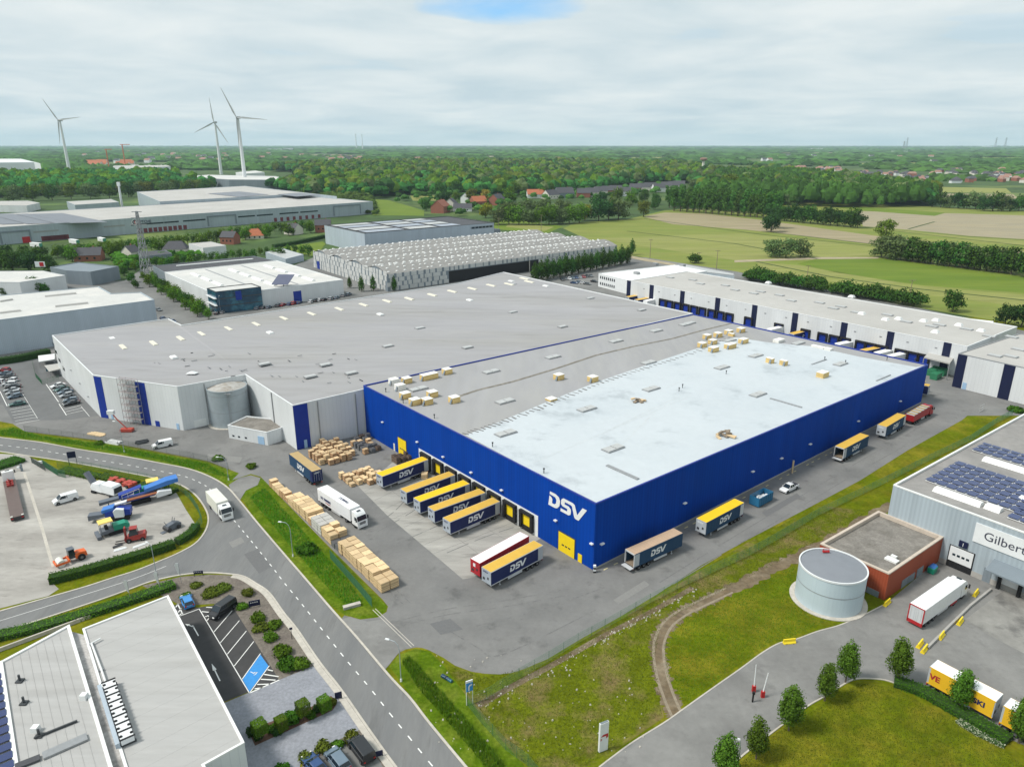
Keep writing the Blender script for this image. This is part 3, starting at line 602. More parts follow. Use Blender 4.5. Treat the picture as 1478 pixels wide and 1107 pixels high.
# front wall fittings
u0,u1,z0,z1 = wq(A, B, (605, 656), (776.5, 776)); zt_ = W(776.5, 752.7, A, B)[1]; zt_ = 4.9
mb = MB(); onwall(mb, A, B, u0, u1, .02, zt_, .08); mb.build('dock_panel', M['white'], bl)
ua = W(616, 664, A, B)[0]; ub = W(761.5, 765, A, B)[0]
for i in range(8):
    uc = ua+(ub-ua)*i/7; mb = MB()
    for s_ in (-1, 1): onwall(mb, A, B, uc+s_*1.75-.35, uc+s_*1.75+.35, .5, 4.5, .75)
    onwall(mb, A, B, uc-2.1, uc+2.1, 4.05, 4.55, .78); onwall(mb, A, B, uc-1.4, uc+1.4, .05, 1.2, .35); sh = mb.build('dock_shelter', M['black'], bl)
    mb = MB(); onwall(mb, A, B, uc-1.4, uc+1.4, 1.2, 4.05, .14); mb.build('dock_door', M['yellow'], sh)
def sdoor(t, a, b, p0, p1, m_='yellow', win=True, name='sectional_door'):
    u0,u1,z0,z1 = wq(a, b, p0, p1); mb = MB(); onwall(mb, a, b, u0-.18, u1+.18, .02, z1+.18, .08); f = mb.build(name, M['darksteel'], t)
    mb = MB(); onwall(mb, a, b, u0, u1, .04, z1, .12); mb.build('door_leaf', M[m_], f)
    if win:
        mb = MB(); w_ = (u1-u0)
        for k_ in range(3): onwall(mb, a, b, u0+w_*(.22+.2*k_), u0+w_*(.36+.2*k_), z1*.36, z1*.43, .14)
        mb.build('pane', M['glass'], f)
    return f
sdoor(bl, A, B, (574.7, 630.7), (587, 654.8)); sdoor(bl, A, B, (807, 766), (829, 805))
u0,u1,z0,z1 = wq(A, B, (834.7, 798), (839.8, 814)); mb = MB(); onwall(mb, A, B, u0, u1, .04, z1, .1); mb.build('door', M['yellow'], bl)
u0,u1,z0,z1 = wq(A, B, (568, 637.5), (570.5, 648)); mb = MB(); onwall(mb, A, B, u0, u1, .04, 2.1, .1); mb.build('door', M['ivory'], bl)
u0, zb_ = W(791.9, 728.6, A, B); zt2 = W(791.9, 708.3, A, B)[1]; u1 = W(847.8, 734.3, A, B)[0]
mb = MB(); lh = zt2-zb_; lw = (u1-u0)
logo(mb, lambda u, v: xy(A)+ef*(u0+u/3.12*lw)+Vector((ef.y, -ef.x, 0))*.09+Vector((0, 0, zb_+.15+v*lh))); mb.build('logo_letters', M['white'], bl)
for x, y in ((553,609),(603,637.5),(640.5,659),(681,681.5),(725,707),(803,750.5),(855,784)):
    u, z = W(x, y, A, B); mb = MB(); onwall(mb, A, B, u-.35, u+.35, z-.12, z+.12, .5); mb.build('wall_lamp', M['white'], bl)
for x, y in ((868,784),(987.5,725.5),(1085.5,680),(1127,661),(1168.5,640.5),(1238,607.5),(1298.5,578.7)):
    u, z = W(x, y, B, C); mb = MB(); onwall(mb, B, C, u-.45, u+.45, z-.12, z+.12, .5); mb.build('wall_lamp', M['white'], bl)
# low concrete foot, corner guard
mb = MB(); onwall(mb, B, C, .15, lr-.1, .02, .35, .05); mb.build('plinth', M['concrete_dark'], bl)
def post(label, p, h=2.6, w=.45, m_='timber', name='bollard', cat='bollard', group=None):
    t = thing(name, label, cat, p, group); mb = MB(); mb.box((p.x, p.y, h/2), (w, w, h)); mb.build('post', M[m_], t)
    mb = MB(); mb.box((p.x, p.y, h+.05), (w*1.15, w*1.15, .1)); mb.box((p.x, p.y, .05), (w*1.6, w*1.6, .1)); mb.build('cap', M['concrete_dark'], t); return t
post('pale wooden post leaning-free against the blue wall behind the white pickup', P(1143, 683), 3.4, .35, name='timber_post', cat='post')
tp = thing('corner_guard', 'black and white striped guard block at the near blue corner', 'guard', P(858, 826))
for i in range(4):
    mb = MB(); q = P(858, 826); mb.box((q.x, q.y, .2+.4*i), (.5, .5, .4)); mb.build('band', M['white' if i % 2 else 'black'], tp)
mks = MB()
for i in range(30):
    if rr.random() < .75:
        q = xy(B)+er*(2+i*3.1+rr.uniform(-.4,.4)) + Vector((er.y, -er.x, 0))*1.3; mks.box((q.x, q.y, .045), (1.1, .22, .02), math.atan2(er.y, er.x))
tag(mks.build('lane_markings', mat('worn_yellow_paint', (.55, .48, .26), .9, .25, 2), None), kind='structure')

# ---- the long white warehouse behind and left of it
hW = 13.4
W0, W1, W2, W3, W5 = P(75,484,14.2), P(133.6,541,hW), P(255.5,558,13.3), P(354,540.5,13.0), P(422,585,12.8)
W3b = xy(W5)-ef*((xy(W5)-xy(W3)).dot(ef)); 
Ajoin = xy(A)-er*.6+ef*0; Fr = P(727,393,13.5); Dj = P(989,450.5,13.2)
wpts = [W0, W1, W2, W3, W5, xy(A)-Vector((er.x,er.y,0))*0+(-ef)*.25, xy(D)+(-ef)*.25, Fr, P(661,409,13.5), P(262,469.4,14.0), P(243,460,14.0)]
wz = [14.2, 13.4, 13.3, 13.0, 12.8, 13.3, 13.2, 13.6, 13.6, 14.1, 14.1]
wh = hall('warehouse', 'sprawling white warehouse with grey roof and stepped front joined to the blue one', 'warehouse', wpts, wz, M['white_wall'], M['roof_grey'], par=.3, cap=M['white'], rim=.3)
zw = lambda x, y: 13.35-.3+.0012*(-x)+.0004*(y-200)
def rw(x, y, lift=0): q = Pz(x, y, zw); return Vector((q.x, q.y, q.z+lift))
for (p0, p1), (a, b) in ((((134.5,541.6),(152,603)), (W1, W2)), (((194,551),(215,612)), (W1, W2)), (((422.4,586),(448,648)), (W5, xy(A)))):
    u0 = W(*p0, a, b)[0]; u1 = W(p1[0]-(7 if a is W1 else 4.4), p0[1], a, b)[0]
    mb = MB(); onwall(mb, a, b, max(u0, .05), u1, .03, (13.0 if a is W1 else 12.6), .07); mb.build('blue_strip', M['blue_trim'], wh)
def door(t, a, b, x0, y0, x1, y1, m_, name='door'):
    u0,u1,z0,z1 = wq(a, b, (x0,y0), (x1,y1)); mb = MB(); onwall(mb, a, b, u0, u1, .04, z1, .1); return mb.build(name, M[m_], t)
M['lightblue'] = mat('light_blue_door', (.30, .45, .62), .5, .08, 1)
door(wh, W1, W2, 160, 596, 164.5, 606.5, 'lightblue'); door(wh, W1, W2, 224, 607, 231.5, 617, 'blue_trim', 'sectional_door'); door(wh, W1, W2, 254.5, 611, 259.5, 620, 'lightblue'); door(wh, W5, xy(A), 438.5, 635, 444, 645, 'lightblue')
a, b = xy(W2), xy(W3)
door(wh, a, b, 279.5, 607.5, 299, 615, 'dome', 'sectional_door')
for (a, b, x0, y0) in ((W2, W3, 294, 553), (W5, xy(A), 458, 579.5), (W5, xy(A), 512.5, 568)):
    u = W(x0, y0, a, b)[0]; mb = MB(); onwall(mb, xy(a), xy(b), u-.1, u+.1, .1, 12.6, .22); mb.build('downpipe', M['frame'], wh)
a, b = xy(W3), xy(W5); mb = MB(); L_ = (b-a).length
onwall(mb, a, b, L_*.58, L_*.58+.25, .1, 12.6, .25); mb.build('downpipe', M['frame'], wh)
for i, (x, y) in enumerate(((178,502),(222,496.5),(261,489.5),(291,483),(330,475.5),(370,469),(410,460.5),(450,454),(490,447),(525,441),(559,435.5),(589,433.5) if 0 else (591,432),(624,426.5),(653,421.5),(683,416.5) if 0 else (682,417.5),(711,412.5) if 0 else (709,412.8),(735,411),(764,407.5),(782,406) if 0 else (757,403))):
    q = rw(x, y); mb = MB(); obox(mb, q, ef, 6.5, 1.7, .5, top=(.96, .7)); mb.build('rooflight', M['ivory'], wh)
for x, y in ((162,489.5),(251,516.5),(390,481),(549,454.5),(679,432.5) if 0 else (678,434),(738,406.5),(788,413.5)):
    q = rw(x, y); mb = MB(); obox(mb, q, ef, 3.4, 1.9, .5, top=(.9, .8)); mb.build('rooflight', M['dome'], wh)
for x, y in ((507,539),(382,526),(448,544),(469,528) if 0 else (470,527),(675,502),(740,451),(811,472) if 0 else (812,472),(852,431),(926,448),(606,474),(560,500),(740,411)):
    rooflight(wh, rw(x, y), er, 3.6, 2.2, bars=1)
mb = MB()
for k in range(38):
    x = rr.uniform(215, 560); y = 505+ (560-x)*.02 + rr.uniform(-3, 48)*(1 if x > 320 else .55); q = rw(x, y)
    mb = MB(); obox(mb, q, ef if rr.random() < .6 else er, rr.uniform(.5, 2.0), rr.uniform(.12, .28), rr.uniform(.08, .2)); mb.build('roof_duct', M['frame'] if k % 3 else M['darksteel'], wh)
mb = MB(); q = rw(277, 539); mb.mesh([q+Vector(v) for v in ((-1.6,-.8,.1),(1.4,-1,.15),(1.7,.7,.1),(-.2,1.4,.3),(-1.4,.8,.1),(0,0,.7))], [(0,1,5),(1,2,5),(2,3,5),(3,4,5),(4,0,5)]); tag(mb.build('tarpaulin', M['white']), 'crumpled white tarpaulin lying on the grey roof above the blue stripes', 'tarpaulin')
# office windows on the car-park wall
a, b = xy(W0), xy(W1); mb = MB(); 
for x, y in ((77,497),(81,508),(86,520),(92,532)):
    u, z = W(x, y, a, b); onwall(mb, a, b, u-1.6, u+1.6, z-.6, z+.6, .07)
mb.build('window', M['glass'], wh)
for k, (x, y) in enumerate(((103,534),(116,553),(128,572))):
    u, z = W(x, y, a, b); mb = MB(); onwall(mb, a, b, u-.4, u+.4, z-.1, z+.1, .4); mb.build('wall_lamp', M['frame'], wh)
# scaffolding by the second blue strip (a thing of its own)
a, b = xy(W1), xy(W2); e = (b-a).normalized(); nn = Vector((e.y, -e.x, 0)); u_ = W(184, 551, a, b)[0]
sc = thing('scaffold', 'tall slender scaffold with red braces against white wall beside a blue strip', 'scaffold', a+e*u_+nn*1.2)
pos = MB(); brc = MB(); dk = MB()
for i in range(4):
    for o in (.5, 1.6):
        q = a+e*(u_-2.2+i*2.2)+nn*o; pos.tube(q, q+Vector((0,0,14.2)), .06, n=5)
for zz in np.arange(2, 14.1, 2):
    for o in (.5, 1.6): q = a+e*(u_-2.2)+nn*o+Vector((0,0,zz)); brc.tube(q, q+e*6.6, .045, n=4)
    dk.box(tuple(a+e*(u_+1.1)+nn*1.05+Vector((0,0,zz-.05))), (6.6, .8, .04), math.atan2(e.y, e.x))
    for i in range(3): q = a+e*(u_-2.2+i*2.2)+nn*1.6+Vector((0,0,zz-2)); brc.tube(q, q+e*2.2*(1)+Vector((0,0,2)), .05, n=4)
pos.build('standard', M['frame'], sc); brc.build('brace', mat('rusty_brace', (.42, .27, .26), .7, .2, 2), sc); dk.build('deck', M['frame'], sc)
# sprinkler tank and pump house in the notch
def tank(name, label, c, r, h, m_, roofm, dome=.6, seams=(.86, .42), legs=True):
    t = thing(name, label, 'tank', c); mb = MB(); mb.lathe((c.x, c.y, 0), [(r, .0), (r, h)], 56); s_ = mb.build('shell', m_, t, True)
    mb = MB(); mb.lathe((c.x, c.y, h-.02), [(r-.02, -.12), (r-.12, -.12), (r*.5, dome*.7-.12), (0.0, dome-.12)], 56); mb.build('roof', roofm, t, True)
    mb = MB(); mb.lathe((c.x, c.y, h), [(r+.08, -.25), (r+.08, .06), (r-.15, .06), (r-.15, -.12)], 56); mb.build('rim', M['white'] if m_ is not M['steel'] else M['steel'], t)
    mb = MB()
    for s in seams: mb = MB(); mb.lathe((c.x, c.y, h*s), [(r+.04, -.06), (r+.04, .06)], 56); mb.build('hoop', M['frame'], t)
    mb = MB(); mb.lathe((c.x, c.y, 0), [(r+.9, .0), (r+.9, .16), (r+.02, .16)], 56); mb.build('footing', M['kerb'], t)
    return t
tc_ = P(334.5, 621, 0); rt_ = (P(363, 600, 6)-P(306, 600, 6)).length/2; hs = HZ(307, 624, 569)
tw = tank('water_tank', 'grey galvanised cylindrical water tank between white walls and pump house', P(334, 609), rt_, 11.2, M['steel'], mat('rusty_roof', (.38, .37, .35), .7, .1, .8, .1, .3, col2=(.24, .20, .16), mix=(.5, .66)), 1.0)
mb = MB(); q = P(334, 609); v = (Vector((0,0,0))-q).normalized(); v.z = 0; v.normalize(); q = q+v*(rt_+.25)
mb.path([q+Vector((0.25,0,0.2)), q+Vector((.25,0,11.2))], .05); mb.path([q+Vector((-.25,0,.2)), q+Vector((-.25,0,11.2))], .05)
for zz in np.arange(.6, 11, .6): mb.tube(q+Vector((-.25,0,zz)), q+Vector((.25,0,zz)), .03, n=4)
mb.box((q.x, q.y, 10.6), (1.6, 1.0, .1)); mb.build('ladder', M['frame'], tw)
pp = [P(331,632), P(387,643), P(406.5,636.5), P(386,622)]; pp = [xy(p) for p in pp]
e1 = (pp[1]-pp[0]); pback = pp[0]+Vector((-e1.y, e1.x, 0)).normalized()*7.5
ph = hall('pump_house', 'small white flat-roofed pump house with light blue double door', 'outbuilding', [pp[0], pp[1], pp[2], pp[2]+(pback-pp[0])*.75, pback], 3.9, M['white_wall'], M['roof_gravel'], par=.25, cap=M['white'], rim=.25)
door(ph, pp[0], pp[1], 372, 629, 382, 640.5, 'lightblue', 'double_door')
for x, y in ((337,629),(345,630.5),(355,632)):
    u, z = W(x, y, pp[0], pp[1]); mb = MB(); onwall(mb, pp[0], pp[1], u-.35, u+.35, z-.2, z+.25, .06); mb.build('vent_grille', M['glass'], ph)

# ---- dock hall with white office at the rear right
hD = 11.3
a = P(908.7, 405, hD); b = P(1396.7, 500, hD); e = (xy(b)-xy(a)).normalized(); nb = Vector((-e.y, e.x, 0))
bk = P(1466, 471, hD); dep = (xy(bk)-xy(a)).dot(nb)
dh = hall('dock_hall', 'long white dock hall with pale roof, dark pilasters and a row of navy loading doors', 'warehouse', [a, b, xy(b)+nb*dep, xy(a)+nb*dep], hD, M['white_wall'], M['roof_pale'], par=.25, cap=M['white'], rim=.3)
a0, b0 = xy(a), xy(b)
for x in (908, 941, 985.5, 1036.5, 1090, 1148.5, 1219.5, 1286.5, 1368.5):
    yt = 405+(x-908.7)*95/488; u = W(x, yt, a0, b0)[0]; mb = MB(); onwall(mb, a0, b0, u-1.3, u+1.3, .02, hD-.05, .12); mb.build('pilaster', M['navy'], dh)
for x, y in ((957,433),(967,435),(978.5,437.5),(990.5,439.5),(1002.5,442),(1014.5,445.5),(1027.5,448.5),(1040.5,451),(1053.5,454),(1081,460),(1125,466.5),(1163,479),(1170,480) if 0 else (1188,482),(1204.5,486.5),(1221,489),(1243,493),(1257.5,496),(1274,502),(1296,506) if 0 else (1300,509),(1318,512),(1334,514)):
    u = W(x, y, a0, b0)[0]; mb = MB(); onwall(mb, a0, b0, u-2.1, u-1.5, .3, 5.2, .7); onwall(mb, a0, b0, u+1.5, u+2.1, .3, 5.2, .7); onwall(mb, a0, b0, u-2.1, u+2.1, 4.9, 5.5, .72); s_ = mb.build('dock_shelter', M['black'], dh)
    mb = MB(); onwall(mb, a0, b0, u-1.5, u+1.5, .9, 4.9, .15); mb.build('dock_door', M['blue_trim'], s_)
for k in range(16):
    u = 10+k*(xy(b)-xy(a)).length/16; mb = MB(); onwall(mb, a0, b0, u-.4, u+.4, 8.4, 8.75, .12); mb.build('wall_lamp', M['frame'], dh)
zd = hD-.25
for x, y in ((967,401),(1000,404.5),(1011,410),(1047,412.5),(1061,419),(1088,424),(1098,421.5),(1125,426.5),(1142,434.5),(1183,437.5),(1203,445.5),(1214,443),(1236,451.5),(1281,455),(1308,465),(1345,471.5),(1356,469.5),(1395,475.5),(1428,486)):
    rooflight(dh, P(x, y, zd), e, 4.2, 2.4, bars=1)
for x, y in ((1109,409),(1229,429),(1244,453.5),(1278,462),(1333,464),(1350,480),(1416,478),(1297,461),(1360,477) if 0 else (1384,470),(1351,463)):
    q = P(x, y, zd); mb = MB(); obox(mb, q, e, 2.6, 2.6, .9, top=(.6, .6)); mb.build('roof_fan', M['dome'], dh)
# corner block that steps forward
cb_ = P(1383.5, 510, 11.6); cr_ = P(1478, 530.5, 11.6); ec = (xy(cr_)-xy(cb_)).normalized(); nc = Vector((-ec.y, ec.x, 0))
f0, f1 = xy(cb_), xy(cb_)+ec*70
cbk = hall('dock_block', 'tall white end block with navy vertical bands standing forward of the dock hall', 'warehouse', [f0, f1, f1+nc*78, xy(cb_)+nc*46], 11.6, M['white_wall'], M['roof_pale'], par=.25, cap=M['frame'], rim=.3)
for x, y in ((1373, 555),):
    mb = MB(); onwall(mb, f0, f1, .05, 2.9, .02, 11.4, .12); mb.build('pilaster', M['navy'], cbk)
for x in (1458,):
    u = W(x, 528, f0, f1)[0]; mb = MB(); onwall(mb, f0, f1, u-1.6, u+1.6, .02, 11.4, .12); mb.build('pilaster', M['navy'], cbk)
mb = MB(); onwall(mb, f0, f1, 3.2, 4.4, .04, 2.3, .1); mb.build('door', M['lightblue'], cbk)
for x, y in ((1454,494) if 0 else (1459,515),(1460,487),(1470,505),(1436,514)): rooflight(cbk, P(x, y, 11.35), ec, 4, 2.4, bars=1)
# canopy between the two with stored containers below
cn = thing('canopy', 'open flat canopy with white edge sheltering green containers by dock hall', 'canopy', P(1345, 540))
cz = 6.2; q = [P(1334,515,cz), P(1371,524,cz), P(1385,505,cz), P(1352,499,cz)]; mb = MB(); mb.prism(ccw([tuple(p) for p in q]), cz-.5, cz, bottom=True); mb.build('roof', M['roof_pale'], cn)
for p in q: mb = MB(); mb.tube((p.x, p.y, 0), (p.x, p.y, cz-.5), .18); mb.build('column', M['frame'], cn)
# white two-storey office
oa, ob = P(864, 394.6, 7.6), P(908.7, 405.3, 7.6); oe = (xy(ob)-xy(oa)).normalized(); on = Vector((-oe.y, oe.x, 0))
of = hall('office_block', 'two-storey white office block with two rows of small dark windows', 'office', [xy(oa), xy(ob), xy(ob)+on*58, xy(oa)+on*58], 7.6, M['white'], mat('white_roof', (.78, .78, .77), .7, .04, .5), par=.3, cap=M['white'])
for zz in (1.4, 4.9):
    for k in range(8):
        u = 1.6+k*1.75; mb = MB(); onwall(mb, xy(oa), xy(ob), u, u+.95, zz, zz+1.5, .06); mb.build('window', M['glass'], of)
oa2, ob2 = xy(oa)+on*58, xy(oa); L_ = 58
for zz in (1.4, 4.9):
    for k in range(14): mb = MB(); onwall(mb, oa2, ob2, 2+k*3.9, 3.6+k*3.9, zz, zz+1.5, .06); mb.build('window', M['glass'], of)
for x, y in ((919,396),(946,383),(985,385)):
    q = P(x, y, 7.3); mb = MB(); obox(mb, q, oe, 3.4, 2.2, 1.4); mb.build('air_unit', M['frame'], of)
lb = P(990, 387, 8); hall('annex_hall', 'low pale grey hall with metal roof behind the dock hall', 'warehouse', [xy(P(955,382,8)), xy(P(1059,393,8))-Vector((0,2,0)), xy(P(1059,390.5,8)), xy(P(985,377,8))], 6.5, M['grey_wall'], M['domegrey'], par=.2, cap=M['frame'])
# ------------------------------------------------------------------ neighbouring buildings
def para(p, q, r_): return [xy(p), xy(q), xy(q)+xy(r_)-xy(p), xy(r_)]
# haulier's building on the right with its name board
hG = 12.4
G0 = P(1289.6, 699.3, hG); g2 = P(1478, 768, hG); g1 = P(1478, 597, hG)
eg = (xy(g2)-xy(G0)).normalized(); ng = (xy(g1)-xy(G0)).normalized()
g0 = xy(G0); gl = hall('transport_depot', 'pale blue-grey depot with solar panels on its roof and a white name board', 'warehouse', [g0, g0+eg*62, g0+eg*62+ng*98, g0+ng*98], hG, M['grey_wall'], mat('gritty_roof', (.27, .26, .25), .9, .1, 1.2, .12, .08, col2=(.20, .195, .19), mix=(.45, .7), detail=9), par=.45, cap=M['dome'], rim=.35)
gb = g0+eg*62
mb = MB(); onwall(mb, g0, gb, .1, 60, .02, 1.1, .05); mb.build('plinth', M['concrete_dark'], gl)
u0 = W(1407, 766, g0, gb)[0]; z1 = W(1409.8, 753.5, g0, gb)[1]; z0 = W(1404.3, 780, g0, gb)[1]
mb = MB(); onwall(mb, g0, gb, u0, u0+24, z0, z1, .18); sg = mb.build('name_board', M['white'], gl)
mb = MB(); lh_ = z1-z0; fr_ = lambda u, v: g0+eg*(u0+lh_*.42+u)+Vector((eg.y, -eg.x, 0))*.2+Vector((0, 0, z0+lh_*.30+v))
text_mesh(mb, 'Gilbert', fr_, lh_*.62, .012); mb.build('lettering', mat('sign_grey', (.06, .065, .09), .5, .05, 1), sg)
def roofsheet(parent, pts, z, m_, name='solar_panel', lift=.35, th=.06):
    mb = MB(); mb.prism(ccw([tuple(p[:2]) for p in pts]), z+lift-th, z+lift); return mb.build(name, m_, parent)
def pvfield(parent, o, e, n, nu, nv, du=1.72, dv=1.12, z=12.0, gap=.07, skip=0):
    wd_, hg_ = nu*(du+.2), nv*(dv+gap)+nv//2*.22; roofsheet(parent, [o, o+e*wd_, o+e*wd_+n*hg_, o+n*hg_], z, M['dome'], 'mounting_tray', .2)
    for j in range(nv):
        mb = MB(); mm_ = MB()
        for i in range(nu):
            q = o+e*(i*(du+.2)+du/2+(j//2)*skip)+n*(j*(dv+gap)+dv/2+(j//2)*.22)
            mb.box((q.x, q.y, z+.42+(.10 if j % 2 == 0 else -.05)), (du, dv, .06), math.atan2(e.y, e.x))
        mb.build('solar_row', M['pv'], parent)
M['pv'] = M['pv2'] = stripes('solar_modules', (.032, .046, .125), (.038, .055, .145), .3, .5, rough=.22, spec=.6)
zg = hG-.45
o_ = P(1335, 694.5, zg); pvfield(gl, xy(o_), eg, ng, 11, 12, z=zg)
o_ = P(1402.5, 651, zg); pvfield(gl, xy(o_), eg, ng, 12, 5, z=zg)
o_ = P(1453, 748, zg); pvfield(gl, xy(o_), eg, ng, 9, 8, z=zg)
for (x0, y0), (x1, y1), n_ in (((1347, 708), (1419, 729), 6), ((1422, 733), (1446, 737), 2), ((1418, 664.5), (1500, 686), 7), ((1470, 721), (1520, 735), 4)):
    p, q = P(x0, y0, zg), P(x1, y1, zg); c = (p+q)/2; L_ = (q-p).length; mb = MB(); obox(mb, c, eg, L_, 2.2, .75, top=(.98, .55)); mb.build('rooflight', M['dome'], gl)
u0, u1 = W(1372.3, 789, g0, gb)[0], W(1405.5, 802.6, g0, gb)[0]
mb = MB(); onwall(mb, g0, gb, u0-.2, u1+.2, .03, 4.7, .08); f = mb.build('sectional_door', M['black'], gl)
mb = MB(); onwall(mb, g0, gb, u0, u1, 1.5, 4.55, .14); mb.build('door_leaf', M['white'], f)
mb = MB(); w_ = u1-u0
for k_ in range(4): onwall(mb, g0, gb, u0+w_*(.14+.2*k_), u0+w_*(.27+.2*k_), 2.7, 3.15, .16)
mb.build('pane', M['glass'], f)
um = (u0+u1)/2; mb = MB(); onwall(mb, g0, gb, um-.75, um+.75, 5.1, 6.3, .3); f = mb.build('number_sign', M['navy'], gl)
mb = MB(); text_mesh(mb, '1', lambda u, v: g0+eg*(um-.25+u)+Vector((eg.y, -eg.x, 0))*.32+Vector((0,0,5.35+v)), 1.0); mb.build('numeral', M['white'], f)
u0 = W(1419, 828, g0, gb)[0]; mb = MB(); onwall(mb, g0, gb, u0, u0+1.3, .04, 2.9, .1); mb.build('door', M['slate_wall'], gl)
u0 = W(1430, 826, g0, gb)[0]; mb = MB()
e_ = Vector((eg.y, -eg.x, 0)); q = lambda u, o, z: g0+eg*u+e_*o+Vector((0,0,z))
for A_, B_ in ((q(u0,0,5.3), q(u0,3.4,4.4)),): mb.mesh([q(u0,0,5.3),q(u0+14,0,5.3),q(u0+14,3.4,4.3),q(u0,3.4,4.3),q(u0,0,4.9),q(u0+14,0,4.9),q(u0+14,3.4,4.0),q(u0,3.4,4.0)], [(3,2,1,0),(4,5,6,7),(0,4,7,3),(3,7,6,2),(1,2,6,5)])
mb.build('canopy', M['slate_wall'], gl)
for k_ in range(2):
    uu = u0+3.4+k_*6; mb = MB(); onwall(mb, g0, gb, uu-1.9, uu-1.4, .02, 4, .8); onwall(mb, g0, gb, uu+1.4, uu+1.9, .02, 4, .8); onwall(mb, g0, gb, uu-1.9, uu+1.9, 3.7, 4.2, .8); s_ = mb.build('dock_shelter', M['black'], gl)
    mb = MB(); onwall(mb, g0, gb, uu-1.4, uu+1.4, 1.1, 3.7, .15); d_ = mb.build('dock_door', M['white'], s_)
    mb = MB(); [onwall(mb, g0, gb, uu-1.1+.8*i, uu-.5+.8*i, 2.7, 3.0, .17) for i in range(3)]; mb.build('pane', M['glass'], s_)
# brick-red annex and water tank beside it
an = [P(1184, 784, 5.6), P(1283.5, 827.7, 5.6), P(1362, 774.5, 5.6), P(1267.8, 737, 5.6)]; an = [xy(p) for p in an]
ax = hall('annex', 'low rust-red annex with stained gravel roof beside the round tank', 'outbuilding', an, 5.6, M['orange_wall'], M['roof_gravel'], par=.75, cap=mat('pale_coping', (.50, .43, .36), .8, .1, 1), rim=.5)
for x0, y0, x1, y1, m_ in ((1251.5, 846, 1267, 865, 'slate_wall'),): door(ax, an[0], an[1], x0, y0, x1, y1, m_, 'sectional_door')
for x0, y0, x1, y1 in ((1302,838,1309,848), (1311,832,1317,842), (1324,822,1329,834)): door(ax, an[1], an[2], x0, y0, x1, y1, 'slate_wall')
mb = MB(); q = P(1287, 809, 4.9); obox(mb, q, eg, 2.2, 1.3, .35); mb.build('roof_hatch', M['dome'], ax)
mb = MB(); q = P(1290, 805, 4.9); obox(mb, q, eg, 1.0, .6, .5); mb.build('roof_hatch', M['dome'], ax)
cs = P(1198.5, 862); rs = (P(1248.3, 817, 6.8)-P(1156.8, 817, 6.8)).length/2
cs = xy((P(1248.3, 817, 6.8)+P(1156.8, 817, 6.8))/2)
tk = tank('water_tank', 'pale blue cylindrical water tank with grey top standing on the lawn', cs, rs, 7.0, stripes('tank_sheet', (.46, .55, .60), (.44, .53, .58), 2.4, .04, var=.03, vary=2.4, rough=.45), mat('tank_top', (.20, .215, .24), .6, .06, .5), .35, seams=(.55,))
mb = MB(); q = P(1192, 797, 7.1); mb.box((q.x, q.y, 7.3), (1.2, .4, .3)); mb.tube((q.x-.5, q.y, 7.0), (q.x-.5, q.y, 7.9), .05); mb.tube((q.x+.5, q.y, 7.0), (q.x+.5, q.y, 7.9), .05); mb.tube((q.x-.5, q.y, 7.9), (q.x+.5, q.y, 7.9), .05); mb.build('ladder_hoop', M['red'], tk)
# two flat roofs at the bottom left
A0, A1, A3 = P(242.7, 858.8, 6.3), P(352.6, 1071, 6.3), P(119, 907, 6.3)
ea = (xy(A1)-xy(A0)).normalized(); na = (xy(A3)-xy(A0)).normalized()
seamroof = stripes('seamed_roof', (.56, .55, .53), (.52, .51, .49), 1.2, .06, axis=1, var=.03, vary=1.2, rough=.8)
M['roof_ribs'] = mat('ribbed_pale_roof', (.385, .382, .375), .85, .05, .5, .08, .1, col2=(.34, .335, .325), mix=(.45, .7), detail=8, stain=(.25, .12), bump=.12, bscale=3, stretch=(.3, 2.2, 1, .45))
LA = (xy(A1)-xy(A0)).length; LN = (xy(A3)-xy(A0)).length
pa = [xy(A0), xy(A0)+na*LN, xy(A0)+na*LN+ea*(LA+16), xy(A0)+na*5+ea*(LA+16), xy(A0)+na*5+ea*(LA), xy(A0)+ea*LA]
rb = hall('showroom', 'pale flat-roofed building beside the dark parking bays with a long cooling unit', 'building', pa, 6.3, M['white_wall'], M['roof_ribs'], par=.18, cap=M['dome'], rim=.3)
k_ = 0
for i in range(1, 13):    # standing seams across the roof
    mb = MB(); p = xy(A0)+ea*(i*LA/12.5); q = p+na*(LN-.4); p = p+na*.4; mb.strip([p, q], .04, 6.1, 6.13); mb.build('roof_seam', M['roof_ribs'], rb)
p0 = P(172, 1040, 6.2); ch = thing('cooling_unit', 'long white cooling unit with a row of black fans on pale roof', 'cooler', xy(P(172, 1035, 6.12))+Vector((0,0,6.12)))
cA, cB = P(158, 990, 6.15), P(186, 1075, 6.15); ec_ = (xy(cB)-xy(cA)).normalized(); lc_ = (xy(cB)-xy(cA)).length; cc = (cA+cB)/2
mb = MB(); obox(mb, cc, ec_, lc_, 1.5, .7, .35); mb.build('casing', M['white'], ch)
mb = MB(); obox(mb, cc+Vector((-ec_.y, ec_.x, 0))*-1.15, ec_, lc_, .5, .7, .2); mb.build('coil', M['blueish_wall'], ch)
for i in range(8):
    for s_ in (-.62, .62):
        q = cc+ec_*((i+.5)/8-.5)*lc_+Vector((-ec_.y, ec_.x, 0))*s_+Vector((0,0,1.06)); mb = MB(); mb.tube(q, q+Vector((0,0,.08)), .2, n=12); mb.build('fan', M['black'], ch)
for i in range(9):
    mb = MB(); obox(mb, cc+ec_*(i/8-.5)*(lc_-.3)+Vector((0,0,1.06)), ec_, .28, 1.8, .05); mb.build('fan_divider', M['black'], ch)
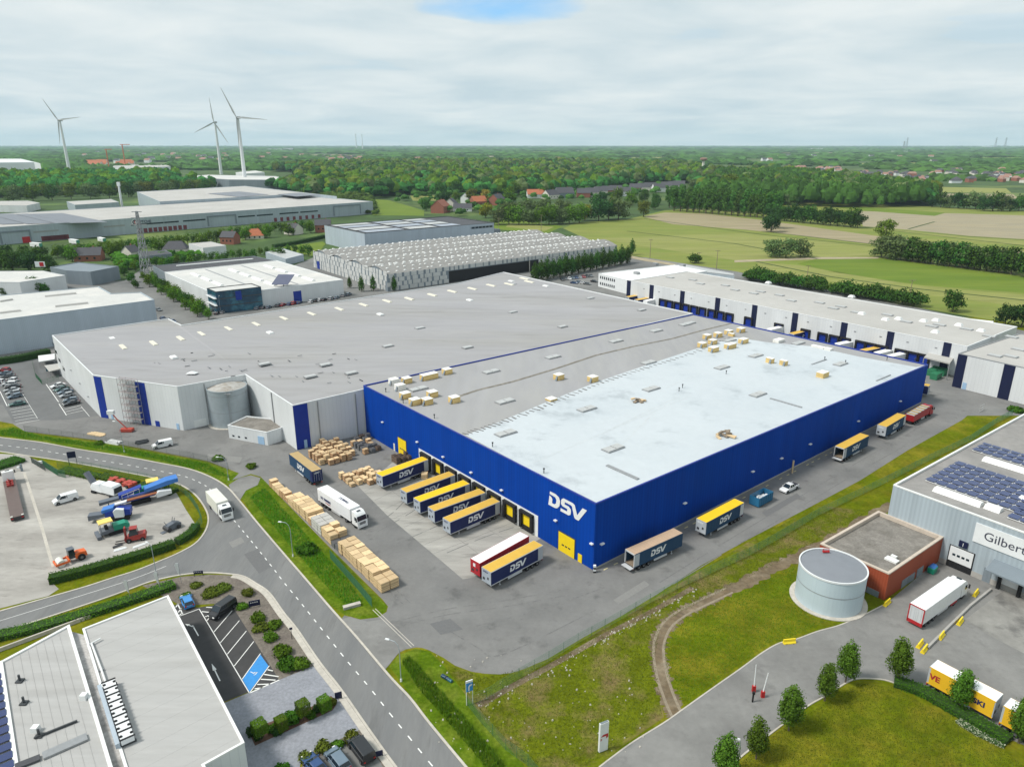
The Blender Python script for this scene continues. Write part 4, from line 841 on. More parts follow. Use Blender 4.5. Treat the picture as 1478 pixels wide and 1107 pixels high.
for i in range(5): mb = MB(); q = cc+ec_*(i/4-.5)*(lc_-.4)+Vector((0,0,.17)); obox(mb, q-Vector((0,0,.17)), ec_, .2, 1.9, .36); mb.build('foot', M['darksteel'], ch)
pt = thing('roof_pipe', 'long pale duct running along the pale roof from the cooling unit', 'pipe', P(140, 945, 6.2)); mb = MB(); q = [P(x, y, 6.5) for x, y in ((158,1000),(146,965),(132,928),(145,921))]; mb.path(q, .14); mb.build('duct', M['dome'], pt)
for i, x in enumerate(q[:-1]): mb = MB(); mb.box((x.x, x.y, 6.28), (.5, .5, .4)); mb.build('support', M['frame'], pt)
B0, B1, B3 = P(100, 901, 6.0), P(164, 1112, 6.0), P(3, 953, 6.0); eb = (xy(B1)-xy(B0)).normalized(); nb2 = (xy(B3)-xy(B0)).normalized(); LB = (xy(B3)-xy(B0)).length
rb2 = hall('workshop', 'pale flat-roofed building with ridge vent and dark solar rows in the bottom corner', 'building', [xy(B0), xy(B0)+nb2*(LB+9), xy(B0)+nb2*(LB+9)+eb*48, xy(B0)+eb*48], 6.0, M['white_wall'], M['roof_ribs'], par=.2, cap=M['dome'], rim=.4)
for i in range(1, 9):
    mb = MB(); p = xy(B0)+nb2*(.6+i*LB/8.6); mb.strip([p+eb*.6, p+eb*46], .05, 5.8, 5.84); mb.build('roof_seam', M['roof_ribs'], rb2)
for i in range(13):
    mb = MB(); q = xy(B0)+nb2*(LB+2.3)+eb*(3+i*1.75); mb.box((q.x, q.y, 6.15), (1.15, 3.6, .07), math.atan2(eb.y, eb.x), tilt=.12); mb.build('solar_row', M['pv'], rb2)
mb = MB(); p = xy(B0)+nb2*(LB+.2); mb.strip([p, p+eb*46], .5, 5.8, 6.1); mb.build('roof_kerb', M['dome'], rb2)
for (x0, y0), (x1, y1), m_, w_ in (((62,1092),(126,1064),'frame',1.3), ((22,1108),(58,1094),'roof_dark',1.0), ((50,1066),(112,1041),'darksteel',.22)):
    p, q = P(x0, y0, 5.85), P(x1, y1, 5.85); mb = MB(); obox(mb, (p+q)/2, (xy(q)-xy(p)).normalized(), (q-p).length, w_, .28); mb.build('ridge_vent', M[m_], rb2)
for x, y in ((29, 983), (35, 1015), (57, 1062)):
    q = P(x, y, 5.8); mb = MB(); mb.tube(q, q+Vector((0,0,1.1)), .16); mb.box((q.x, q.y, 5.9), (.9, .9, .2)); mb.build('flue', M['darksteel'], rb2)
for x, y, m_ in ((122, 1008, 'dome'), (52, 1055, 'dome')):
    q = P(x, y, 5.8); mb = MB(); mb.box((q.x, q.y, 6.2), (.9, .9, .8), top=(.9, .9)); mb.build('vent_box', M[m_], rb2)
mb = MB(); mb.prism(ccw([tuple(p[:2]) for p in (xy(A3)-na*.15, xy(A3)-na*.15+ea*48, xy(B0)+eb*44, xy(B0)+eb*.5)]), 0, 5.0); mb.build('link_roof', mat('pebble_roof', (.42, .41, .40), .9, .25, 2.5, .2, .3, col2=(.25, .24, .23), mix=(.45, .65), detail=9), rb2)
gt = thing('boundary_wall', 'low pale concrete wall between the clipped hedge and the flat roofs', 'wall', P(60, 925)); mb = MB()
mb.strip(px((-40, 958), (0, 940), (100, 903), (150, 884), (243, 847)), .3, 0, .7); mb.build('coping', M['kerb'], gt)

# hall with the chequered white cladding and sawtooth gables
hP = 9.6; q0, q1, q3 = P(558.4, 396.2, hP), P(890.5, 354.6, hP), P(451.4, 365, hP)
pe, pn = (xy(q1)-xy(q0)).normalized(), (xy(q3)-xy(q0)).normalized(); pl, pd = (xy(q1)-xy(q0)).length, (xy(q3)-xy(q0)).length
ck = thing('exhibition_hall', 'grey-white chequered hall with ridged roof dotted by many small skylights', 'hall', xy(q0)+pe*pl/2+pn*pd/2)
mb = MB(); c4 = [xy(q0), xy(q0)+pe*pl, xy(q0)+pe*pl+pn*pd, xy(q0)+pn*pd]
bw = pl*.66
mb.prism(c4, 0, hP, cap=False)
for side_ in (0, 1):          # gable triangles
    o = xy(q0)+pe*(pl*side_)
    for k in range(4):
        tri = [o+pn*(pd*k/4)+Vector((0,0,hP)), o+pn*(pd*(k+1)/4)+Vector((0,0,hP)), o+pn*(pd*(k+.5)/4)+Vector((0,0,hP+3.0))]; mb.face(tri if side_ else tri[::-1])
mb.build('wall', M['slate_wall'], ck)
mb = MB()
for k in range(4):
    prof = [(k+t_/6, 3.0*(1-abs(2*t_/6-1)**1.6)) for t_ in range(7)]
    for (a_, za), (b_, zb2) in zip(prof, prof[1:]):
        A_, B_ = xy(q0)+pn*(pd*a_/4)-pe*.3, xy(q0)+pn*(pd*b_/4)-pe*.3
        mb.face([A_+Vector((0,0,hP+za+.03)), A_+pe*(pl+.6)+Vector((0,0,hP+za+.03)), B_+pe*(pl+.6)+Vector((0,0,hP+zb2+.03)), B_+Vector((0,0,hP+zb2+.03))])
mb.build('roof', mat('grey_roof_tiles', (.25, .245, .235), .85, .12, .6, .08, .05), ck)
mb = MB(); rd = random.Random(5)
for k in range(4):
    for j in range(6):
        f_ = (j+.5)/6; zz = 3.0*(1-abs(2*f_-1)**1.6)
        for i in range(int(pl/5)):
            c = xy(q0)+pn*(pd*(k+f_)/4)+pe*(2+5*i+(2.5 if j % 2 else 0)+rd.uniform(-1.3,1.3)); mb.box((c.x, c.y, hP+zz+.22), (1.35, 1.15, .4), math.atan2(pe.y, pe.x), top=(.6, .6))
tag(mb.build('skylight', M['dome'], ck), kind='stuff')
M['clad'] = mat('white_cladding', (.52, .53, .52), .7, .12, .3)
def chequer(a, b, z0, z1, rows, skip=None):
    mb = MB(); L_ = (b-a).length; rh = (z1-z0)/rows
    for r_ in range(rows):
        u = rd.uniform(0, 2)
        while u < L_-2:
            w_ = rd.choice((2.2, 3.4, 3.4, 5.0)); 
            if not (skip and skip[0] < u+w_/2 < skip[1] and r_ < rows-1): onwall(mb, a, b, u, min(u+w_, L_), z0+r_*rh+.15, z0+(r_+1)*rh, .12)
            u += w_+rd.choice((.8, 1.2, 1.6))
    return mb
u_a, u_b = W(648, 400, xy(q0), c4[1])[0], W(777, 378, xy(q0), c4[1])[0]
chequer(c4[0], c4[1], 0, hP, 4, (u_a, u_b)).build('cladding', M['clad'], ck)
chequer(c4[3], c4[0], 0, hP+1.5, 4).build('cladding', M['clad'], ck)
chequer(c4[1], c4[2], 0, hP, 4).build('cladding', M['clad'], ck)
mb = MB(); onwall(mb, c4[0], c4[1], u_a, u_b, .05, hP*.72, .07); mb.build('loading_bay', M['black'], ck)
mb = MB(); p = c4[0]+pe*(u_b-8)+Vector((pe.y, -pe.x, 0))*.6; mb.tube((p.x, p.y, 0), (p.x, p.y, 7), .3); mb.build('column', M['kerb'], ck)
u0 = W(460, 385, c4[3], c4[0])[0]; mb = MB(); onwall(mb, c4[3], c4[0], max(.3, u0-2.2), u0+2.2, .05, 5, .2); mb.build('sectional_door', M['blue_trim'], ck)

# blue-grey hall behind it
r0, r1, r3 = P(526, 337, 15), P(713, 321.5, 15), P(468, 325, 15); rp4 = para(r0, r1, r3)
bg = hall('distribution_hall', 'tall blue-grey hall with solar panels edged in black behind the chequered hall', 'warehouse', rp4, 15, M['blueish_wall'], M['roof_dark'], par=.5, cap=M['darksteel'], rim=.8)
eR, nR = (rp4[1]-rp4[0]).normalized(), (rp4[3]-rp4[0]).normalized(); lR, dR = (rp4[1]-rp4[0]).length, (rp4[3]-rp4[0]).length
for j, (v0, v1) in enumerate(((.05,.24),(.30,.50),(.56,.74),(.79,.94))):
    for i, (a_, b_) in enumerate(((.03,.30),(.34,.55),(.58,.74))):
        c = [rp4[0]+eR*lR*u+nR*dR*v for u, v in ((a_,v0),(b_,v0),(b_,v1),(a_,v1))]; roofsheet(bg, c, 14.5, M['domegrey'] if (i+j) % 2 else mat('pv_pale', (.27, .30, .36), .3, .1, .3, spec=.6), lift=.5)
mb = MB(); onwall(mb, rp4[0], rp4[1], lR*.80, lR*.99, 11.2, 13.0, .05); mb.build('window_strip', M['slate_wall'], bg)
for k in range(6): mb = MB(); onwall(mb, rp4[0], rp4[1], lR*(.81+.03*k), lR*(.833+.03*k), 11.4, 12.8, .09); mb.build('window', M['glass'], bg)
s0, s1 = P(531, 349, 8), P(722, 331, 8); sn = Vector((s0.y-s1.y, s1.x-s0.x, 0)).normalized()
hall('loading_annex', 'lower dark-roofed annex in front of the blue-grey hall', 'outbuilding', [xy(s0), xy(s1), xy(s1)+sn*22, xy(s0)+sn*22], 8, M['slate_wall'], M['roof_dark'], par=.2)
# white-roofed hall with glass offices
w1, w2, w3 = P(495, 403.7, 8.8), P(399, 376, 8.8), P(237.5, 392.8, 8.8); wpl = [xy(w1), xy(w2), xy(w3), xy(w3)+xy(w1)-xy(w2)]
gh = hall('hall', 'white-roofed grey hall with dark blue glass offices at its corner', 'warehouse', wpl, 8.8, M['white_wall'], M['roof_wh'], par=.2, cap=M['white'], rim=.4)
f3, f1_ = wpl[3], wpl[0]; eW = (f1_-f3).normalized(); nW = (wpl[2]-f3).normalized(); lW, dW = (f1_-f3).length, (wpl[2]-f3).length
for a_ in (.16, .48, .80):
    for k in range(4):
        c = f3+eW*lW*a_+nW*dW*(.16+.2*k)+Vector((0,0,8.6)); mb = MB(); obox(mb, c, nW, dW*.15, 2.4, .7, top=(.98, .5)); mb.build('rooflight', M['dome'], gh)
for a_ in (.32, .64): c = f3+eW*lW*a_+nW*dW*.5+Vector((0,0,8.6)); mb = MB(); obox(mb, c, nW, dW*.9, .9, .12); mb.build('gutter', M['frame'], gh)
door(gh, f3, f1_, 423, 421, 436, 435, 'blue_trim', 'sectional_door')
de = [wpl[2], wpl[1], xy(P(366, 369.4, 8.6)), xy(P(220.3, 383.6, 8.6))]
dx = hall('storage_hall', 'dark-roofed extension with a white rooflight strip behind the white roof', 'warehouse', [p+nW*.1 for p in de], 8.5, M['slate_wall'], M['roof_dark'], par=.2)
p, q = P(255, 384.5, 8.4), P(365, 374.5, 8.4); mb = MB(); obox(mb, (p+q)/2, (xy(q)-xy(p)).normalized(), (q-p).length, 1.8, .5); mb.build('rooflight', M['dome'], dx)
a_, b_, c_ = P(310.6, 421.3, 10.8), P(376.6, 414, 10.8), P(298.4, 416, 10.8); gp = [xy(a_), xy(b_), xy(b_)+(xy(c_)-xy(a_))*1.0, xy(c_)]
go = hall('glass_office', 'three-storey dark blue glass office block with pale flat roof', 'office', gp, 10.8, M['bglass'], M['roof_wh'], par=.3, cap=M['darksteel'], rim=.4)
for zz in (3.6, 7.2): mb = MB(); onwall(mb, gp[0], gp[1], .1, (gp[1]-gp[0]).length-.1, zz-.25, zz+.15, .06); mb.build('floor_band', M['darksteel'], go)
for zz in (4.2, 7.6): mb = MB(); onwall(mb, gp[3], gp[0], .1, (gp[0]-gp[3]).length+1, zz-.2, zz+.1, 1.2); mb.build('sunshade', M['white'], go)
mb = MB(); l_ = (gp[1]-gp[0]).length; onwall(mb, gp[0], gp[1], l_*.42, l_*.55, 5.6, 10, .08); mb.build('blue_panel', M['blue_trim'], go)
# solar tracker beside it
tr = thing('solar_tracker', 'tilted square solar panel on a mast in front of the white-roofed hall', 'solar panel', P(412, 437)); q = P(412, 437); zt2 = HZ(412, 437, 405)
mb = MB(); mb.tube(q, q+Vector((0,0,zt2)), .35, .25); mb.build('mast', M['frame'], tr)
mb = MB(); mb.mesh([q+Vector((sx*4.2+sy*1.0, sy*3.2, zt2+.4+sy*2.0+o)) for o in (0, .18) for sx, sy in ((-1,-1),(1,-1),(1,1),(-1,1))], [(0,3,2,1),(4,5,6,7),(0,1,5,4),(1,2,6,5),(2,3,7,6),(3,0,4,7)]); mb.build('panel', mat('pv_violet', (.10, .11, .17), .25, .1, .4, spec=.6), tr)
# left grey hall
z_ = 13.6; l0, l1 = P(-120, 477, z_), P(222.6, 432.8, z_); lp = [xy(l0), xy(l1), xy(P(203,421.7,z_)), xy(P(160.6,423.7,z_)), xy(P(142,413.5,z_)), xy(P(-120,437,z_))]
lh2 = hall('hall', 'long plain blue-grey hall with pale roof and low ridge lights left of the big roof', 'warehouse', lp, z_, M['blueish_wall'], M['roof_wh'], par=.25, cap=M['grey_wall'], rim=.5)
for (x0, y0), (x1, y1) in (((65,428.5),(110,424)), ((80,443),(127,438)), ((0,436),(18,433)), ((0,452.5),(30,449))):
    p, q = P(x0, y0, z_-.2), P(x1, y1, z_-.2); mb = MB(); obox(mb, (p+q)/2, (xy(q)-xy(p)).normalized(), (q-p).length, 1.6, .6, top=(1, .5)); mb.build('rooflight', M['roof_pale'], lh2)
hall('hall', 'white-walled hall with pale roof behind the long blue-grey hall', 'warehouse', [xy(P(x, y, 8)) for x, y in ((-80,406),(28,407.5),(94,397.5),(62,391),(-60,392))], 8, M['white_wall'], M['roof_wh'], par=.2)
sl2 = hall('hall', 'slate-grey boxy hall with two facets between white hall and hedges', 'warehouse', [xy(P(x, y, 8)) for x, y in ((72,385.5),(95,390.5),(130,392.5),(171,384.5),(112,378.5))], 8, M['slate_wall'], M['slate_wall'], par=.4)
sp_ = thing('sign', 'red and white advertising sign beside the white hall roof', 'sign', P(62, 402)); mb = MB(); q = P(62, 402); mb.tube(q, q+Vector((0,0,7)), .12); mb.build('post', M['frame'], sp_)
mb = MB(); mb.box((q.x, q.y, 8.6), (6, .3, 3.2)); f = mb.build('panel', M['white'], sp_); mb = MB(); mb.box((q.x+1, q.y-.2, 8.6), (2.5, .1, 2.4)); mb.build('red_field', M['red'], sp_)
hall('shed', 'small white box-shaped building with flat pale roof among the gardens', 'outbuilding', [xy(P(x, y, 7)) for x, y in ((272,351.5),(293,358),(326,354.5),(304,349))], 7, M['white_wall'], M['roof_pale'], par=.2)
hall('shed', 'low grey-blue shed with metal roof beside the bright green lawn', 'outbuilding', [xy(P(x, y, 4.5)) for x, y in ((383,364),(412,374),(438,367.5),(407,358.5))], 4.5, M['blueish_wall'], M['domegrey'], par=.1)
hall('shed', 'dark navy shed with flat roof behind the tall pylon', 'outbuilding', [xy(P(x, y, 5)) for x, y in ((199,364),(205,370),(248,366),(238,361))], 5, M['slate_wall'], M['roof_dark'], par=.1)

# the huge logistics centre
zL = 14; b0, b1 = P(-150, 338.5, zL), P(538, 291, zL); eL = (xy(b1)-xy(b0)).normalized(); nL = Vector((-eL.y, eL.x, 0)); LL = (xy(b1)-xy(b0)).length
k1 = P(0, 308.6, zL); dpt = (xy(k1)-xy(b0)).dot(nL)
k2 = P(352, 268.5, zL)
lc = hall('logistics_centre', 'huge pale grey logistics centre with a strip of windows and solar fields on its roof', 'warehouse', [xy(b0), xy(b1), xy(b1)+nL*dpt, xy(b0)+nL*dpt], zL, M['grey_wall'], M['roof_pale'], par=.4, cap=M['grey_wall'], rim=.6)
bk_ = [xy(b1)-eL*5+nL*(dpt+.2), xy(b1)-eL*5+nL*(dpt+120), xy(P(197.4, 277, 17))+nL*40, xy(P(197.4, 277, 17)), xy(P(286, 292, 14))]
lc2 = hall('logistics_hall', 'rear volume of the logistics centre with pale roof and solar field', 'warehouse', [xy(P(197.4,277,17)), xy(b1)-eL*(LL*.43)+nL*(dpt+.2), xy(b1)-eL*3+nL*(dpt+.2), xy(P(486,283.5,17)), xy(P(352,268.5,17))], 17, M['grey_wall'], M['roof_pale'], par=.4, rim=.6)
def Lz(x, y): u, z = W(x, y, xy(b0), xy(b1)); return u, z
M['pvfar'] = mat('far_solar', (.13, .135, .16), .35, .12, .2, spec=.5)
for (x0, x1) in ((-60, 3), (6, 38), (42, 80), (84, 103), (106, 165) if 0 else (106, 160)):
    a_, b_ = P(x0, 325.5-.018*x0, zL-.4), P(x1, 325.5-.018*x1-.6, zL-.4); 
    c = [xy(a_)+nL*6, xy(b_)+nL*6, xy(b_)+nL*(dpt-10), xy(a_)+nL*(dpt-10)]; roofsheet(lc, c, zL-.4, M['pvfar'])
for pts in (((300,279.5),(345,276.5),(388,281),(345,284.5)), ((400,280.5),(432,278.5),(458,281.5),(428,284))): roofsheet(lc2, [xy(P(x, y, 17)) for x, y in pts], 16.6, M['pvfar'])
for (x0, x1) in ((189,236),(237.5,258),(264,282) if 0 else (265,297),(345,369),(372,395),(352,370) if 0 else (405,432),(435,460)):
    y = lambda x: 337-.1075*(x-160) + 0; u0 = Lz(x0, 325)[0]; u1 = Lz(x1, 320)[0]; mb = MB(); onwall(mb, xy(b0), xy(b1), u0, u1, 7.3, 8.6, .1); mb.build('window', M['glass'], lc)
for (x0, x1) in ((47,84),(150,181)): u0 = Lz(x0, 330)[0]; u1 = Lz(x1, 330)[0]; mb = MB(); onwall(mb, xy(b0), xy(b1), u0, u1, 7.5, 8.8, .1); mb.build('louvre', M['frame'], lc)
for (x0, x1, z0, z1) in ((-3,41,1,10.5),(301,342,1.5,11),(483,522,1.5,12)):
    u0 = Lz(x0, 330)[0]; u1 = Lz(x1, 322)[0]; f_ = MB()
    onwall(f_, xy(b0), xy(b1), u0, u1, z1-1.2, z1, .5); onwall(f_, xy(b0), xy(b1), u0, u0+1.2, z0, z1-1.2, .5); onwall(f_, xy(b0), xy(b1), u1-1.2, u1, z0, z1-1.2, .5); f_.build('portal_frame', M['slate_wall'], lc)
M['dockred'] = mat('dull_red_door', (.16, .035, .04), .6, .1, 1)
for k in range(30):
    x = 62+k*3.1 if k < 12 else 204+(k-12)*7.2 if k < 22 else 400+(k-22)*9
    u = Lz(x, 340)[0]; mb = MB(); onwall(mb, xy(b0), xy(b1), u-1.6, u+1.6, .3, 4.2, .15); mb.build('dock_door', M['dockred'], lc)
mb = MB(); u0 = Lz(31, 340)[0]; onwall(mb, xy(b0), xy(b1), u0, u0+6, .1, 5.0, .2); mb.build('sectional_door', M['red'], lc)
u0, zc_ = Lz(194.5, 321); c = xy(b0)+eL*u0+Vector((eL.y, -eL.x, 0))*.2+Vector((0,0,zc_)); 
ring = lambda a0, a1, r0, r1: [c+eL*(r*math.cos(t))+Vector((0,0,r*math.sin(t))) for r, ts in ((r1, np.linspace(a0, a1, 14)), (r0, np.linspace(a1, a0, 14))) for t in ts]
mb = MB(); bmf = ring(0, 6.2, 0.02, 2.9); mb.face(ring(0, 6.283, 2.2, 2.9)[:14]); em = mb.build('emblem', M['white'], lc)
c = c+Vector((eL.y, -eL.x, 0))*.06
mb = MB(); rg = ring(.9, 4.6, 1.2, 2.2); [mb.face([rg[i], rg[i+1], rg[26-i], rg[27-i]]) for i in range(13)]; mb.build('emblem_ring', M['navy'], em)
mb = MB(); mb.face([c+eL*x+Vector((0,0,z)) for x, z in ((.2,1.5),(-.9,0),(.2,-1.5),(.9,-1.5),(0,0),(.9,1.5))]); mb.build('emblem_chevron', M['red'], em)
u0, zc_ = Lz(199.5, 321); mb = MB(); text_mesh(mb, 'PTCHE', lambda u, v: xy(b0)+eL*(u0+1.2+u)+Vector((eL.y, -eL.x, 0))*.2+Vector((0,0,zc_-1.0+v)), 3.3, .06); mb.build('lettering', M['navy'], lc)

# small far buildings
def far(name, label, cat, pts, h, wall, roof): return hall(name, label, cat, [xy(P(x, y, h)) for x, y in pts], h, M[wall], M[roof], par=.2, rim=.5)
far('hall', 'big bright white hall at the far left behind the trees', 'warehouse', ((-120,236),(49,234.5),(58,236),(30,229.5),(-120,229.5)), 28, 'white', 'white')
far('hall', 'low white shed with grey roof left of the vent mast', 'warehouse', ((-40,296),(38,297),(57,293),(40,290),(-40,291)), 8, 'white_wall', 'roof_pale')
far('hall', 'grey workshop with dark gates beside the tall vent mast', 'warehouse', ((96,291),(108,296),(172,292),(160,287.5)), 9, 'grey_wall', 'roof_pale')
far('hall', 'dark-walled hall with white roof at the foot of two wind turbines', 'warehouse', ((266,255),(330,259.5),(418,260),(398,254.5),(300,252.5)), 16, 'slate_wall', 'roof_wh')
far('hall', 'small white flat hall behind the wind turbines', 'warehouse', ((340,249),(352,251),(382,249),(368,246.5)), 18, 'white', 'roof_wh')
far('hall', 'long pale low hall beneath the red tower crane', 'warehouse', ((163,240),(200,242.5),(246,240.5),(240,238.5),(170,238)), 14, 'white_wall', 'roof_pale')
far('hall', 'thin white hall at the foot of the lone wind turbine', 'warehouse', ((80,252),(112,253),(114,250.5),(90,250)), 8, 'white_wall', 'roof_wh')
# houses
def house(label, x, y, w, d, h, roof, wall, rz=0.0, chimney=True, group=None, hip=False, name='house'):
    c = P(x, y); t = thing(name, label, 'house', c, group); mb = MB(); M4 = lambda px_, py_, z: c+Matrix.Rotation(rz, 3, 'Z') @ Vector((px_, py_, 0))+Vector((0, 0, z))
    rh = d*.42; hw, hd = w/2, d/2; i_ = d*.35 if hip else 0
    mb.prism([tuple(M4(*q, 0)[:2]) for q in ((-hw,-hd),(hw,-hd),(hw,hd),(-hw,hd))], 0, h, cap=False)
    if not hip:
        mb.face([M4(-hw,hd,h), M4(-hw,-hd,h), M4(-hw,0,h+rh)]); mb.face([M4(hw,-hd,h), M4(hw,hd,h), M4(hw,0,h+rh)])
    wl_ = mb.build('wall', M[wall], t); o = .4; mb = MB(); a_, b_ = hw+o-i_, h+rh+.05; zl = h-o*.8
    mb.face([M4(-hw-o,-hd-o,zl), M4(hw+o,-hd-o,zl), M4(a_,0,b_), M4(-a_,0,b_)]); mb.face([M4(hw+o,hd+o,zl), M4(-hw-o,hd+o,zl), M4(-a_,0,b_), M4(a_,0,b_)])
    if hip: mb.face([M4(hw+o,-hd-o,zl), M4(hw+o,hd+o,zl), M4(a_,0,b_)]); mb.face([M4(-hw-o,hd+o,zl), M4(-hw-o,-hd-o,zl), M4(-a_,0,b_)])
    rf = mb.build('roof', M[roof], t)
    if chimney: mb = MB(); q = M4(hw*.4, .6, h+rh); mb.box((q.x, q.y, q.z), (.8, .8, 1.8), rz); mb.build('chimney', M['brick'], rf)
    if wall is not None and w > 6 and group is None:
        for sx in (-.5, 0, .5):
            mb = MB(); q = M4(sx*w*.55, -hd-.04, h*.5); mb.box((q.x, q.y, h*.5), (1.3, .1, 1.4), rz); mb.build('window', M['glass'], t)
    return t
for a in (('brick house with long slate-dark gable roof beside the trees left of the pylon', 130, 376, 17, 11, 4.5, 'slate', 'brick', .25),
          ('brick house with steep dark roof behind the white flat-roofed shed', 333, 352, 12, 10, 6, 'slate', 'brick', -.2),
          ('bungalow with broad orange tiled roof on the lawn', 368, 344, 15, 12, 3.0, 'tiles', 'render', .3, True, None, True),
          ('bungalow with dark hipped roof next to the navy shed', 255, 364, 17, 12, 3.2, 'slate', 'render', .2, False, None, True),
          ('pale grey gabled house left of the navy shed', 190, 373, 8, 10, 5, 'slate', 'render', 1.2),
          ('tall red brick house beside the blue-grey hall', 467, 335, 14, 11, 7, 'slate', 'brick', .2),
          ('pale house with steep grey roof among the garden trees', 424, 338, 13, 11, 5, 'slate', 'render', -.5),
          ('dark red brick house at the near edge of the wood', 636, 307, 22, 16, 8, 'brick', 'brick', 1.3),
          ('white gabled house with dark slate roof beside the red brick one', 651, 304, 15, 18, 7, 'slate', 'render', 1.4),
          ('low white house with hedge in front at wood edge', 668, 305, 22, 12, 4, 'slate', 'white', 0),
          ('white-fronted house half behind a tree', 675, 293, 16, 14, 8, 'slate', 'white', 1.2),
          ('brick house between an orange-leaved tree and a white house', 690, 297, 20, 15, 6, 'tiles', 'brick', .6),
          ('dark-roofed brick house beside the round yellow tree', 717, 296, 20, 15, 8, 'slate', 'brick', 1.1),
          ('white cottage with a bright orange roof among dark trees', 773, 286, 26, 16, 6, 'tiles', 'white', .1),
          ('dark slate house right of the orange-roofed cottage', 795, 287, 22, 16, 6, 'slate', 'render', .7),
          ('long dark-roofed farmhouse with a white chimney', 814, 286, 26, 18, 8, 'slate', 'slate_wall', .3)): house(*a)
hr = random.Random(11)
for k, (x, y) in enumerate(((842,285),(854,284),(866,282),(877,281),(888,280),(900,283),(917,277),(928,276),(938,275),(950,277),(962,274),(972,273),(980,272))):
    wht = k in (5, 9); house('white terraced house with grey roof in the row behind the trees' if wht else 'grey-roofed brick house in the row behind the trees', x, y, 20, 15, 7, 'slate', 'white' if wht else 'brick' if k % 3 == 0 else 'render', hr.uniform(-.3, .3), False, 'houses in the row behind the trees')
M['pink'] = mat('weathered_tiles', (.30, .175, .14), .85, .15, .3)
for k in range(120):
    if k < 40: x, y = hr.uniform(1127, 1213), hr.uniform(243, 250)
    elif k < 78: x, y = hr.uniform(1232, 1338), hr.uniform(251, 264)
    else: x, y = hr.uniform(1345, 1478), hr.uniform(247, 265)
    red_ = hr.random() < (.7 if k < 40 else .3); house('red-roofed house in the far town beyond the wood' if red_ else 'grey-roofed house in the far town beyond the wood', x, y, hr.uniform(11, 21), 10, hr.uniform(5, 8), 'pink' if red_ else 'slate', hr.choice(('white', 'render', 'brick')), hr.uniform(0, 3), False, 'houses of the far town', True)
for k in range(10):
    x, y = hr.uniform(130, 188), hr.uniform(237, 241.5); house('orange-roofed house under the tower cranes', x, y, 42, 22, 9, 'tiles', 'render', hr.uniform(-.3, .3), False, 'houses under the tower cranes')
for k in range(60):
    x, y = hr.choice(((hr.uniform(330, 470), hr.uniform(218, 232)), (hr.uniform(1130, 1478), hr.uniform(224, 240)), (hr.uniform(120, 300), hr.uniform(220, 236)), (hr.uniform(196, 260), hr.uniform(223, 234)), (hr.uniform(280, 330), hr.uniform(224, 236)), (hr.uniform(470, 520), hr.uniform(228, 234)))); house('tiny far house showing between distant trees', x, y, 26, 16, 11, hr.choice(('pink', 'slate')), 'white', hr.uniform(-.5, .5), False, 'tiny houses among distant trees')
for k in range(14):
    x, y = hr.choice(((hr.uniform(1000, 1045), hr.uniform(243, 252)), (hr.uniform(800, 830), hr.uniform(231, 236)), (hr.uniform(1095, 1140), hr.uniform(228, 235)), (hr.uniform(600, 640), hr.uniform(228, 233)))); house('tiny pale house in a clearing of the great wood', x, y, 24, 16, 8, hr.choice(('pink', 'slate')), 'white', hr.uniform(-.5, .5), False, 'tiny houses in clearings of the wood')

# wind turbines, masts, cranes
def turbine(label, x, y, xt, yt, angs, rl, pitchrot=0.0, yaw=0.3):
    b = P(x, y); h = HZ(x, y, yt); t = thing('wind_turbine', label, 'wind turbine', b, 'wind turbines'); s = h/110
    mb = MB(); mb.tube(b, b+Vector((0,0,h)), 3.6*s, 1.9*s, 20); mb.build('tower', M['white'], t)
    hub = b+Vector((0,-6*s,h+1.5*s)); mb = MB(); mb.box((b.x, b.y+1.5*s, h+1.6*s), (4.2*s, 11*s, 4.0*s)); mb.build('nacelle', M['domegrey'], t)
    mb = MB(); mb.tube(hub+Vector((0,2.2*s,0)), hub+Vector((0,-1.8*s,0)), 2.1*s, .7*s, 14); hb = mb.build('hub', M['domegrey'], t)
    for a in angs:
        d = Vector((math.cos(R(a)), 0, math.sin(R(a)))); n = Vector((-d.z, 0, d.x)); mb = MB(); L = rl*s; prof = ((0, .9, .9), (.08, 1.3, .8), (.2, 2.3, .45), (.5, 1.5, .25), (.85, .8, .12), (1, .25, .06))
        vs = []; 
        for f_, c, th in prof:
            o = hub+d*L*f_; vs += [o-n*c*s*.5+Vector((0,th*s,0)), o+n*c*s*.9+Vector((0,0,0)), o-n*c*s*.5-Vector((0,th*s,0))]
        fs = [(3*i+j, 3*i+(j+1) % 3, 3*i+3+(j+1) % 3, 3*i+3+j) for i in range(len(prof)-1) for j in range(3)]; mb.mesh(vs, fs+[(0,2,1)]); mb.build('blade', M['domegrey'], t)
    return t
turbine('wind turbine standing alone at the far left, one blade pointing up left', 101, 252, 86, 175, (120, 7, 263), 50)
turbine('smaller wind turbine behind, one blade upright and one down right', 319.5, 252, 316, 178, (94, 301, 205), 52)
turbine('tallest wind turbine, nearest of the close pair, blade raised to upper left', 354.5, 268, 346, 171.5, (114, -4, 268), 52)
def mast(name, label, cat, x, y, yt, r0, r1, m_='white', head=None, group=None):
    b = P(x, y); h = HZ(x, y, yt); t = thing(name, label, cat, b, group); mb = MB(); mb.tube(b, b+Vector((0,0,h)), r0, r1, 8); mb.build('pole', M[m_], t)
    if head: mb = MB(); mb.box((b.x, b.y, h), head); mb.build('head', M[m_], t)
    return t, b, h
mast('vent_mast', 'tall white mast with a stubby antenna head behind the logistics centre', 'mast', 176.5, 299, 266, 1.5, 1.2, 'white', (3.4, 2.4, 5))
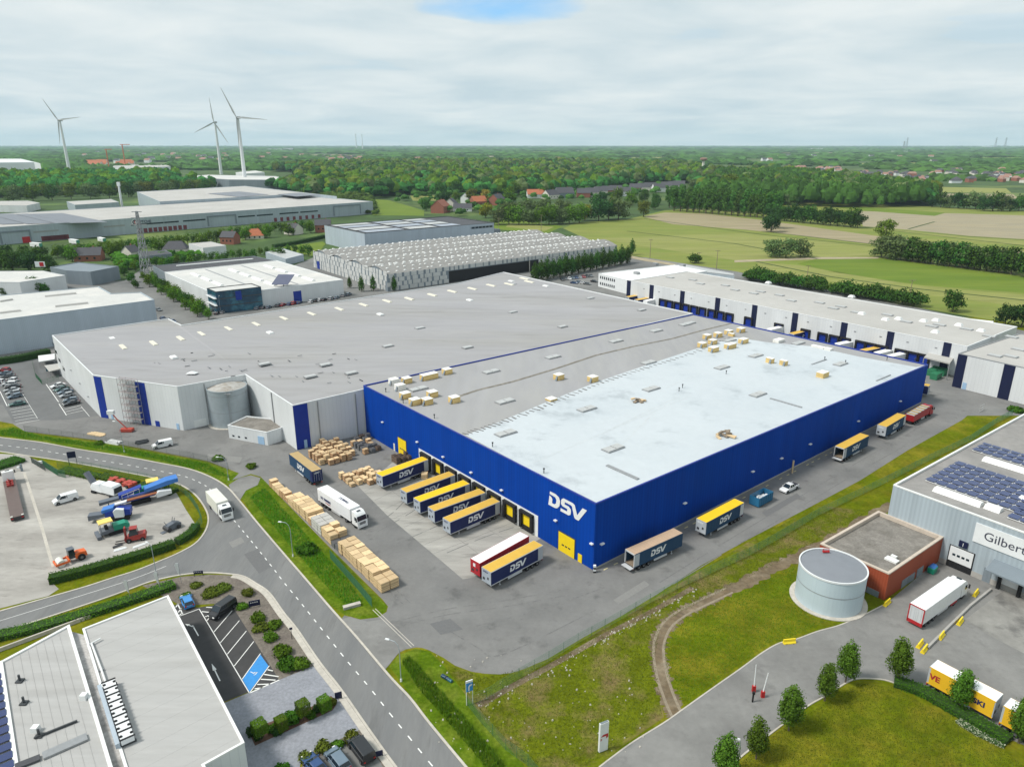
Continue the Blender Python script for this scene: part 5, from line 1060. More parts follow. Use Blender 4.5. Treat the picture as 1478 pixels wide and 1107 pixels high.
for k, (x, y, yt) in enumerate(((514.5, 215, 194.5), (523.5, 215, 194.5))): mast('wind_turbine', ('left' if k == 0 else 'right')+' of two hazy turbine towers on the horizon', 'wind turbine', x, y, yt, 9, 5, 'white', (16, 10, 10))
def crane(label, x, y, yt, jib):
    t, b, h = mast('tower_crane', label, 'crane', x, y, yt, 1.6, 1.6, 'crane'); mb = MB(); mb.box((b.x+jib*.3, b.y, h), (abs(jib), 2, 2)); mb.build('jib', M['crane'], t)
M['crane'] = mat('crane_orange', (.45, .13, .05), .6, .1, .2)
crane('orange tower crane above the red roofs', 182, 245, 209, 30); crane('white-headed tower crane left of the orange one', 158, 246, 216, 22)
b = P(1014, 252); h = HZ(1014, 252, 229); t = thing('water_tower', 'slim tower with a wide brown head rising from the wood', 'tower', b); mb = MB(); mb.tube(b, b+Vector((0,0,h*.85)), 4, 3.2, 12); mb.build('shaft', M['render'], t)
mb = MB(); mb.lathe((b.x, b.y, 0), [(3, h*.84), (9, h*.92), (9.5, h), (7, h*1.04), (0, h*1.05)], 20); mb.build('head', M['pink'], t)
def pylon(label, x, y, yt, w, m_='frame', group=None):
    b = P(x, y); h = HZ(x, y, yt); t = thing('pylon', label, 'pylon', b, group); mb = MB(); r = .05*w
    cs_ = [(-1,-1),(1,-1),(1,1),(-1,1)]; lv = [0,.14,.28,.42,.55,.67,.78,.88,1.0]; wd = lambda f: w*(1-.82*f)/2
    for (sx, sy) in cs_: mb.tube(b+Vector((sx*w/2, sy*w/2, 0)), b+Vector((sx*w*.09, sy*w*.09, h)), r, r*.7, 5)
    mb.build('legs', M[m_], t); mb = MB()
    for f0, f1 in zip(lv, lv[1:]):
        for i in range(4):
            (x0, y0), (x1, y1) = cs_[i], cs_[(i+1) % 4]; mb.tube(b+Vector((x0*wd(f0), y0*wd(f0), f0*h)), b+Vector((x1*wd(f1), y1*wd(f1), f1*h)), r*.55, n=4); mb.tube(b+Vector((x1*wd(f0), y1*wd(f0), f0*h)), b+Vector((x0*wd(f1), y0*wd(f1), f1*h)), r*.55, n=4)
    mb.build('lattice', M[m_], t)
    for f_, L_ in ((.80, 1.5), (.90, 1.2), (.99, .9)):
        mb = MB(); mb.box((b.x, b.y, h*f_), (w*L_*1.3, w*.12, w*.08)); mb.build('cross_arm', M[m_], t)
    return t
pylon('slender grey lattice pylon between the slate hall and the white roof', 212.5, 400, 305, 5)
for k, (x, y) in enumerate(((1304,215),(1436,214),(1450,214),(1308,214.5))): pylon('tiny hazy lattice pylon on the horizon', x, y, 199 if k else 204, 30, 'frame', 'hazy pylons on the horizon')
# electric poles over the meadow
for k, (x, y, yt) in enumerate(((938,373,346),(781,337,311),(1033,398,362),(1165,399,384),(1313,428,405),(1008,380,365),(720,336,316))):
    t, b, h = mast('power_pole', 'thin wooden power pole standing at the meadow edge', 'pole', x, y, yt, .22, .15, 'wood', (3.2, .25, .25), 'power poles along the meadow')
# ------------------------------------------------------------------ vehicles
def paint(n, c, **k): M[n] = mat(n, c, k.get('rough', .4), .06, .8, .05, .3, spec=.45, rnd=k.get('rnd', 0), coat=k.get('coat', 0))
for n, c in (('curtain', (.006, .014, .085)), ('curtain_teal', (.008, .045, .105)), ('curtain_red', (.36, .012, .02)), ('curtain_yellow', (.72, .42, .012)), ('curtain_blue', (.01, .03, .40)), ('curtain_white', (.70, .71, .72)),
             ('tarp_bright', (.80, .50, .008)), ('tarp_ochre', (.60, .37, .055)), ('tarp_tan', (.42, .30, .14)), ('tarp_ribbed', (.46, .33, .23)), ('tarp_white', (.78, .79, .79)), ('headboard', (.34, .38, .43)), ('rear_grey', (.40, .43, .46)), ('chassis', (.03, .03, .034)),
             ('box_cream', (.66, .66, .60)), ('silver', (.52, .54, .56)), ('white_cab', (.76, .77, .77)), ('red_cab', (.38, .015, .02)), ('bed_brown', (.12, .085, .075)), ('machine_blue', (.008, .035, .27)), ('machine_lblue', (.04, .17, .50)), ('machine_green', (.01, .24, .15)), ('canopy_yellow', (.80, .58, .15)), ('machine_orange', (.66, .12, .02)), ('machine_red', (.30, .03, .025)), ('plough_red', (.40, .06, .04)), ('machine_grey', (.11, .125, .15)), ('rust', (.33, .12, .055)), ('skip_blue', (.02, .14, .27)), ('lamp_red', (.40, .01, .01)), ('lamp_white', (.8, .8, .78)), ('barrier_yellow', (.82, .62, .02)), ('green_box', (.03, .18, .09)), ('interior', (.02, .02, .024)), ('rim', (.13, .135, .14))):
    paint(n, c, rough=.75 if n.startswith(('tarp', 'curtain')) else .45)
def wheel(t, x, y, r=.5, w=.32, name='wheel'):
    mb = MB(); mb.tube((x, y-w/2, r), (x, y+w/2, r), r, n=14); o = mb.build(name, M['black'], t)
    s = 1 if y > 0 else -1; mb = MB(); mb.tube((x, y+s*(w/2-.02), r), (x, y+s*(w/2+.015), r), r*.42, n=10); mb.build('rim', M['rim'], o); return o
def trailer_parts(t, L=13.6, Wd=2.55, x0=0.0, curtain='curtain', roof='tarp_ochre', front='headboard', rear='rear_grey', lg=True, open_rear=False, roofribs=0, top=4.0, floor=1.15, lettering=None, legs=True):
    """curtain-sided body from x0-L/2 to x0+L/2, front towards +x"""
    hx, hy = L/2, Wd/2; zt = top
    mb = MB()
    for s in (-1, 1): mb.b2((x0-hx+.25, s*hy-.03 if s > 0 else s*hy, floor+.05), (x0+hx-.12, s*hy if s > 0 else s*hy+.03, zt-.16))
    for s in (-1, 1):
        for i in range(12): xx = x0-hx+.8+i*(L-1.6)/11; mb.b2((xx-.03, s*hy-.012, floor+.1), (xx+.03, s*hy+.014, zt-.2))
    mb.build('curtain_side', M[curtain], t)
    mb = MB(); mb.box((x0, 0, zt-.06), (L-.06, Wd-.06, .1), top=(.995, .96))
    if roofribs:
        for i in range(roofribs): mb.box((x0-hx+.5+i*(L-1)/(roofribs-1), 0, zt+.0), (.10, Wd-.2, .05))
    mb.build('roof', M[roof], t)
    mb = MB()
    for s in (-1, 1): mb.b2((x0-hx, s*(hy-.02)-.04, zt-.17), (x0+hx, s*(hy-.02)+.04, zt-.05)); mb.b2((x0-hx, s*(hy-.02)-.04, floor-.1), (x0+hx, s*(hy-.02)+.04, floor+.06))
    mb.build('rail', M['silver'] if curtain == 'curtain' else M[curtain], t)
    mb = MB(); mb.b2((x0+hx-.1, -hy+.02, floor), (x0+hx, hy-.02, zt-.03)); hb = mb.build('headboard', M[front], t)
    mb = MB(); mb.b2((x0+hx, -hy+.35, floor+.5), (x0+hx+.03, -hy+.9, floor+1.0)); mb.b2((x0+hx, .3, floor+.9), (x0+hx+.03, .7, floor+1.4)); mb.build('connector_box', M['chassis'], hb)
    mb = MB()
    if open_rear:
        for s in (-1, 1): mb.b2((x0-hx-.02, s*(hy-.07)-.07, floor), (x0-hx+.25, s*(hy-.07)+.07, zt-.03))
        mb.b2((x0-hx-.02, -hy, zt-.3), (x0-hx+.25, hy, zt-.03)); mb.build('rear_frame', M['silver'], t)
        mb = MB(); mb.b2((x0-hx+.05, -hy+.1, floor), (x0+hx-.2, hy-.1, floor+.08)); mb.build('load_floor', M['wood'], t)
        mb = MB(); mb.box((x0-hx-.45, 0, floor-.25), (1.0, Wd-.15, .1)); mb.build('tail_lift', M['silver'], t)
    else:
        mb.b2((x0-hx-.02, -hy+.03, floor), (x0-hx+.25, -.015, zt-.03)); mb.b2((x0-hx-.02, .015, floor), (x0-hx+.25, hy-.03, zt-.03)); rd_ = mb.build('rear_door', M[rear], t)
        mb = MB()
        for yy in (-.85, -.3, .3, .85): mb.tube((x0-hx-.05, yy, floor+.1), (x0-hx-.05, yy, zt-.15), .025, n=5)
        mb.build('lock_bar', M['silver'], rd_)
    mb = MB()
    if not open_rear: mb.b2((x0-hx+.2, -hy+.04, floor-.02), (x0+hx-.05, hy-.04, floor+.02))
    for s in (-1, 1): mb.b2((x0-hx+.1, s*.45-.08, floor-.45), (x0+hx-.3, s*.45+.08, floor-.02))
    mb.b2((x0-hx+.05, -hy+.1, .55), (x0-hx+.15, hy-.1, .72)); mb.b2((x0-hx+.1, -.6, .55), (x0-hx+.3, .6, floor-.1))
    mb.build('chassis', M['chassis'], t)
    for s in (-1, 1): mb = MB(); mb.b2((x0-hx-.05, s*.95-.2, .62), (x0-hx+.06, s*.95+.2, .8)); mb.build('taillight', M['lamp_red'], t)
    for s in (-1, 1):
        mb = MB(); mb.b2((x0-hx*.18, s*(hy-.08)-.03, .5), (x0+hx*.36, s*(hy-.08)+.03, .95)); mb.build('side_guard', M['silver'], t)
    for i in range(3):
        for s in (-1, 1): wheel(t, x0-hx*.78+i*1.31, s*(hy-.2))
    if legs:
        for s in (-1, 1): mb = MB(); mb.tube((x0+hx*.62, s*.85, 0.03), (x0+hx*.62, s*.85, floor-.1), .09, n=6); mb.box((x0+hx*.62, s*.85, .04), (.4, .3, .06)); mb.build('landing_leg', M['silver'], t)
    if lg:
        for s in (-1, 1):
            mb = MB(); mb.b2((x0-hx+.2, s*(hy+.022)-.012, floor+.1), (x0-hx+1.35, s*(hy+.022)+.012, zt-.18)); mb.build('side_panel', M[rear], t)
        for s in (-1, 1):
            mb = MB(); lx, lz, w_, h_ = x0-hx*.02, floor+.75, 4.3, 1.35
            logo(mb, lambda u, v: Vector((lx+s*(-1)*(-w_/2+u/3.12*w_)*1.0, s*(hy+.03), lz+v*h_))); mb.build('logo_letters', M['white'], t)
        mb = MB(); logo(mb, lambda u, v: Vector((x0+hx+.012, -.9+u/3.12*1.5, zt-.75+v*.4))); mb.build('logo_letters', M['curtain'] if front == 'headboard' else M['white'], hb)
        mb = MB(); logo(mb, lambda u, v: Vector((x0-hx-.03, .7-u/3.12*1.4, zt-.8+v*.4))); 
        if not open_rear: mb.build('logo_letters', M['white'], rd_)
    if lettering:
        for txt, m_, size, where, off in lettering:
            mb = MB()
            if where == 'side':
                for s in (-1, 1): text_mesh(mb, txt, lambda u, v: Vector((x0-s*(off+u) if s > 0 else x0+off+u, s*(hy+.03), floor+.9+v)), size, .05)
            elif where == 'side_low':
                for s in (-1, 1): text_mesh(mb, txt, lambda u, v: Vector((x0-s*(off+u) if s > 0 else x0+off+u, s*(hy+.03), floor+.35+v)), size, .01)
            else: text_mesh(mb, txt, lambda u, v: Vector((x0+off-u, -.35-v+.7, zt+.03)) if where == 'roof' else None, size, .01)
            mb.build('lettering', M[m_], t)
def make_trailer(**k):
    t = thing('trailer', 'trailer', 'trailer'); trailer_parts(t, **k); return t
def cab_parts(t, x, col='white_cab', h=3.7, low=False):
    """tractor cab whose front face stands at x; cab is 2.3 m long"""
    w = 1.22; mb = MB(); pr = [(x-2.3, .75), (x-.02, .75), (x, 1.6), (x-.12, 2.0), (x-.42, 3.0), (x-.75, h-.35), (x-1.25, h), (x-2.3, h)]
    n = len(pr); vs = [(a, -w, z) for a, z in pr]+[(a, w, z) for a, z in pr]
    vs = [(a, y*(.93 if z > 2.9 else 1), z) for a, y, z in vs]
    mb.mesh(vs, [tuple(range(n)), tuple(reversed(range(n, 2*n)))]+[(i, n+i, n+(i+1) % n, (i+1) % n) for i in range(n)]); mb.build('cab', M[col], t)
    mb = MB(); mb.mesh([(x-.10, -w*.93, 1.95), (x-.10, w*.93, 1.95), (x-.41, w*.88, 2.95), (x-.41, -w*.88, 2.95)], [(0,1,2,3)]); 
    mb.v = [(v[0]+.035, v[1], v[2]) for v in mb.v]; mb.build('windscreen', M['glass'], t)
    for s in (-1, 1):
        mb = MB(); mb.mesh([(x-1.25, s*(w+.012), 1.95), (x-.3, s*(w+.012), 1.95), (x-.52, s*(w-.035), 2.75), (x-1.25, s*(w-.02), 2.75)], [(0,1,2,3) if s < 0 else (3,2,1,0)]); mb.build('side_window', M['glass'], t)
        mb = MB(); mb.box((x-.15, s*(w+.22), 2.35), (.15, .25, .8)); mb.tube((x-.25, s*w, 2.7), (x-.15, s*(w+.2), 2.7), .03, n=4); mb.build('mirror', M['chassis'], t)
        mb = MB(); mb.b2((x-.06, s*.9-.25, .85), (x+.03, s*.9+.25, 1.08)); mb.build('headlight', M['lamp_white'], t)
        mb = MB(); mb.b2((x-1.9, s*(w-.02)-.03, .4), (x-1.75+.6, s*(w-.02)+.03, .75)); mb.build('step', M['chassis'], t)
    mb = MB(); mb.b2((x-.1, -w+.02, .35), (x+.04, w-.02, .84)); mb.build('bumper', M[col], t)
    mb = MB()
    for i in range(3): mb.b2((x+.0, -.75, 1.1+i*.22), (x+.025, .75, 1.24+i*.22))
    mb.build('grille', M['chassis'], t)
    mb = MB(); mb.b2((x-1.7, -.45, h-.01), (x-1.15, .45, h+.03)); mb.build('roof_hatch', M['glass'], t)
    wheel(t, x-1.35, 1.0, .52, .34); wheel(t, x-1.35, -1.0, .52, .34)
def make_semi(col='white_cab', legs=False, **k):
    t = thing('semi_truck', 'semi', 'truck'); trailer_parts(t, x0=-1.5, legs=False, **k); L = k.get('L', 13.6); xf = -1.5+L/2+2.75; cab_parts(t, xf, col)
    mb = MB()
    for s in (-1, 1): mb.b2((xf-5.6, s*.42-.07, .65), (xf-2.2, s*.42+.07, .95))
    mb.tube((xf-3.2, .85, .55), (xf-2.5, .85, .55), .3); mb.tube((xf-3.2, -.85, .55), (xf-2.5, -.85, .55), .3); mb.build('frame', M['chassis'], t)
    for s in (-1, 1): wheel(t, xf-4.7, s*.95, .52, .55)
    return t
def make_rigid(col='white_cab', body='box_cream', L=7.4, top=3.7):
    t = thing('box_truck', 'truck', 'truck'); mb = MB(); mb.b2((-L/2-1.2, -1.25, 1.0), (L/2-1.2, 1.25, top)); mb.build('box_body', M[body], t)
    mb = MB(); mb.b2((-L/2-1.25, -1.18, 1.05), (-L/2-1.19, 1.18, top-.08)); mb.build('rear_door', M['rear_grey'], t)
    xf = L/2-1.2+.25+2.3; cab_parts(t, xf, col, 3.3); mb = MB(); mb.b2((-L/2-1.1, -.6, .6), (xf-2.1, .6, .98)); mb.build('chassis', M['chassis'], t)
    for s in (-1, 1):
        wheel(t, -L/2+.7, s*.98, .5, .5); mb = MB(); mb.b2((-L/2+1.6, s*1.15-.03, .5), (xf-3.3, s*1.15+.03, .9)); mb.build('side_guard', M['silver'], t)
        mb = MB(); mb.b2((-L/2-1.27, s*.95-.18, .7), (-L/2-1.18, s*.95+.18, .85)); mb.build('taillight', M['lamp_red'], t)
    return t
CARS = {}
def make_car(col, kind='hatch'):
    """lofted body, glasshouse, roof panel, wheels and lamps"""
    nm = {'van': 'van', 'pickup': 'pickup_truck'}.get(kind, 'car'); t = thing(nm, 'car', {'pickup': 'pickup truck'}.get(kind, nm))
    L, w, hb, ht = {'hatch': (4.2, 1.78, .95, 1.48), 'sedan': (4.7, 1.82, .92, 1.44), 'suv': (4.6, 1.88, 1.08, 1.68), 'van': (5.1, 1.95, 1.25, 1.95), 'pickup': (5.4, 1.88, 1.12, 1.82)}[kind]
    h = L/2
    low = {'hatch': [(-h, .35), (-h, .8), (-h+.12, hb), (h-1.15, hb), (h-.25, hb-.18), (h, .62), (h, .3)],
           'sedan': [(-h, .35), (-h, .82), (-h+.15, hb), (h-1.3, hb), (h-.25, hb-.2), (h, .6), (h, .3)],
           'suv': [(-h, .42), (-h, .95), (-h+.1, hb), (h-1.1, hb), (h-.2, hb-.16), (h, .75), (h, .38)],
           'van': [(-h, .4), (-h, hb), (h-1.0, hb), (h-.2, hb-.25), (h, .75), (h, .35)],
           'pickup': [(-h, .5), (-h, hb), (h-1.35, hb), (h-.2, hb-.14), (h, .8), (h, .42)]}[kind]
    top = {'hatch': (-h+.1, -h+.45, h-2.0, h-1.1), 'sedan': (-h+.75, -h+1.25, h-2.2, h-1.3), 'suv': (-h+.08, -h+.35, h-1.9, h-1.05), 'van': (-h, -h+.12, h-1.75, h-.95), 'pickup': (-h+1.9, -h+2.1, h-2.1, h-1.3)}[kind]
    mb = MB(); n = len(low); W_ = w/2; rings = [(-W_, .0), (-W_+.07, .035)]
    def prof(y, e): return [(x-(e if x > 0 else -e), y, z-(e if z > .6 else 0)) for x, z in low]
    vs = prof(-W_+.10, .0)+prof(-W_, .05)+prof(W_, .05)+prof(W_-.10, .0)
    fs = [tuple(range(n))]+[(k*n+i, (k+1)*n+i, (k+1)*n+(i+1) % n, k*n+(i+1) % n) for k in range(3) for i in range(n)]+[tuple(reversed(range(3*n, 4*n)))]
    fs = [tuple(reversed(f)) if False else f for f in fs]; mb.mesh(vs, fs); body = mb.build('body', M[col], t)
    a, b, c, d = top; wi, wt = W_-.06, W_-.26
    vs = [(a, -wi, hb-.02), (d, -wi, hb-.02), (d, wi, hb-.02), (a, wi, hb-.02), (b, -wt, ht-.04), (c, -wt, ht-.04), (c, wt, ht-.04), (b, wt, ht-.04)]
    if kind == 'van':
        mb = MB(); m_ = h-2.9; mb.mesh([(a, -wi, hb-.02), (m_, -wi, hb-.02), (m_, wi, hb-.02), (a, wi, hb-.02), (b, -wt-.1, ht-.04), (m_, -wt-.1, ht-.04), (m_, wt+.1, ht-.04), (b, wt+.1, ht-.04)], [(0,1,5,4),(1,2,6,5),(2,3,7,6),(3,0,4,7)]); mb.build('cargo_side', M[col], t)
        vs = [(m_+.02, -wi, hb-.02), (d, -wi, hb-.02), (d, wi, hb-.02), (m_+.02, wi, hb-.02), (m_+.02, -wt-.1, ht-.05), (c, -wt-.1, ht-.05), (c, wt+.1, ht-.05), (m_+.02, wt+.1, ht-.05)]; wt += .1
    mb = MB(); mb.mesh(vs, [(0,1,5,4),(1,2,6,5),(2,3,7,6),(3,0,4,7)]); mb.build('windows', M['glass'], t)
    mb = MB(); mb.mesh([(b-.03, -wt-.03, ht-.05), (c+.05, -wt-.03, ht-.05), (c+.05, wt+.03, ht-.05), (b-.03, wt+.03, ht-.05), (b+.06, -wt+.08, ht), (c-.05, -wt+.08, ht), (c-.05, wt-.08, ht), (b+.06, wt-.08, ht)], [(0,1,5,4),(1,2,6,5),(2,3,7,6),(3,0,4,7),(4,5,6,7),(3,2,1,0)])
    for s in (-1, 1):
        for f_ in ((.0,) if kind == 'pickup' else (-.1, )): mb.mesh([(f_-.05, s*(wi+.008), hb-.02), (f_+.05, s*(wi+.008), hb-.02), (f_+.04, s*(wt+.012), ht-.04), (f_-.06, s*(wt+.012), ht-.04)], [(0,1,2,3) if s < 0 else (3,2,1,0)])
        mb.tube((a+.02, s*(wi-.01), hb-.02), (b, s*(wt), ht-.04), .045, n=4); mb.tube((d-.02, s*(wi-.01), hb-.02), (c, s*wt, ht-.04), .04, n=4)
    mb.build('roof', M[col], t)
    if kind == 'pickup':
        mb = MB(); mb.b2((-h+.12, -W_+.2, hb-.02), (-h+1.85, W_-.2, hb+.012)); mb.build('load_bed', M['chassis'], t)
        mb = MB()
        for s in (-1, 1): mb.b2((-h+.05, s*(W_-.1)-.05, hb-.02), (-h+1.9, s*(W_-.1)+.05, hb+.06))
        mb.build('bed_rail', M[col], t)
    r = .34 if kind in ('hatch', 'sedan') else .38
    for xx in (-h+.85, h-.88):
        for s in (-1, 1): wheel(t, xx, s*(W_-.1), r, .22)
    for s in (-1, 1):
        mb = MB(); mb.b2((h-.14, s*(W_-.35)-.2, .64), (h+.012, s*(W_-.35)+.2, .78)); mb.build('headlight', M['lamp_white'], t)
        mb = MB(); mb.b2((-h-.012, s*(W_-.25)-.13, .72), (-h+.1, s*(W_-.25)+.13, .9)); mb.build('taillight', M['lamp_red'], t)
        mb = MB(); mb.box((d-.25, s*(W_+.08), hb+.06), (.14, .2, .14)); mb.build('mirror', M[col], t)
    return t
for n, c in (('car_white', (.72,.73,.74)), ('car_black', (.012,.013,.016)), ('car_grey', (.12,.13,.14)), ('car_silver', (.36,.38,.40)), ('car_blue', (.02,.06,.17)), ('car_brightblue', (.03,.22,.55)), ('car_red', (.35,.015,.02)), ('car_green', (.03,.10,.09)), ('car_bluegrey', (.13,.18,.23))): paint(n, c, coat=.6, rough=.35)
def car(col, kind, label, p, q, group=None):
    """q is the front end"""
    k = (col, kind)
    if k not in CARS: CARS[k] = make_car(col, kind)
    a, b = P(*p), P(*q); m = (a+b)/2; return put(CARS[k], label, (m.x, m.y, 0), math.atan2(b.y-a.y, b.x-a.x), group)

# trailers at the docks (rear end towards the wall)
GD = 'navy curtain trailers in the yard'
z7 = lambda x, y: (520+x/4.347, 640+y/4.347)
T = make_trailer(roof='tarp_bright'); puttop(T, 'navy trailer with bright yellow roof, farthest of those backed onto the docks', z7(392,95), z7(102,201), 4, GD, 7.5)
puttop(T, 'navy trailer with bright yellow roof between two ochre-roofed trailers at the docks', z7(642,248), z7(336,358), 4, GD, 7.5)
T2 = make_trailer(roof='tarp_ochre'); puttop(T2, 'navy trailer with ochre roof next to the gap at the farthest open dock', z7(560,190), z7(253,301), 4, GD, 7.5)
puttop(T2, 'navy trailer with ochre roof, second from the near end of the docked row', z7(740,303), z7(426,415), 4, GD, 7.5)
puttop(T2, 'navy trailer with ochre roof at the near end of the docked row beside open docks', z7(832,358), z7(522,485), 4, GD, 7.5)
puttop(T2, 'navy trailer with ochre roof standing free, nearest of all, beside the red one', z7(1126,617), z7(780,795), 4, GD)
T3 = make_trailer(roof='tarp_white', curtain='curtain_red', front='curtain_red', rear='curtain_red', lg=False); puttop(T3, 'red trailer with white roof beside the free-standing navy trailer', z7(1037,562), z7(712,740), 4)
mb = MB(); mb.b2((6.815, -.5, 2.7), (6.83, .1, 3.4)); mb.build('label_plate', M['white'], T3)
# along the blue wall
z8 = lambda x, y: (860+x/4.6125, 620+y/4.6125)
z1_ = lambda x, y: (1160+x/4.648, 540+y/4.648)
T4 = make_trailer(roof='tarp_ribbed', curtain='curtain_teal', open_rear=True, roofribs=18, front='curtain_teal'); puttop(T4, 'teal-navy trailer with tan ribbed roof and open rear near the blue corner', z8(228,812), z8(548,670), 4)
T5 = make_trailer(roof='tarp_bright', curtain='curtain_teal', front='rear_grey', rear='silver'); puttop(T5, 'teal-navy trailer with bright yellow roof beside the blue waste skip', z8(958,470), z8(700,605), 4)
T6 = make_trailer(roof='tarp_ochre', curtain='curtain_teal', open_rear=True); puttop(T6, 'open-backed teal trailer with ochre roof midway along the blue wall', z1_(242,490), z1_(410,402), 4)
T7 = make_trailer(roof='tarp_ochre', curtain='curtain_teal', front='rear_grey', rear='silver'); puttop(T7, 'closed teal trailer with ochre roof just behind the red tipper', z1_(662,265), z1_(522,348), 4)
# red tipper lorry
t = thing('tipper_truck', 'red tipper lorry with sheeted grey load at the far end of the blue wall', 'truck'); mb = MB(); mb.mesh([(-7.2,-1.2,1.2),(3.4,-1.2,1.2),(3.4,1.2,1.2),(-7.2,1.2,1.2),(-7.6,-1.28,3.2),(3.6,-1.28,3.6),(3.6,1.28,3.6),(-7.6,1.28,3.2)], [(3,2,1,0),(0,1,5,4),(1,2,6,5),(2,3,7,6),(3,0,4,7)]); bd = mb.build('tipper_body', M['red_cab'], t)
mb = MB(); mb.mesh([(-7.5,-1.15,3.12),(3.5,-1.15,3.5),(3.5,1.15,3.5),(-7.5,1.15,3.12)], [(0,1,2,3)]); mb.build('load_sheet', M['rear_grey'], t)
for k in range(5): mb = MB(); mb.box((-6.2+k*2.1, 0, 3.28+k*.075), (1.0, 2.2, .08)); mb.build('sheet_bow', M['tarp_tan'], t)
cab_parts(t, 6.4, 'red_cab', 3.5); mb = MB(); mb.b2((-7, -.55, .6), (4.6, .55, 1.15)); mb.build('chassis', M['chassis'], t)
for i in range(3):
    for s in (-1, 1): wheel(t, -5.9+i*1.3, s*1.0)
for s in (-1, 1): wheel(t, 2.2, s*1.0); mb = MB(); mb.b2((-1.5, s*1.1-.03, .5), (.8, s*1.1+.03, 1.0)); mb.build('side_guard', M['silver'], t)
a, b = P(*z1_(660, 300), 1.5), P(*z1_(895, 240), 1.5); m = (a+b)/2; t.location = (m.x, m.y, 0); t.rotation_euler = (0, 0, math.atan2(er.y, er.x))
# left side of the yard
z0_ = lambda x, y: (280+x/4.92, 520+y/4.92); z3b = lambda x, y: (330+x/4.92, 640+y/4.92)
T8 = make_trailer(roof='tarp_tan', curtain='curtain_teal', front='curtain', rear='curtain'); puttop(T8, 'navy trailer with tan roof parked apart by the pallet rows', z0_(875,782), z0_(705,652), 4)
T9 = make_semi('white_cab', curtain='curtain_white', roof='tarp_white', front='tarp_white', rear='tarp_white', lg=False, lettering=[('TIMMERS', 'curtain', 1.0, 'roof', 4.5), ('S.E. TIMMERS', 'curtain', .75, 'side', -5.5), ('transport', 'curtain_red', .55, 'side_low', -3.5)])
a, b = P(*z3b(661,303), 4), P(*z3b(900,455), 4); m = (a+b)/2; r_ = math.atan2(b.y-a.y, b.x-a.x); put(T9, 'white articulated lorry with lettering on its roof driving past the timber stacks', (m.x+1.5*math.cos(r_), m.y+1.5*math.sin(r_), 0), r_)
T10 = make_rigid(); z6 = lambda x, y: (x/4.341, 600+y/4.341); a, b = P(*z6(1312,452), 3.7), P(*z6(1402,548), 3.7); m = (a+b)/2; r_ = math.atan2(b.y-a.y, b.x-a.x); put(T10, 'white box truck with cream body driving on the public road', (m.x+1.2*math.cos(r_), m.y+1.2*math.sin(r_), 0), r_)
# right-hand depot
zr = lambda x, y: (1120+x/4.128, 640+y/4.128)
T11 = make_semi('white_cab', curtain='curtain_white', roof='tarp_white', front='tarp_white', rear='silver', lg=False); a, b = P(*zr(842,972), 4), P(*zr(1075,808), 4); m = (a+b)/2; r_ = math.atan2(b.y-a.y, b.x-a.x)
put(T11, 'white-roofed articulated lorry with red tail frame beside the rust-red annex', (m.x+1.5*math.cos(r_), m.y+1.5*math.sin(r_), 0), r_)
mb = MB(); xr = -1.5-6.8
for s in (-1, 1): mb.b2((xr-.06, s*1.2-.09, .6), (xr+.02, s*1.2+.09, 3.95))
mb.b2((xr-.06, -1.27, .5), (xr+.02, 1.27, 1.15)); mb.b2((xr-.06, -1.27, 3.8), (xr+.02, 1.27, 3.98)); mb.build('tail_frame', M['red_cab'], T11)
mb = MB(); [mb.b2((2.0, s*1.2-.05, .45), (4.2, s*1.2+.05, 1.05)) for s in (-1, 1)]; mb.build('side_panel', M['red_cab'], T11)
zy = lambda x, y: (1140+x/4.145, 840+y/4.145)
T12 = make_trailer(curtain='curtain_yellow', roof='tarp_white', front='rear_grey', rear='rear_grey', lg=False, L=8.9, lettering=[('VE', 'curtain_red', 1.3, 'side', -4.2), ('SKI', 'curtain', 1.15, 'side', 1.75)], legs=False)
puttop(T12, 'yellow curtain trailer with white roof and dark lettering behind the hedge tree', zy(897,500), zy(1258,690), 4, None, 4.45)
t = thing('box_truck', 'yellow curtain truck with white cab at the right edge behind a tree', 'truck'); trailer_parts(t, L=7.2, x0=-1.4, curtain='curtain_yellow', roof='tarp_white', front='rear_grey', rear='rear_grey', lg=False, legs=False); cab_parts(t, 4.75, 'white_cab', 3.6); wheel(t, -.2, 1.0); wheel(t, -.2, -1.0); mb = MB(); mb.b2((-4, -.5, .6), (3, .5, 1.0)); mb.build('frame', M['chassis'], t)
p0_, p1_ = P(*zy(897,500), 4), P(*zy(1258,690), 4); d_ = (p1_-p0_).normalized(); q = p1_+d_*5.9; t.location = (q.x, q.y, 0); t.rotation_euler = (0, 0, math.atan2(d_.y, d_.x))
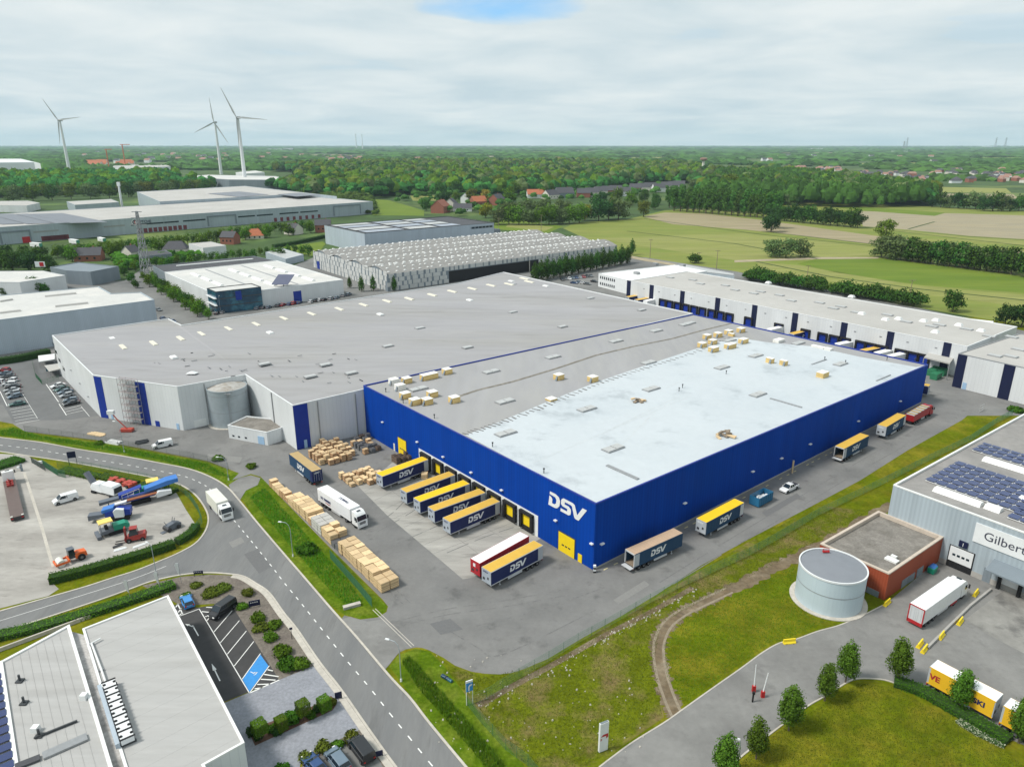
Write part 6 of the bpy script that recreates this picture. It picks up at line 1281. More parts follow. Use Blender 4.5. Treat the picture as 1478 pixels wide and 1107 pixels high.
# at the rear docks
zq = lambda x, y: (1160+x/4.648, 400+y/4.648); zp = lambda x, y: (860+x/4.648, 360+y/4.648)
TW = make_trailer(curtain='curtain_white', roof='tarp_white', front='tarp_white', rear='rear_grey', lg=True, L=16, top=4.4); TO = make_trailer(roof='tarp_ochre', L=16, top=4.4)
for lab, p, q in (('white trailer docked at the far end of the long dock row', zp(450,318), zp(345,342)), ('white trailer docked alone beside a blue ventilation pipe', zp(1310,502), zp(1175,532)), ('white trailer at rear docks left of an ochre one behind the white roof', zq(385,415), zq(250,442)), ('white trailer at rear docks just right of the ochre one', zq(640,470), zq(510,502)), ('white trailer docked nearest to the canopy', zq(735,492), zq(600,522))): puttop(TW, lab, p, q, 4.4, 'white trailers at the rear docks')
for lab, p, q in (('ochre-roofed trailer docked right of the lone white one', zp(1450,530), zp(1325,562)), ('ochre-roofed trailer docked between white trailers', zq(532,462), zq(425,484)), ('ochre-roofed trailer at the office end of the dock row', zp(385,318), zp(305,332)), ('ochre-roofed trailer outermost at the office end of the docks', zp(320,298), zp(245,312))): puttop(TO, lab, p, q, 4.4, 'ochre trailers at the rear docks')
p = P(*zq(845, 715), 4); rr_ = math.atan2(er.y, er.x)
for k, lab in enumerate(('ochre-roofed trailer peeping out behind the far blue corner, front one', 'ochre-roofed trailer peeping out behind the far blue corner, rear one')):
    q = P(*((1341.5, 556), (1347, 547.5))[k], 4)+Vector((-5.2, 4.2, 0)); put(T2, lab, (q.x, q.y, 0), math.atan2(q.y-P(1341,556,4).y, q.x-P(1341,556,4).x)+math.pi, 'ochre trailers behind the far corner')
TB = make_trailer(curtain='curtain_blue', roof='tarp_white', front='curtain_blue', rear='curtain_blue', lg=True); puttop(TB, 'bright blue trailer parked behind the long dock hall at the meadow edge', (1384, 454), (1434, 459.5), 5.5)
for k, (x, y) in enumerate(((1345, 541), (1353, 536), (1360, 541), (1350, 546.5))):
    c = P(x, y); t = thing('waste_container', ('dark green', 'mid green', 'green lidded', 'pale green')[k]+' waste container under the canopy', 'container', c, 'containers under the canopy'); mb = MB(); mb.box((c.x, c.y, 1.1), (4.2, 2.3, 2.1), .7, top=(1.05, 1.05)); mb.build('tub', M['green_box'], t)
    mb = MB(); [mb.box((c.x+math.cos(.7)*o, c.y+math.sin(.7)*o, 1.15), (.12, 2.42, 2.1), .7) for o in (-1.6, -.5, .6, 1.7)]; mb.build('ribs', M['green_box'], t)
# truck white/red at far-left docks
TWs = make_trailer(curtain='curtain_white', roof='tarp_white', front='tarp_white', rear='machine_green', lg=False, L=12)
for lab, p, q in (('white trailer with green rear at the far-left logistics docks', (101, 345), (112, 346.5)), ('white trailer with green rear in front of the red dock doors', (141, 342), (152, 344.5)), ('white trailer standing alone by the red gate', (46, 350), (57, 351))): puttop(TWs, lab, q, p, 4, 'trailers at the logistics centre')
# skip and pickup
c = P(1101, 727); a, b = P(1082, 733), P(1117, 722); e = er
sk = thing('waste_skip', 'open blue roll-off skip holding white waste by the blue wall', 'skip', xy(P(1100, 726))); c = xy(P(1100, 726)); n_ = Vector((-e.y, e.x, 0)); c = c+n_*.4; mb = MB(); Ls, Ws, hs_ = 5.6, 2.4, 2.1
for s in (-1, 1): mb.box(tuple(c+n_*s*Ws/2+Vector((0,0,.25+hs_/2))), (Ls, .1, hs_), math.atan2(e.y, e.x)); mb.box(tuple(c+e*s*Ls/2+Vector((0,0,.25+hs_/2))), (.1, Ws, hs_), math.atan2(e.y, e.x))
mb.box(tuple(c+Vector((0,0,.3))), (Ls, Ws, .1), math.atan2(e.y, e.x)); tub = mb.build('tub', M['skip_blue'], sk)
for k in range(7):
    for s in (-1, 1): mb = MB(); mb.box(tuple(c+e*(-2.6+k*.87)+n_*s*(Ws/2+.09)+Vector((0,0,1.3))), (.12, .1, 2.1), math.atan2(e.y, e.x)); mb.build('rib', M['skip_blue'], tub)
mb = MB(); rs_ = random.Random(2)
for k in range(14): q = c+e*rs_.uniform(-2.2, 2.2)+n_*rs_.uniform(-.8, .8); mb.box((q.x, q.y, rs_.uniform(.9, 1.5)), (rs_.uniform(.4, 1.3), rs_.uniform(.3, .8), rs_.uniform(.1, .4)), rs_.uniform(0, 3), tilt=rs_.uniform(-.5, .5))
tag(mb.build('waste_load', M['white']), 'heap of white sheets and offcuts filling the blue skip', 'waste', kind='stuff')
car('car_white', 'pickup', 'white double-cab pickup facing the blue skip', (1148, 703), (1129, 712))
# car park at the far left: rows read from the picture
gA, gB = 'cars in the outer car park row', 'cars in the car park row nearest the hall'
z5 = lambda x, y: (x/9.225, 500+y/9.225)
rowA = [('car_red','hatch','red',(150,335),(-20,325)),('car_bluegrey','sedan','blue-grey',(160,370),(-20,385)),('car_grey','sedan','grey',(200,405),(10,425)),('car_white','hatch','white',(235,470),(100,455)),('car_white','hatch','smaller white',(55,490),(-60,480)),('car_white','suv','larger white',(225,520),(35,530)),('car_black','sedan','black',(270,545),(80,565)),('car_silver','sedan','silver',(280,590),(50,610)),('car_silver','hatch','short silver',(300,625),(70,655)),('car_bluegrey','hatch','steel-blue',(290,665),(110,705)),('car_green','sedan','dark green-grey',(335,770),(140,800))]
for i, (c, k, w_, p, q) in enumerate(rowA): car(c, k, w_+' car parked '+ORD[i]+' from the far end of the outer row', z5(*p), z5(*q), gA)
rowB = [('car_white','sedan','white',(860,520),(690,560)),('car_green','sedan','dark green',(900,560),(740,610)),('car_bluegrey','sedan','blue-grey',(960,600),(780,645)),('car_silver','hatch','silver',(980,650),(800,690)),('car_bluegrey','hatch','steel-grey',(1040,725),(850,745)),('car_black','sedan','black',(1060,755),(850,800))]
for i, (c, k, w_, p, q) in enumerate(rowB): car(c, k, w_+' car parked '+ORD[i]+' along the white hall wall', z5(*p), z5(*q), gB)
car('car_white', 'van', 'white van parked against the long blue-grey hall', (50, 489), (53, 496)); car('car_grey', 'sedan', 'grey car beside the white van under the blue-grey hall', (26, 498), (35, 496)); car('car_black', 'sedan', 'dark car squeezed between the hall wall and the hedge', (66, 490), (73, 491))
z9 = lambda x, y: (60+x/4.347, 480+y/4.347)
car('car_white', 'van', 'white crew van parked alone below the pump house', z9(820,705), z9(700,730))
car('car_white', 'van', 'white panel van standing alone on the machinery yard', z6(490,515), z6(335,560))
zb_2 = lambda x, y: (250+x/3.997, 830+y/3.997)
car('car_brightblue', 'hatch', 'small bright blue car in the corner parking bay', zb_2(95,190), zb_2(72,140)); car('car_black', 'van', 'black people carrier parked across the striped bays', zb_2(335,180), zb_2(235,250))
car('car_blue', 'sedan', 'dark car at the bottom edge under the shrubs', zb_2(850,1150), zb_2(790,1080)); car('car_bluegrey', 'suv', 'blue-grey car between the dark car and black van at the bottom', zb_2(985,1130), zb_2(915,1040)); car('car_black', 'van', 'black van by the kerb at the bottom edge', zb_2(1130,1085), zb_2(1040,965))
gG = 'cars behind the big roof'; cc_ = random.Random(4)
lst = [(314,454),(322,452.5),(372,447),(380,446),(388,445.5),(402,443),(408,442),(418,441),(424,440),(432,438.5),(449,437.5),(456,436),(461,435),(468,434.5),(478,433),(486,431.5),(496,428.5),(503,427)]
cols = ['car_black','car_blue','car_grey','car_silver','car_white','car_red','car_bluegrey']; nms = {'car_black':'black','car_blue':'dark blue','car_grey':'grey','car_silver':'silver','car_white':'white','car_red':'red','car_bluegrey':'blue-grey'}
for i, (x, y) in enumerate(lst): c = cols[(i*3+i//4) % 7]; car(c, ('sedan','hatch','suv')[i % 3], f'{nms[c]} car parked {ORD[i]} from the left before the white-roofed hall', (x-4, y+1.5), (x+4, y-2.5), gG)
for i in range(9): c = cols[(i*2) % 7]; x, y = 812+i*5.2, 404.5-i*.65; car(c, ('sedan','hatch')[i % 2], f'{nms[c]} car parked {ORD[i]} along the clipped conifer row', (x-3, y-1.5), (x+2, y+2), 'cars along the conifer row')
for i, (x, y) in enumerate(((829,409),(836,408),(843,409.5),(848,410.5),(858,407))): c = cols[(i*5+1) % 7]; car(c, 'sedan', f'{nms[c]} car {ORD[i]} from left in the parking lane by the white office', (x-5, y), (x+4, y+1), 'cars near the white office')
for i, (x, y) in enumerate(((33+196,449),(236,462),(243,464),(250,466))): car(('car_grey','car_blue','car_black','car_blue')[i], 'sedan', ('grey car at the corner of the pale-roofed hall','first dark car in the side street behind the roof step','second dark car in the side street behind the roof step','third dark car in the side street behind the roof step')[i], (x-4, y-2), (x+4, y+1))
car('car_white', 'van', 'light blue-white van beside the conifers behind the big roof', (785, 400), (794, 402))

# ------------------------------------------------------------------ machines on the slab yard
zm = lambda x, y: (100+x/8.2, 660+y/8.2)
def machine(name, label, cat, p, q):
    a, b = P(*p), P(*q); m = (a+b)/2; t = thing(name, label, cat); t['_place'] = 0; del t['_place']; return t, (m.x, m.y, 0), math.atan2(b.y-a.y, b.x-a.x), (b-a).length
def crawler(t, x, y, L=1.6, h=.7, w=.4):
    mb = MB(); pr = [(x-L/2, h*.5), (x-L/2+.2, .03), (x+L/2-.2, .03), (x+L/2, h*.5), (x+L/2-.2, h), (x-L/2+.2, h)]; n = 6; vs = [(a, y-w/2, z) for a, z in pr]+[(a, y+w/2, z) for a, z in pr]
    mb.mesh(vs, [tuple(range(n)), tuple(reversed(range(n, 2*n)))]+[(i, n+i, n+(i+1) % n, (i+1) % n) for i in range(n)]); mb.build('crawler_track', M['black'], t)
def hull(mb, pr, w0, w1=None):
    """body from a side outline (x, z) with half width w0 below and w1 above mid height"""
    w1 = w1 or w0; zm_ = (min(z for _, z in pr)+max(z for _, z in pr))/2; n = len(pr); f = lambda z: w1 if z > zm_ else w0
    vs = [(a, -f(z), z) for a, z in pr]+[(a, f(z), z) for a, z in pr]; return mb.mesh(vs, [tuple(range(n)), tuple(reversed(range(n, 2*n)))]+[(i, n+i, n+(i+1) % n, (i+1) % n) for i in range(n)])
# milling machine (white), front conveyor to the left
t, loc, rz, L = machine('milling_machine', 'white road milling machine with grey raised conveyor on the slab yard', 'road machine', zm(620,480), zm(215,370))
mb = MB(); hull(mb, [(-5,.9),(-.8,.9),(-.6,1.6),(-.9,3.0),(-4.6,3.0),(-5.1,2.4)], 1.2, 1.1); mb.build('engine_hood', M['white'], t)
mb = MB(); mb.b2((-5.12,-1.0,1.3),(-5.05,1.0,2.6)); mb.build('radiator', M['chassis'], t)
mb = MB(); hull(mb, [(-.6,.7),(2.6,.8),(3.0,1.5),(2.4,2.5),(.2,2.6),(-.4,1.8)], 1.1, .95); mb.build('front_body', M['white'], t)
mb = MB(); hull(mb, [(2.2,1.8),(3.0,1.3),(5.4,4.2),(4.7,4.7)], .55); mb.build('conveyor', M['machine_grey'], t)
mb = MB(); mb.b2((-.9,-.7,1.8),(.3,.7,1.95)); mb.build('driver_platform', M['chassis'], t)
for x_ in (-3.9, 2.2):
    for s in (-1, 1): crawler(t, x_, s*1.0)
t.location = loc; t.rotation_euler = (0, 0, rz)
# red plough gear behind it
t, loc, rz, L = machine('cultivator', 'red tined farm implement lying beside the low hedge', 'farm implement', zm(450,270), zm(790,360))
for k in range(3): mb = MB(); mb.box((-2.6+k*2.4, 0, .8), (1.3, 2.0, .5)); mb.tube((-2.6+k*2.4-.5, -1, .4), (-2.6+k*2.4-.5, 1, .4), .4, n=10); mb.build('roller_section', M['plough_red'], t)
mb = MB(); mb.b2((-3.8,-.15,.9),(4,.15,1.15)); mb.b2((3,-1.1,.3),(4.2,1.1,1.0)); mb.build('frame', M['plough_red'], t)
for s in (-1, 1): wheel(t, 3.4, s*1.2, .4, .25)
t.location = loc; t.rotation_euler = (0, 0, rz)
# big blue screening plant
t, loc, rz, L = machine('screening_plant', 'long blue mobile screening plant with two raised conveyors and rusty belt', 'plant machine', zm(360,640), zm(1290,420))
mb = MB(); hull(mb, [(-3.6,1.0),(3.2,1.3),(3.2,1.9),(-3.6,1.6)], 1.1); mb.build('main_frame', M['machine_blue'], t)
mb = MB(); hull(mb, [(1.2,2.4),(8.4,3.4),(8.4,4.3),(6,4.2),(1.2,3.2)], 1.0, 1.25); mb.build('feed_hopper', M['machine_lblue'], t)
mb = MB(); hull(mb, [(-4.0,2.2),(.8,3.3),(.8,4.0),(-4.0,3.0)], .8); mb.build('screen_deck', M['machine_blue'], t)
mb = MB(); hull(mb, [(-8,1.6),(-3.4,2.0),(-3.4,2.5),(-8,2.3)], .75); mb.build('tail_conveyor', M['machine_grey'], t)
mb = MB(); hull(mb, [(-2.6,1.7),(4.4,2.0),(4.4,2.2),(-2.6,1.95)], .45); mb.v = [(v[0], v[1]-1.55, v[2]) for v in mb.v]; mb.build('rusty_belt', M['rust'], t)
mb = MB(); hull(mb, [(3.4,1.0),(6.6,1.3),(6.6,2.1),(4.0,2.4),(3.4,2.0)], .6); mb.v = [(v[0], v[1]-1.6, v[2]) for v in mb.v]; mb.build('engine_hood', M['white'], t)
mb = MB(); [mb.tube((x_, -.9, 2.6+x_*.2), (x_, -.9, 3.6+x_*.2), .05, n=4) for x_ in (-3.4,-2.2,-1,.2)]; mb.tube((-3.4,-.9,2.95),(.3,-.9,3.7), .05, n=4); mb.build('handrail', M['white'], t)
for s in (-1, 1): crawler(t, .2, s*1.0, 4.2, 1.0, .5)
mb = MB(); mb.tube((6.4,0,.0),(6.4,0,3.2), .12); mb.tube((-6.2,0,0),(-6.2,0,1.8), .1); mb.build('support_leg', M['chassis'], t)
t.location = loc; t.rotation_euler = (0, 0, rz)
# crusher in front of it
t, loc, rz, L = machine('crusher', 'blue and white mobile crusher with dark belt, in front of the screening plant', 'plant machine', zm(230,770), zm(860,690))
mb = MB(); hull(mb, [(-1.6,1.2),(3.4,1.2),(3.4,2.4),(1.2,2.9),(-1.6,2.2)], 1.15); mb.build('main_frame', M['machine_blue'], t)
mb = MB(); hull(mb, [(-2.2,2.1),(.2,2.5),(.2,3.3),(-2.2,2.8)], .9, 1.0); mb.build('hopper', M['machine_lblue'], t)
mb = MB(); hull(mb, [(.6,1.1),(2.4,1.1),(2.5,2.8),(1.0,3.1),(.4,2.6)], .45); mb.v = [(v[0]-.2, v[1]-1.3, v[2]) for v in mb.v]; mb.build('engine_hood', M['white'], t)
mb = MB(); hull(mb, [(-5.0,.7),(-1.6,1.3),(-1.6,1.9),(-5.0,1.9)], .9); mb.build('discharge_belt', M['machine_grey'], t)
mb = MB(); hull(mb, [(.0,3.0),(2.6,3.5),(2.6,3.75),(.0,3.25)], .5); mb.v = [(v[0], v[1]+.8, v[2]) for v in mb.v]; mb.build('hopper_wing', M['white'], t)
for s in (-1, 1): crawler(t, 1.2, s*.95, 4.0, 1.0, .5)
t.location = loc; t.rotation_euler = (0, 0, rz)
# pavers with yellow canopies
def paver(label, p, q, body):
    t, loc, rz, L = machine('road_paver', label, 'road machine', p, q)
    mb = MB(); hull(mb, [(-.4,.8),(2.6,.9),(2.7,1.5),(2.0,2.0),(-.4,2.0)], 1.0, .9); mb.build('hopper', M[body], t)
    mb = MB(); hull(mb, [(-2.8,.7),(-.4,.7),(-.4,1.5),(-2.8,1.4)], 1.1); mb.build('rear_body', M['machine_grey'], t)
    mb = MB(); mb.b2((-3.7,-1.6,.1),(-2.9,1.6,.75)); mb.build('screed', M['machine_grey'], t)
    mb = MB(); mb.box((-1.6,0,3.25), (2.7, 2.2, .18), top=(.94,.94)); mb.build('canopy', M['canopy_yellow'], t)
    for sx in (-2.7, -.5):
        for s in (-1, 1): mb = MB(); mb.tube((sx, s*.95, 1.4), (sx, s*.95, 3.2), .05, n=5); mb.build('canopy_post', M['chassis'], t)
    mb = MB(); mb.b2((-1.9,-.6,1.45),(-1.3,.6,2.1)); mb.build('seat', M['black'], t)
    for s in (-1, 1): crawler(t, .2, s*1.0, 3.4, .85, .35)
    t.location = loc; t.rotation_euler = (0, 0, rz)
paver('green road paver with yellow canopy next to the dark red forklift', zm(400,930), zm(700,840), 'machine_green'); paver('road paver with yellow canopy half hidden behind the blue screening plant', zm(985,420), zm(850,450), 'machine_green')
# forklift
t, loc, rz, L = machine('forklift', 'dark red heavy forklift beside the green paver', 'forklift', zm(890,960), zm(660,1000)); 
mb = MB(); hull(mb, [(-2.2,.5),(1.2,.5),(1.2,1.3),(-.4,1.5),(-2.2,1.7),(-2.4,1.0)], .95, .85); mb.build('body', M['machine_red'], t)
mb = MB(); mb.mesh([(-.9,-.75,1.5),(.9,-.75,1.4),(.9,.75,1.4),(-.9,.75,1.5),(-.7,-.7,2.9),(.5,-.7,2.9),(.5,.7,2.9),(-.7,.7,2.9)], [(0,1,5,4),(1,2,6,5),(2,3,7,6),(3,0,4,7)]); mb.build('cab_windows', M['glass'], t)
mb = MB(); mb.b2((-.8,-.78,2.88),(.62,.78,3.0)); mb.build('cab_roof', M['machine_red'], t)
mb = MB(); [mb.b2((1.35, s*.55-.1, .1), (1.6, s*.55+.1, 3.3)) for s in (-1, 1)]; mb.b2((1.35,-.6,3.1),(1.6,.6,3.3)); mb.b2((1.55,-.9,.5),(1.7,.9,1.2)); mb.build('mast', M['machine_red'], t)
for s in (-1, 1): mb = MB(); mb.b2((1.65, s*.5-.08, .12), (3.6, s*.5+.08, .22)); mb.build('fork', M['chassis'], t); wheel(t, .9, s*.9, .5, .4); wheel(t, -1.6, s*.85, .45, .3)
t.location = loc; t.rotation_euler = (0, 0, rz)
# roller
t, loc, rz, L = machine('road_roller', 'orange single-drum roller parked by the dark hedge', 'road machine', z6(540,880), z6(360,945))
mb = MB(); hull(mb, [(-2.7,.7),(-.6,.7),(-.6,1.5),(-1.2,1.8),(-2.6,1.6)], .85, .75); mb.build('engine_hood', M['machine_orange'], t)
mb = MB(); hull(mb, [(-.7,.9),(.5,.9),(.4,2.8),(-.6,2.8)], .7, .62); mb.build('cab', M['glass'], t); mb = MB(); mb.b2((-.7,-.72,2.78),(.5,.72,2.9)); mb.build('cab_roof', M['machine_grey'], t)
mb = MB(); mb.tube((1.9,-.95,.72),(1.9,.95,.72), .72, n=20); mb.build('drum', M['box_cream'], t)
mb = MB(); [mb.b2((.5, s*1.02-.06, .55), (2.9, s*1.02+.06, .95)) for s in (-1, 1)]; mb.b2((2.75,-1.05,.5),(2.95,1.05,1.0)); mb.b2((.4,-1.0,.6),(.7,1.0,1.1)); mb.build('drum_frame', M['machine_orange'], t)
for s in (-1, 1): wheel(t, -1.6, s*.85, .68, .45)
t.location = loc; t.rotation_euler = (0, 0, rz)
# grey attachment
t, loc, rz, L = machine('milling_attachment', 'dark grey machine attachment with upright arms near the hedge corner', 'attachment', zm(1100,900), zm(1350,790))
mb = MB(); hull(mb, [(-1.6,.3),(1.5,.3),(1.7,1.0),(.6,1.6),(-1.2,1.3)], .8, .65); mb.build('housing', M['machine_grey'], t); mb = MB(); mb.tube((-1.2,-1,.55),(-1.2,1,.55), .5, n=12); mb.tube((.9,-1,.45),(.9,1,.45), .42, n=12); mb.build('drum', M['chassis'], t)
mb = MB(); mb.tube((.2,-.4,1.4),(.5,-.4,2.6), .07, n=5); mb.tube((.2,.4,1.4),(.5,.4,2.5), .07, n=5); mb.tube((-1,.3,1.2),(-1.5,.3,2.2), .06, n=5); mb.build('arm', M['machine_grey'], t); mb = MB(); mb.b2((-2.6,-.5,.05),(-1.6,.5,.15)); mb.build('skid', M['machine_grey'], t)
t.location = loc; t.rotation_euler = (0, 0, rz)
# low-loader tractor at the left
t, loc, rz, L = machine('low_loader_truck', 'white-cabbed lorry with red gear on its brown flat bed at the left edge', 'truck', z6(115,660), z6(60,410)); hL = L/2
cab_parts(t, hL, 'white_cab', 3.4); mb = MB(); mb.b2((-hL,-1.25,.95),(hL-2.4,1.25,1.15)); mb.build('flat_bed', M['bed_brown'], t); mb = MB(); mb.b2((-hL,-.5,.5),(hL-1.5,.5,.95)); mb.b2((-hL-.05,-1.25,.5),(-hL+.1,1.25,1.1)); mb.build('chassis', M['chassis'], t)
for k in range(3): mb = MB(); xx = hL-3.6-k*1.2; mb.b2((xx-.35,-.7,1.15),(xx+.35,.7,1.6)); mb.tube((xx, -.2, 1.5), (xx-.7, .3, 2.3), .14, n=6); mb.build('crane_gear', M['machine_red'], t)
for x_ in (-hL+1.0, -hL+2.3, hL-4.6):
    for s in (-1, 1): wheel(t, x_, s*1.05)
for s in (-1, 1): mb = MB(); mb.b2((-hL-.1, s*.95-.2, .7), (-hL, s*.95+.2, .95)); mb.build('taillight', M['lamp_red'], t); mb = MB(); mb.b2((-hL+.1, s*1.0-.22, 1.1), (-hL+.5, s*1.0+.22, 1.3)); mb.build('ramp_block', M['box_cream'], t)
t.location = loc; t.rotation_euler = (0, 0, rz)
for lab, p, q, m_ in (('white plank bundle lying beside the forklift', z6(710,850), z6(795,825), 'white'), ('striped white barrier boards lying under the hedge', z6(830,830), z6(915,800), 'white'), ('thin dark pipes on the slabs beside the forklift', z6(705,830), z6(770,805), 'chassis')):
    a, b = P(*p), P(*q); t = thing('boards', lab, 'boards', xy((a+b)/2)); e = (b-a).normalized()
    for k in range(3): mb = MB(); c = (a+b)/2+Vector((-e.y, e.x, 0))*(k-1)*.28; obox(mb, c, e, (b-a).length*(1-.08*k), .24, .16); mb.build('board', M[m_], t)
# ------------------------------------------------------------------ goods in the yard and on the roof
M['pack'] = stripes('timber_pack', (.62, .455, .265), (.47, .33, .18), .13, .22, axis=1, var=.22, vary=.13, rough=.85)
M['pack2'] = stripes('orange_pack', (.50, .31, .17), (.30, .18, .10), .16, .3, axis=1, var=.25, vary=.16, rough=.85)
M['pack3'] = stripes('grey_pack', (.17, .18, .19), (.10, .10, .105), .16, .3, axis=1, var=.2, vary=.16, rough=.8)
M['packw'] = stripes('wrapped_pack', (.56, .55, .53), (.47, .455, .43), .4, .12, axis=1, var=.06, vary=.4, rough=.45)
M['packd'] = stripes('dark_pallets', (.22, .16, .12), (.07, .05, .04), .15, .45, axis=1, var=.2, vary=.15, rough=.9)
M['packtop'] = mat('board_tops', (.66, .49, .29), .85, .10, 3, .08, .4, stretch=(1, 9, 1), rnd=.18)
STK = {}
def stack_proto(kind, h, lx, ly, tiers):
    k = (kind, round(h, 1), lx, ly)
    if k in STK: return STK[k]
    t = thing('timber_stack' if kind in ('pack', 'pack2') else 'pallet_stack', 'stack', 'stack'); th = h/tiers; r = random.Random(int(h*100+lx*10)+len(kind))
    for i in range(tiers):
        z0 = i*th; mb = MB()
        for s in (-1, 0, 1): mb.box((s*lx*.42, 0, z0+.06), (.1, ly*.96, .12))
        mb.build('bearer', M['packd'], t)
        a, b = lx/2-r.uniform(.0, .03), ly/2-r.uniform(.0, .03); mb = MB(); ox, oy = r.uniform(-.02, .02), r.uniform(-.02, .02)
        mb.prism([(-a+ox,-b+oy),(a+ox,-b+oy),(a+ox,b+oy),(-a+ox,b+oy)], z0+.12, z0+th-.01, cap=False); mb.build('pack', M[kind], t)
        mb = MB(); nb = 8
        for j in range(nb): mb.box((ox, oy+(j+.5)/nb*2*b-b, z0+th+.0), (2*a, 2*b/nb-.03, .04))
        mb.build('board_layer', M['packtop'] if kind == 'pack' else M[kind] if kind != 'pack2' else M['packtop'], t)
    STK[k] = t; return t
def stack(kind, label, p, h, rz, group, lx=1.5, ly=1.7, tiers=2):
    pr = stack_proto(kind, h, lx, ly, tiers); return put(pr, label, (p.x, p.y, p.z), rz, group)
pr_ = random.Random(21)
La, Lb = P(551, 857), P(385, 699); el = (xy(Lb)-xy(La)).normalized(); nl = Vector((el.y, -el.x, 0)); Ll = (xy(Lb)-xy(La)).length
ang = math.atan2(el.y, el.x)
def prof(f):
    if f < .045: return 'pack', 2.0
    if f < .33: return 'pack', pr_.choice((2.5, 2.5, 2.6))
    if f < .375: return 'pack3', 1.2
    if f < .46: return 'pack', pr_.choice((1.8, 2.2, 2.5))
    if f < .555: return 'packw', 2.4
    if f < .60: return 'pack2', 1.8
    if f < .73: return 'pack', 2.5
    if f < .80: return pr_.choice(('packw', 'pack')), 1.7
    return pr_.choice(('pack', 'pack2', 'pack2')), pr_.choice((1.4, 1.9, 2.3))
KN = {'pack': 'pale timber stack', 'pack2': 'reddish timber stack', 'pack3': 'low grey pallet stack', 'packw': 'grey-white wrapped pallet stack', 'packd': 'dark pallet stack'}
nrow = int(Ll/1.62)
for i in range(nrow):
    f = (i+.5)/nrow; wide = 2 if f < .82 else 1
    for c in range(wide):
        kd, h = prof(f); p = xy(La)+el*(i+.5)*1.62+nl*(.95+c*1.85+pr_.uniform(-.08, .08)); 
        stack(kd, f"{KN[kd]}, {ORD[i] if i < 36 else 'last'} from the gate, {('grass-side','yard-side')[c]} column of the row", p, h, ang+pr_.uniform(-.03, .03), 'stacks in the long row by the verge', 1.5, 1.78, 3 if h > 2.2 else 2)
def cluster(poly, step, kinds, hs, group, where, jit=.35, ax=None, lx=1.3, ly=1.2):
    pp_ = [xy(p) for p in px(*poly)]; ax = ax or ef; bx = Vector((-ax.y, ax.x, 0)); o = pp_[0]; us = [(p-o).dot(ax) for p in pp_]; vs = [(p-o).dot(bx) for p in pp_]; n = 0
    def inside(u, v):
        c = False
        for k in range(len(us)):
            u0, v0, u1, v1 = us[k], vs[k], us[k-1], vs[k-1]
            if (v0 > v) != (v1 > v) and u < (u1-u0)*(v-v0)/(v1-v0)+u0: c = not c
        return c
    u = min(us)
    while u < max(us):
        v = min(vs)
        while v < max(vs):
            if inside(u, v):
                q = o+ax*(u+pr_.uniform(-jit, jit)*.5)+bx*(v+pr_.uniform(-jit, jit)*.5); kd = pr_.choice(kinds); h = pr_.choice(hs)
                stack(kd, f"{KN[kd]} of {('knee','waist','chest','head','above head')[min(4, int(h/.55))]} height, {ORD[min(n, 35)]} from the {where}", q, h, math.atan2(ax.y, ax.x)+pr_.uniform(-.12, .12), group, lx, ly, 3 if h > 1.7 else 2); n += 1
            v += step
        u += step
cluster(((447,667),(482,674),(514,663),(497,642),(460,643)), 1.75, ('pack2','pack','pack2'), (1.5, 1.9, 2.2), 'timber stacks by the white wall', 'white wall', ax=er)
cluster(((503,646),(527,660),(551,652),(532,633),(513,634)), 1.75, ('pack3','pack3','packd','pack2'), (1.2, 1.5, 1.7), 'grey stacks by the blue wall', 'blue wall', ax=er)
cluster(((486,690),(501,706),(540,699),(552,690),(540,676),(505,682)), 1.8, ('pack','pack2','pack'), (.9, 1.3, 1.7), 'timber stacks beside the docked trailer', 'open end beside the docked trailer')
cluster(((562,669),(571,674),(593,664),(588,656)), 1.7, ('packd',), (1.5, 1.9), 'dark pallet stacks by the yellow door', 'yellow door')
stack('pack', 'single timber pack standing between two docked trailers', P(613, 690), 1.4, 0, 'timber stacks beside the docked trailer')
# insulation packs on the blue warehouse's roof
M['insul'] = mat('insulation_board', (.64, .47, .20), .85, .08, 2, rnd=.1); M['foil'] = mat('white_wrap', (.75, .74, .70), .5, .06, 2)
def roofpack(label, x, y, w=2.4, d=2.2, h=1.5, prop=True, white=False, rz=0.0, gr='insulation packs on the roof'):
    q = rp(x, y, .02); t = thing('insulation_pack', label, 'pack', q, gr); a = math.atan2(er.y, er.x)+rz; e = Vector((math.cos(a), math.sin(a), 0)); n = Vector((-e.y, e.x, 0))
    for k in range(3): mb = MB(); obox(mb, q+Vector((0,0,k*h/3)), e, w-.03*(k % 2), d-.03*(k % 2), h/3-.03, .02); mb.build('board_bale', M['foil' if white else 'insul'], t)
    mb = MB(); obox(mb, q+Vector((0,0,h)), e, w+.06, d+.06, .08); mb.build('wrap', M['foil'], t)
    if prop: mb = MB(); c = q-e*(w/2+.35)-n*(d*.2); mb.mesh([c+Vector((0,0,.02))-n*.5-e*.3, c-n*.5+e*.25+Vector((0,0,h*.9)), c+n*.1+e*.25+Vector((0,0,h*.9)), c+n*.1-e*.3+Vector((0,0,.02)), c-n*.5+e*.38+Vector((0,0,h*.9)), c+n*.1+e*.38+Vector((0,0,h*.9)), c-n*.5-e*.15+Vector((0,0,.02)), c+n*.1-e*.15+Vector((0,0,.02))], [(0,1,2,3),(6,7,5,4),(1,4,5,2),(0,6,4,1),(3,2,5,7)]); mb.build('prop', M['slate_wall'], t)
    return t
zt4 = lambda x, y: (520+x/4.347, 480+y/4.347); zt8 = lambda x, y: (860+x/4.648, 360+y/4.648); zt9 = lambda x, y: (860+x/2.956, 460+y/2.956)
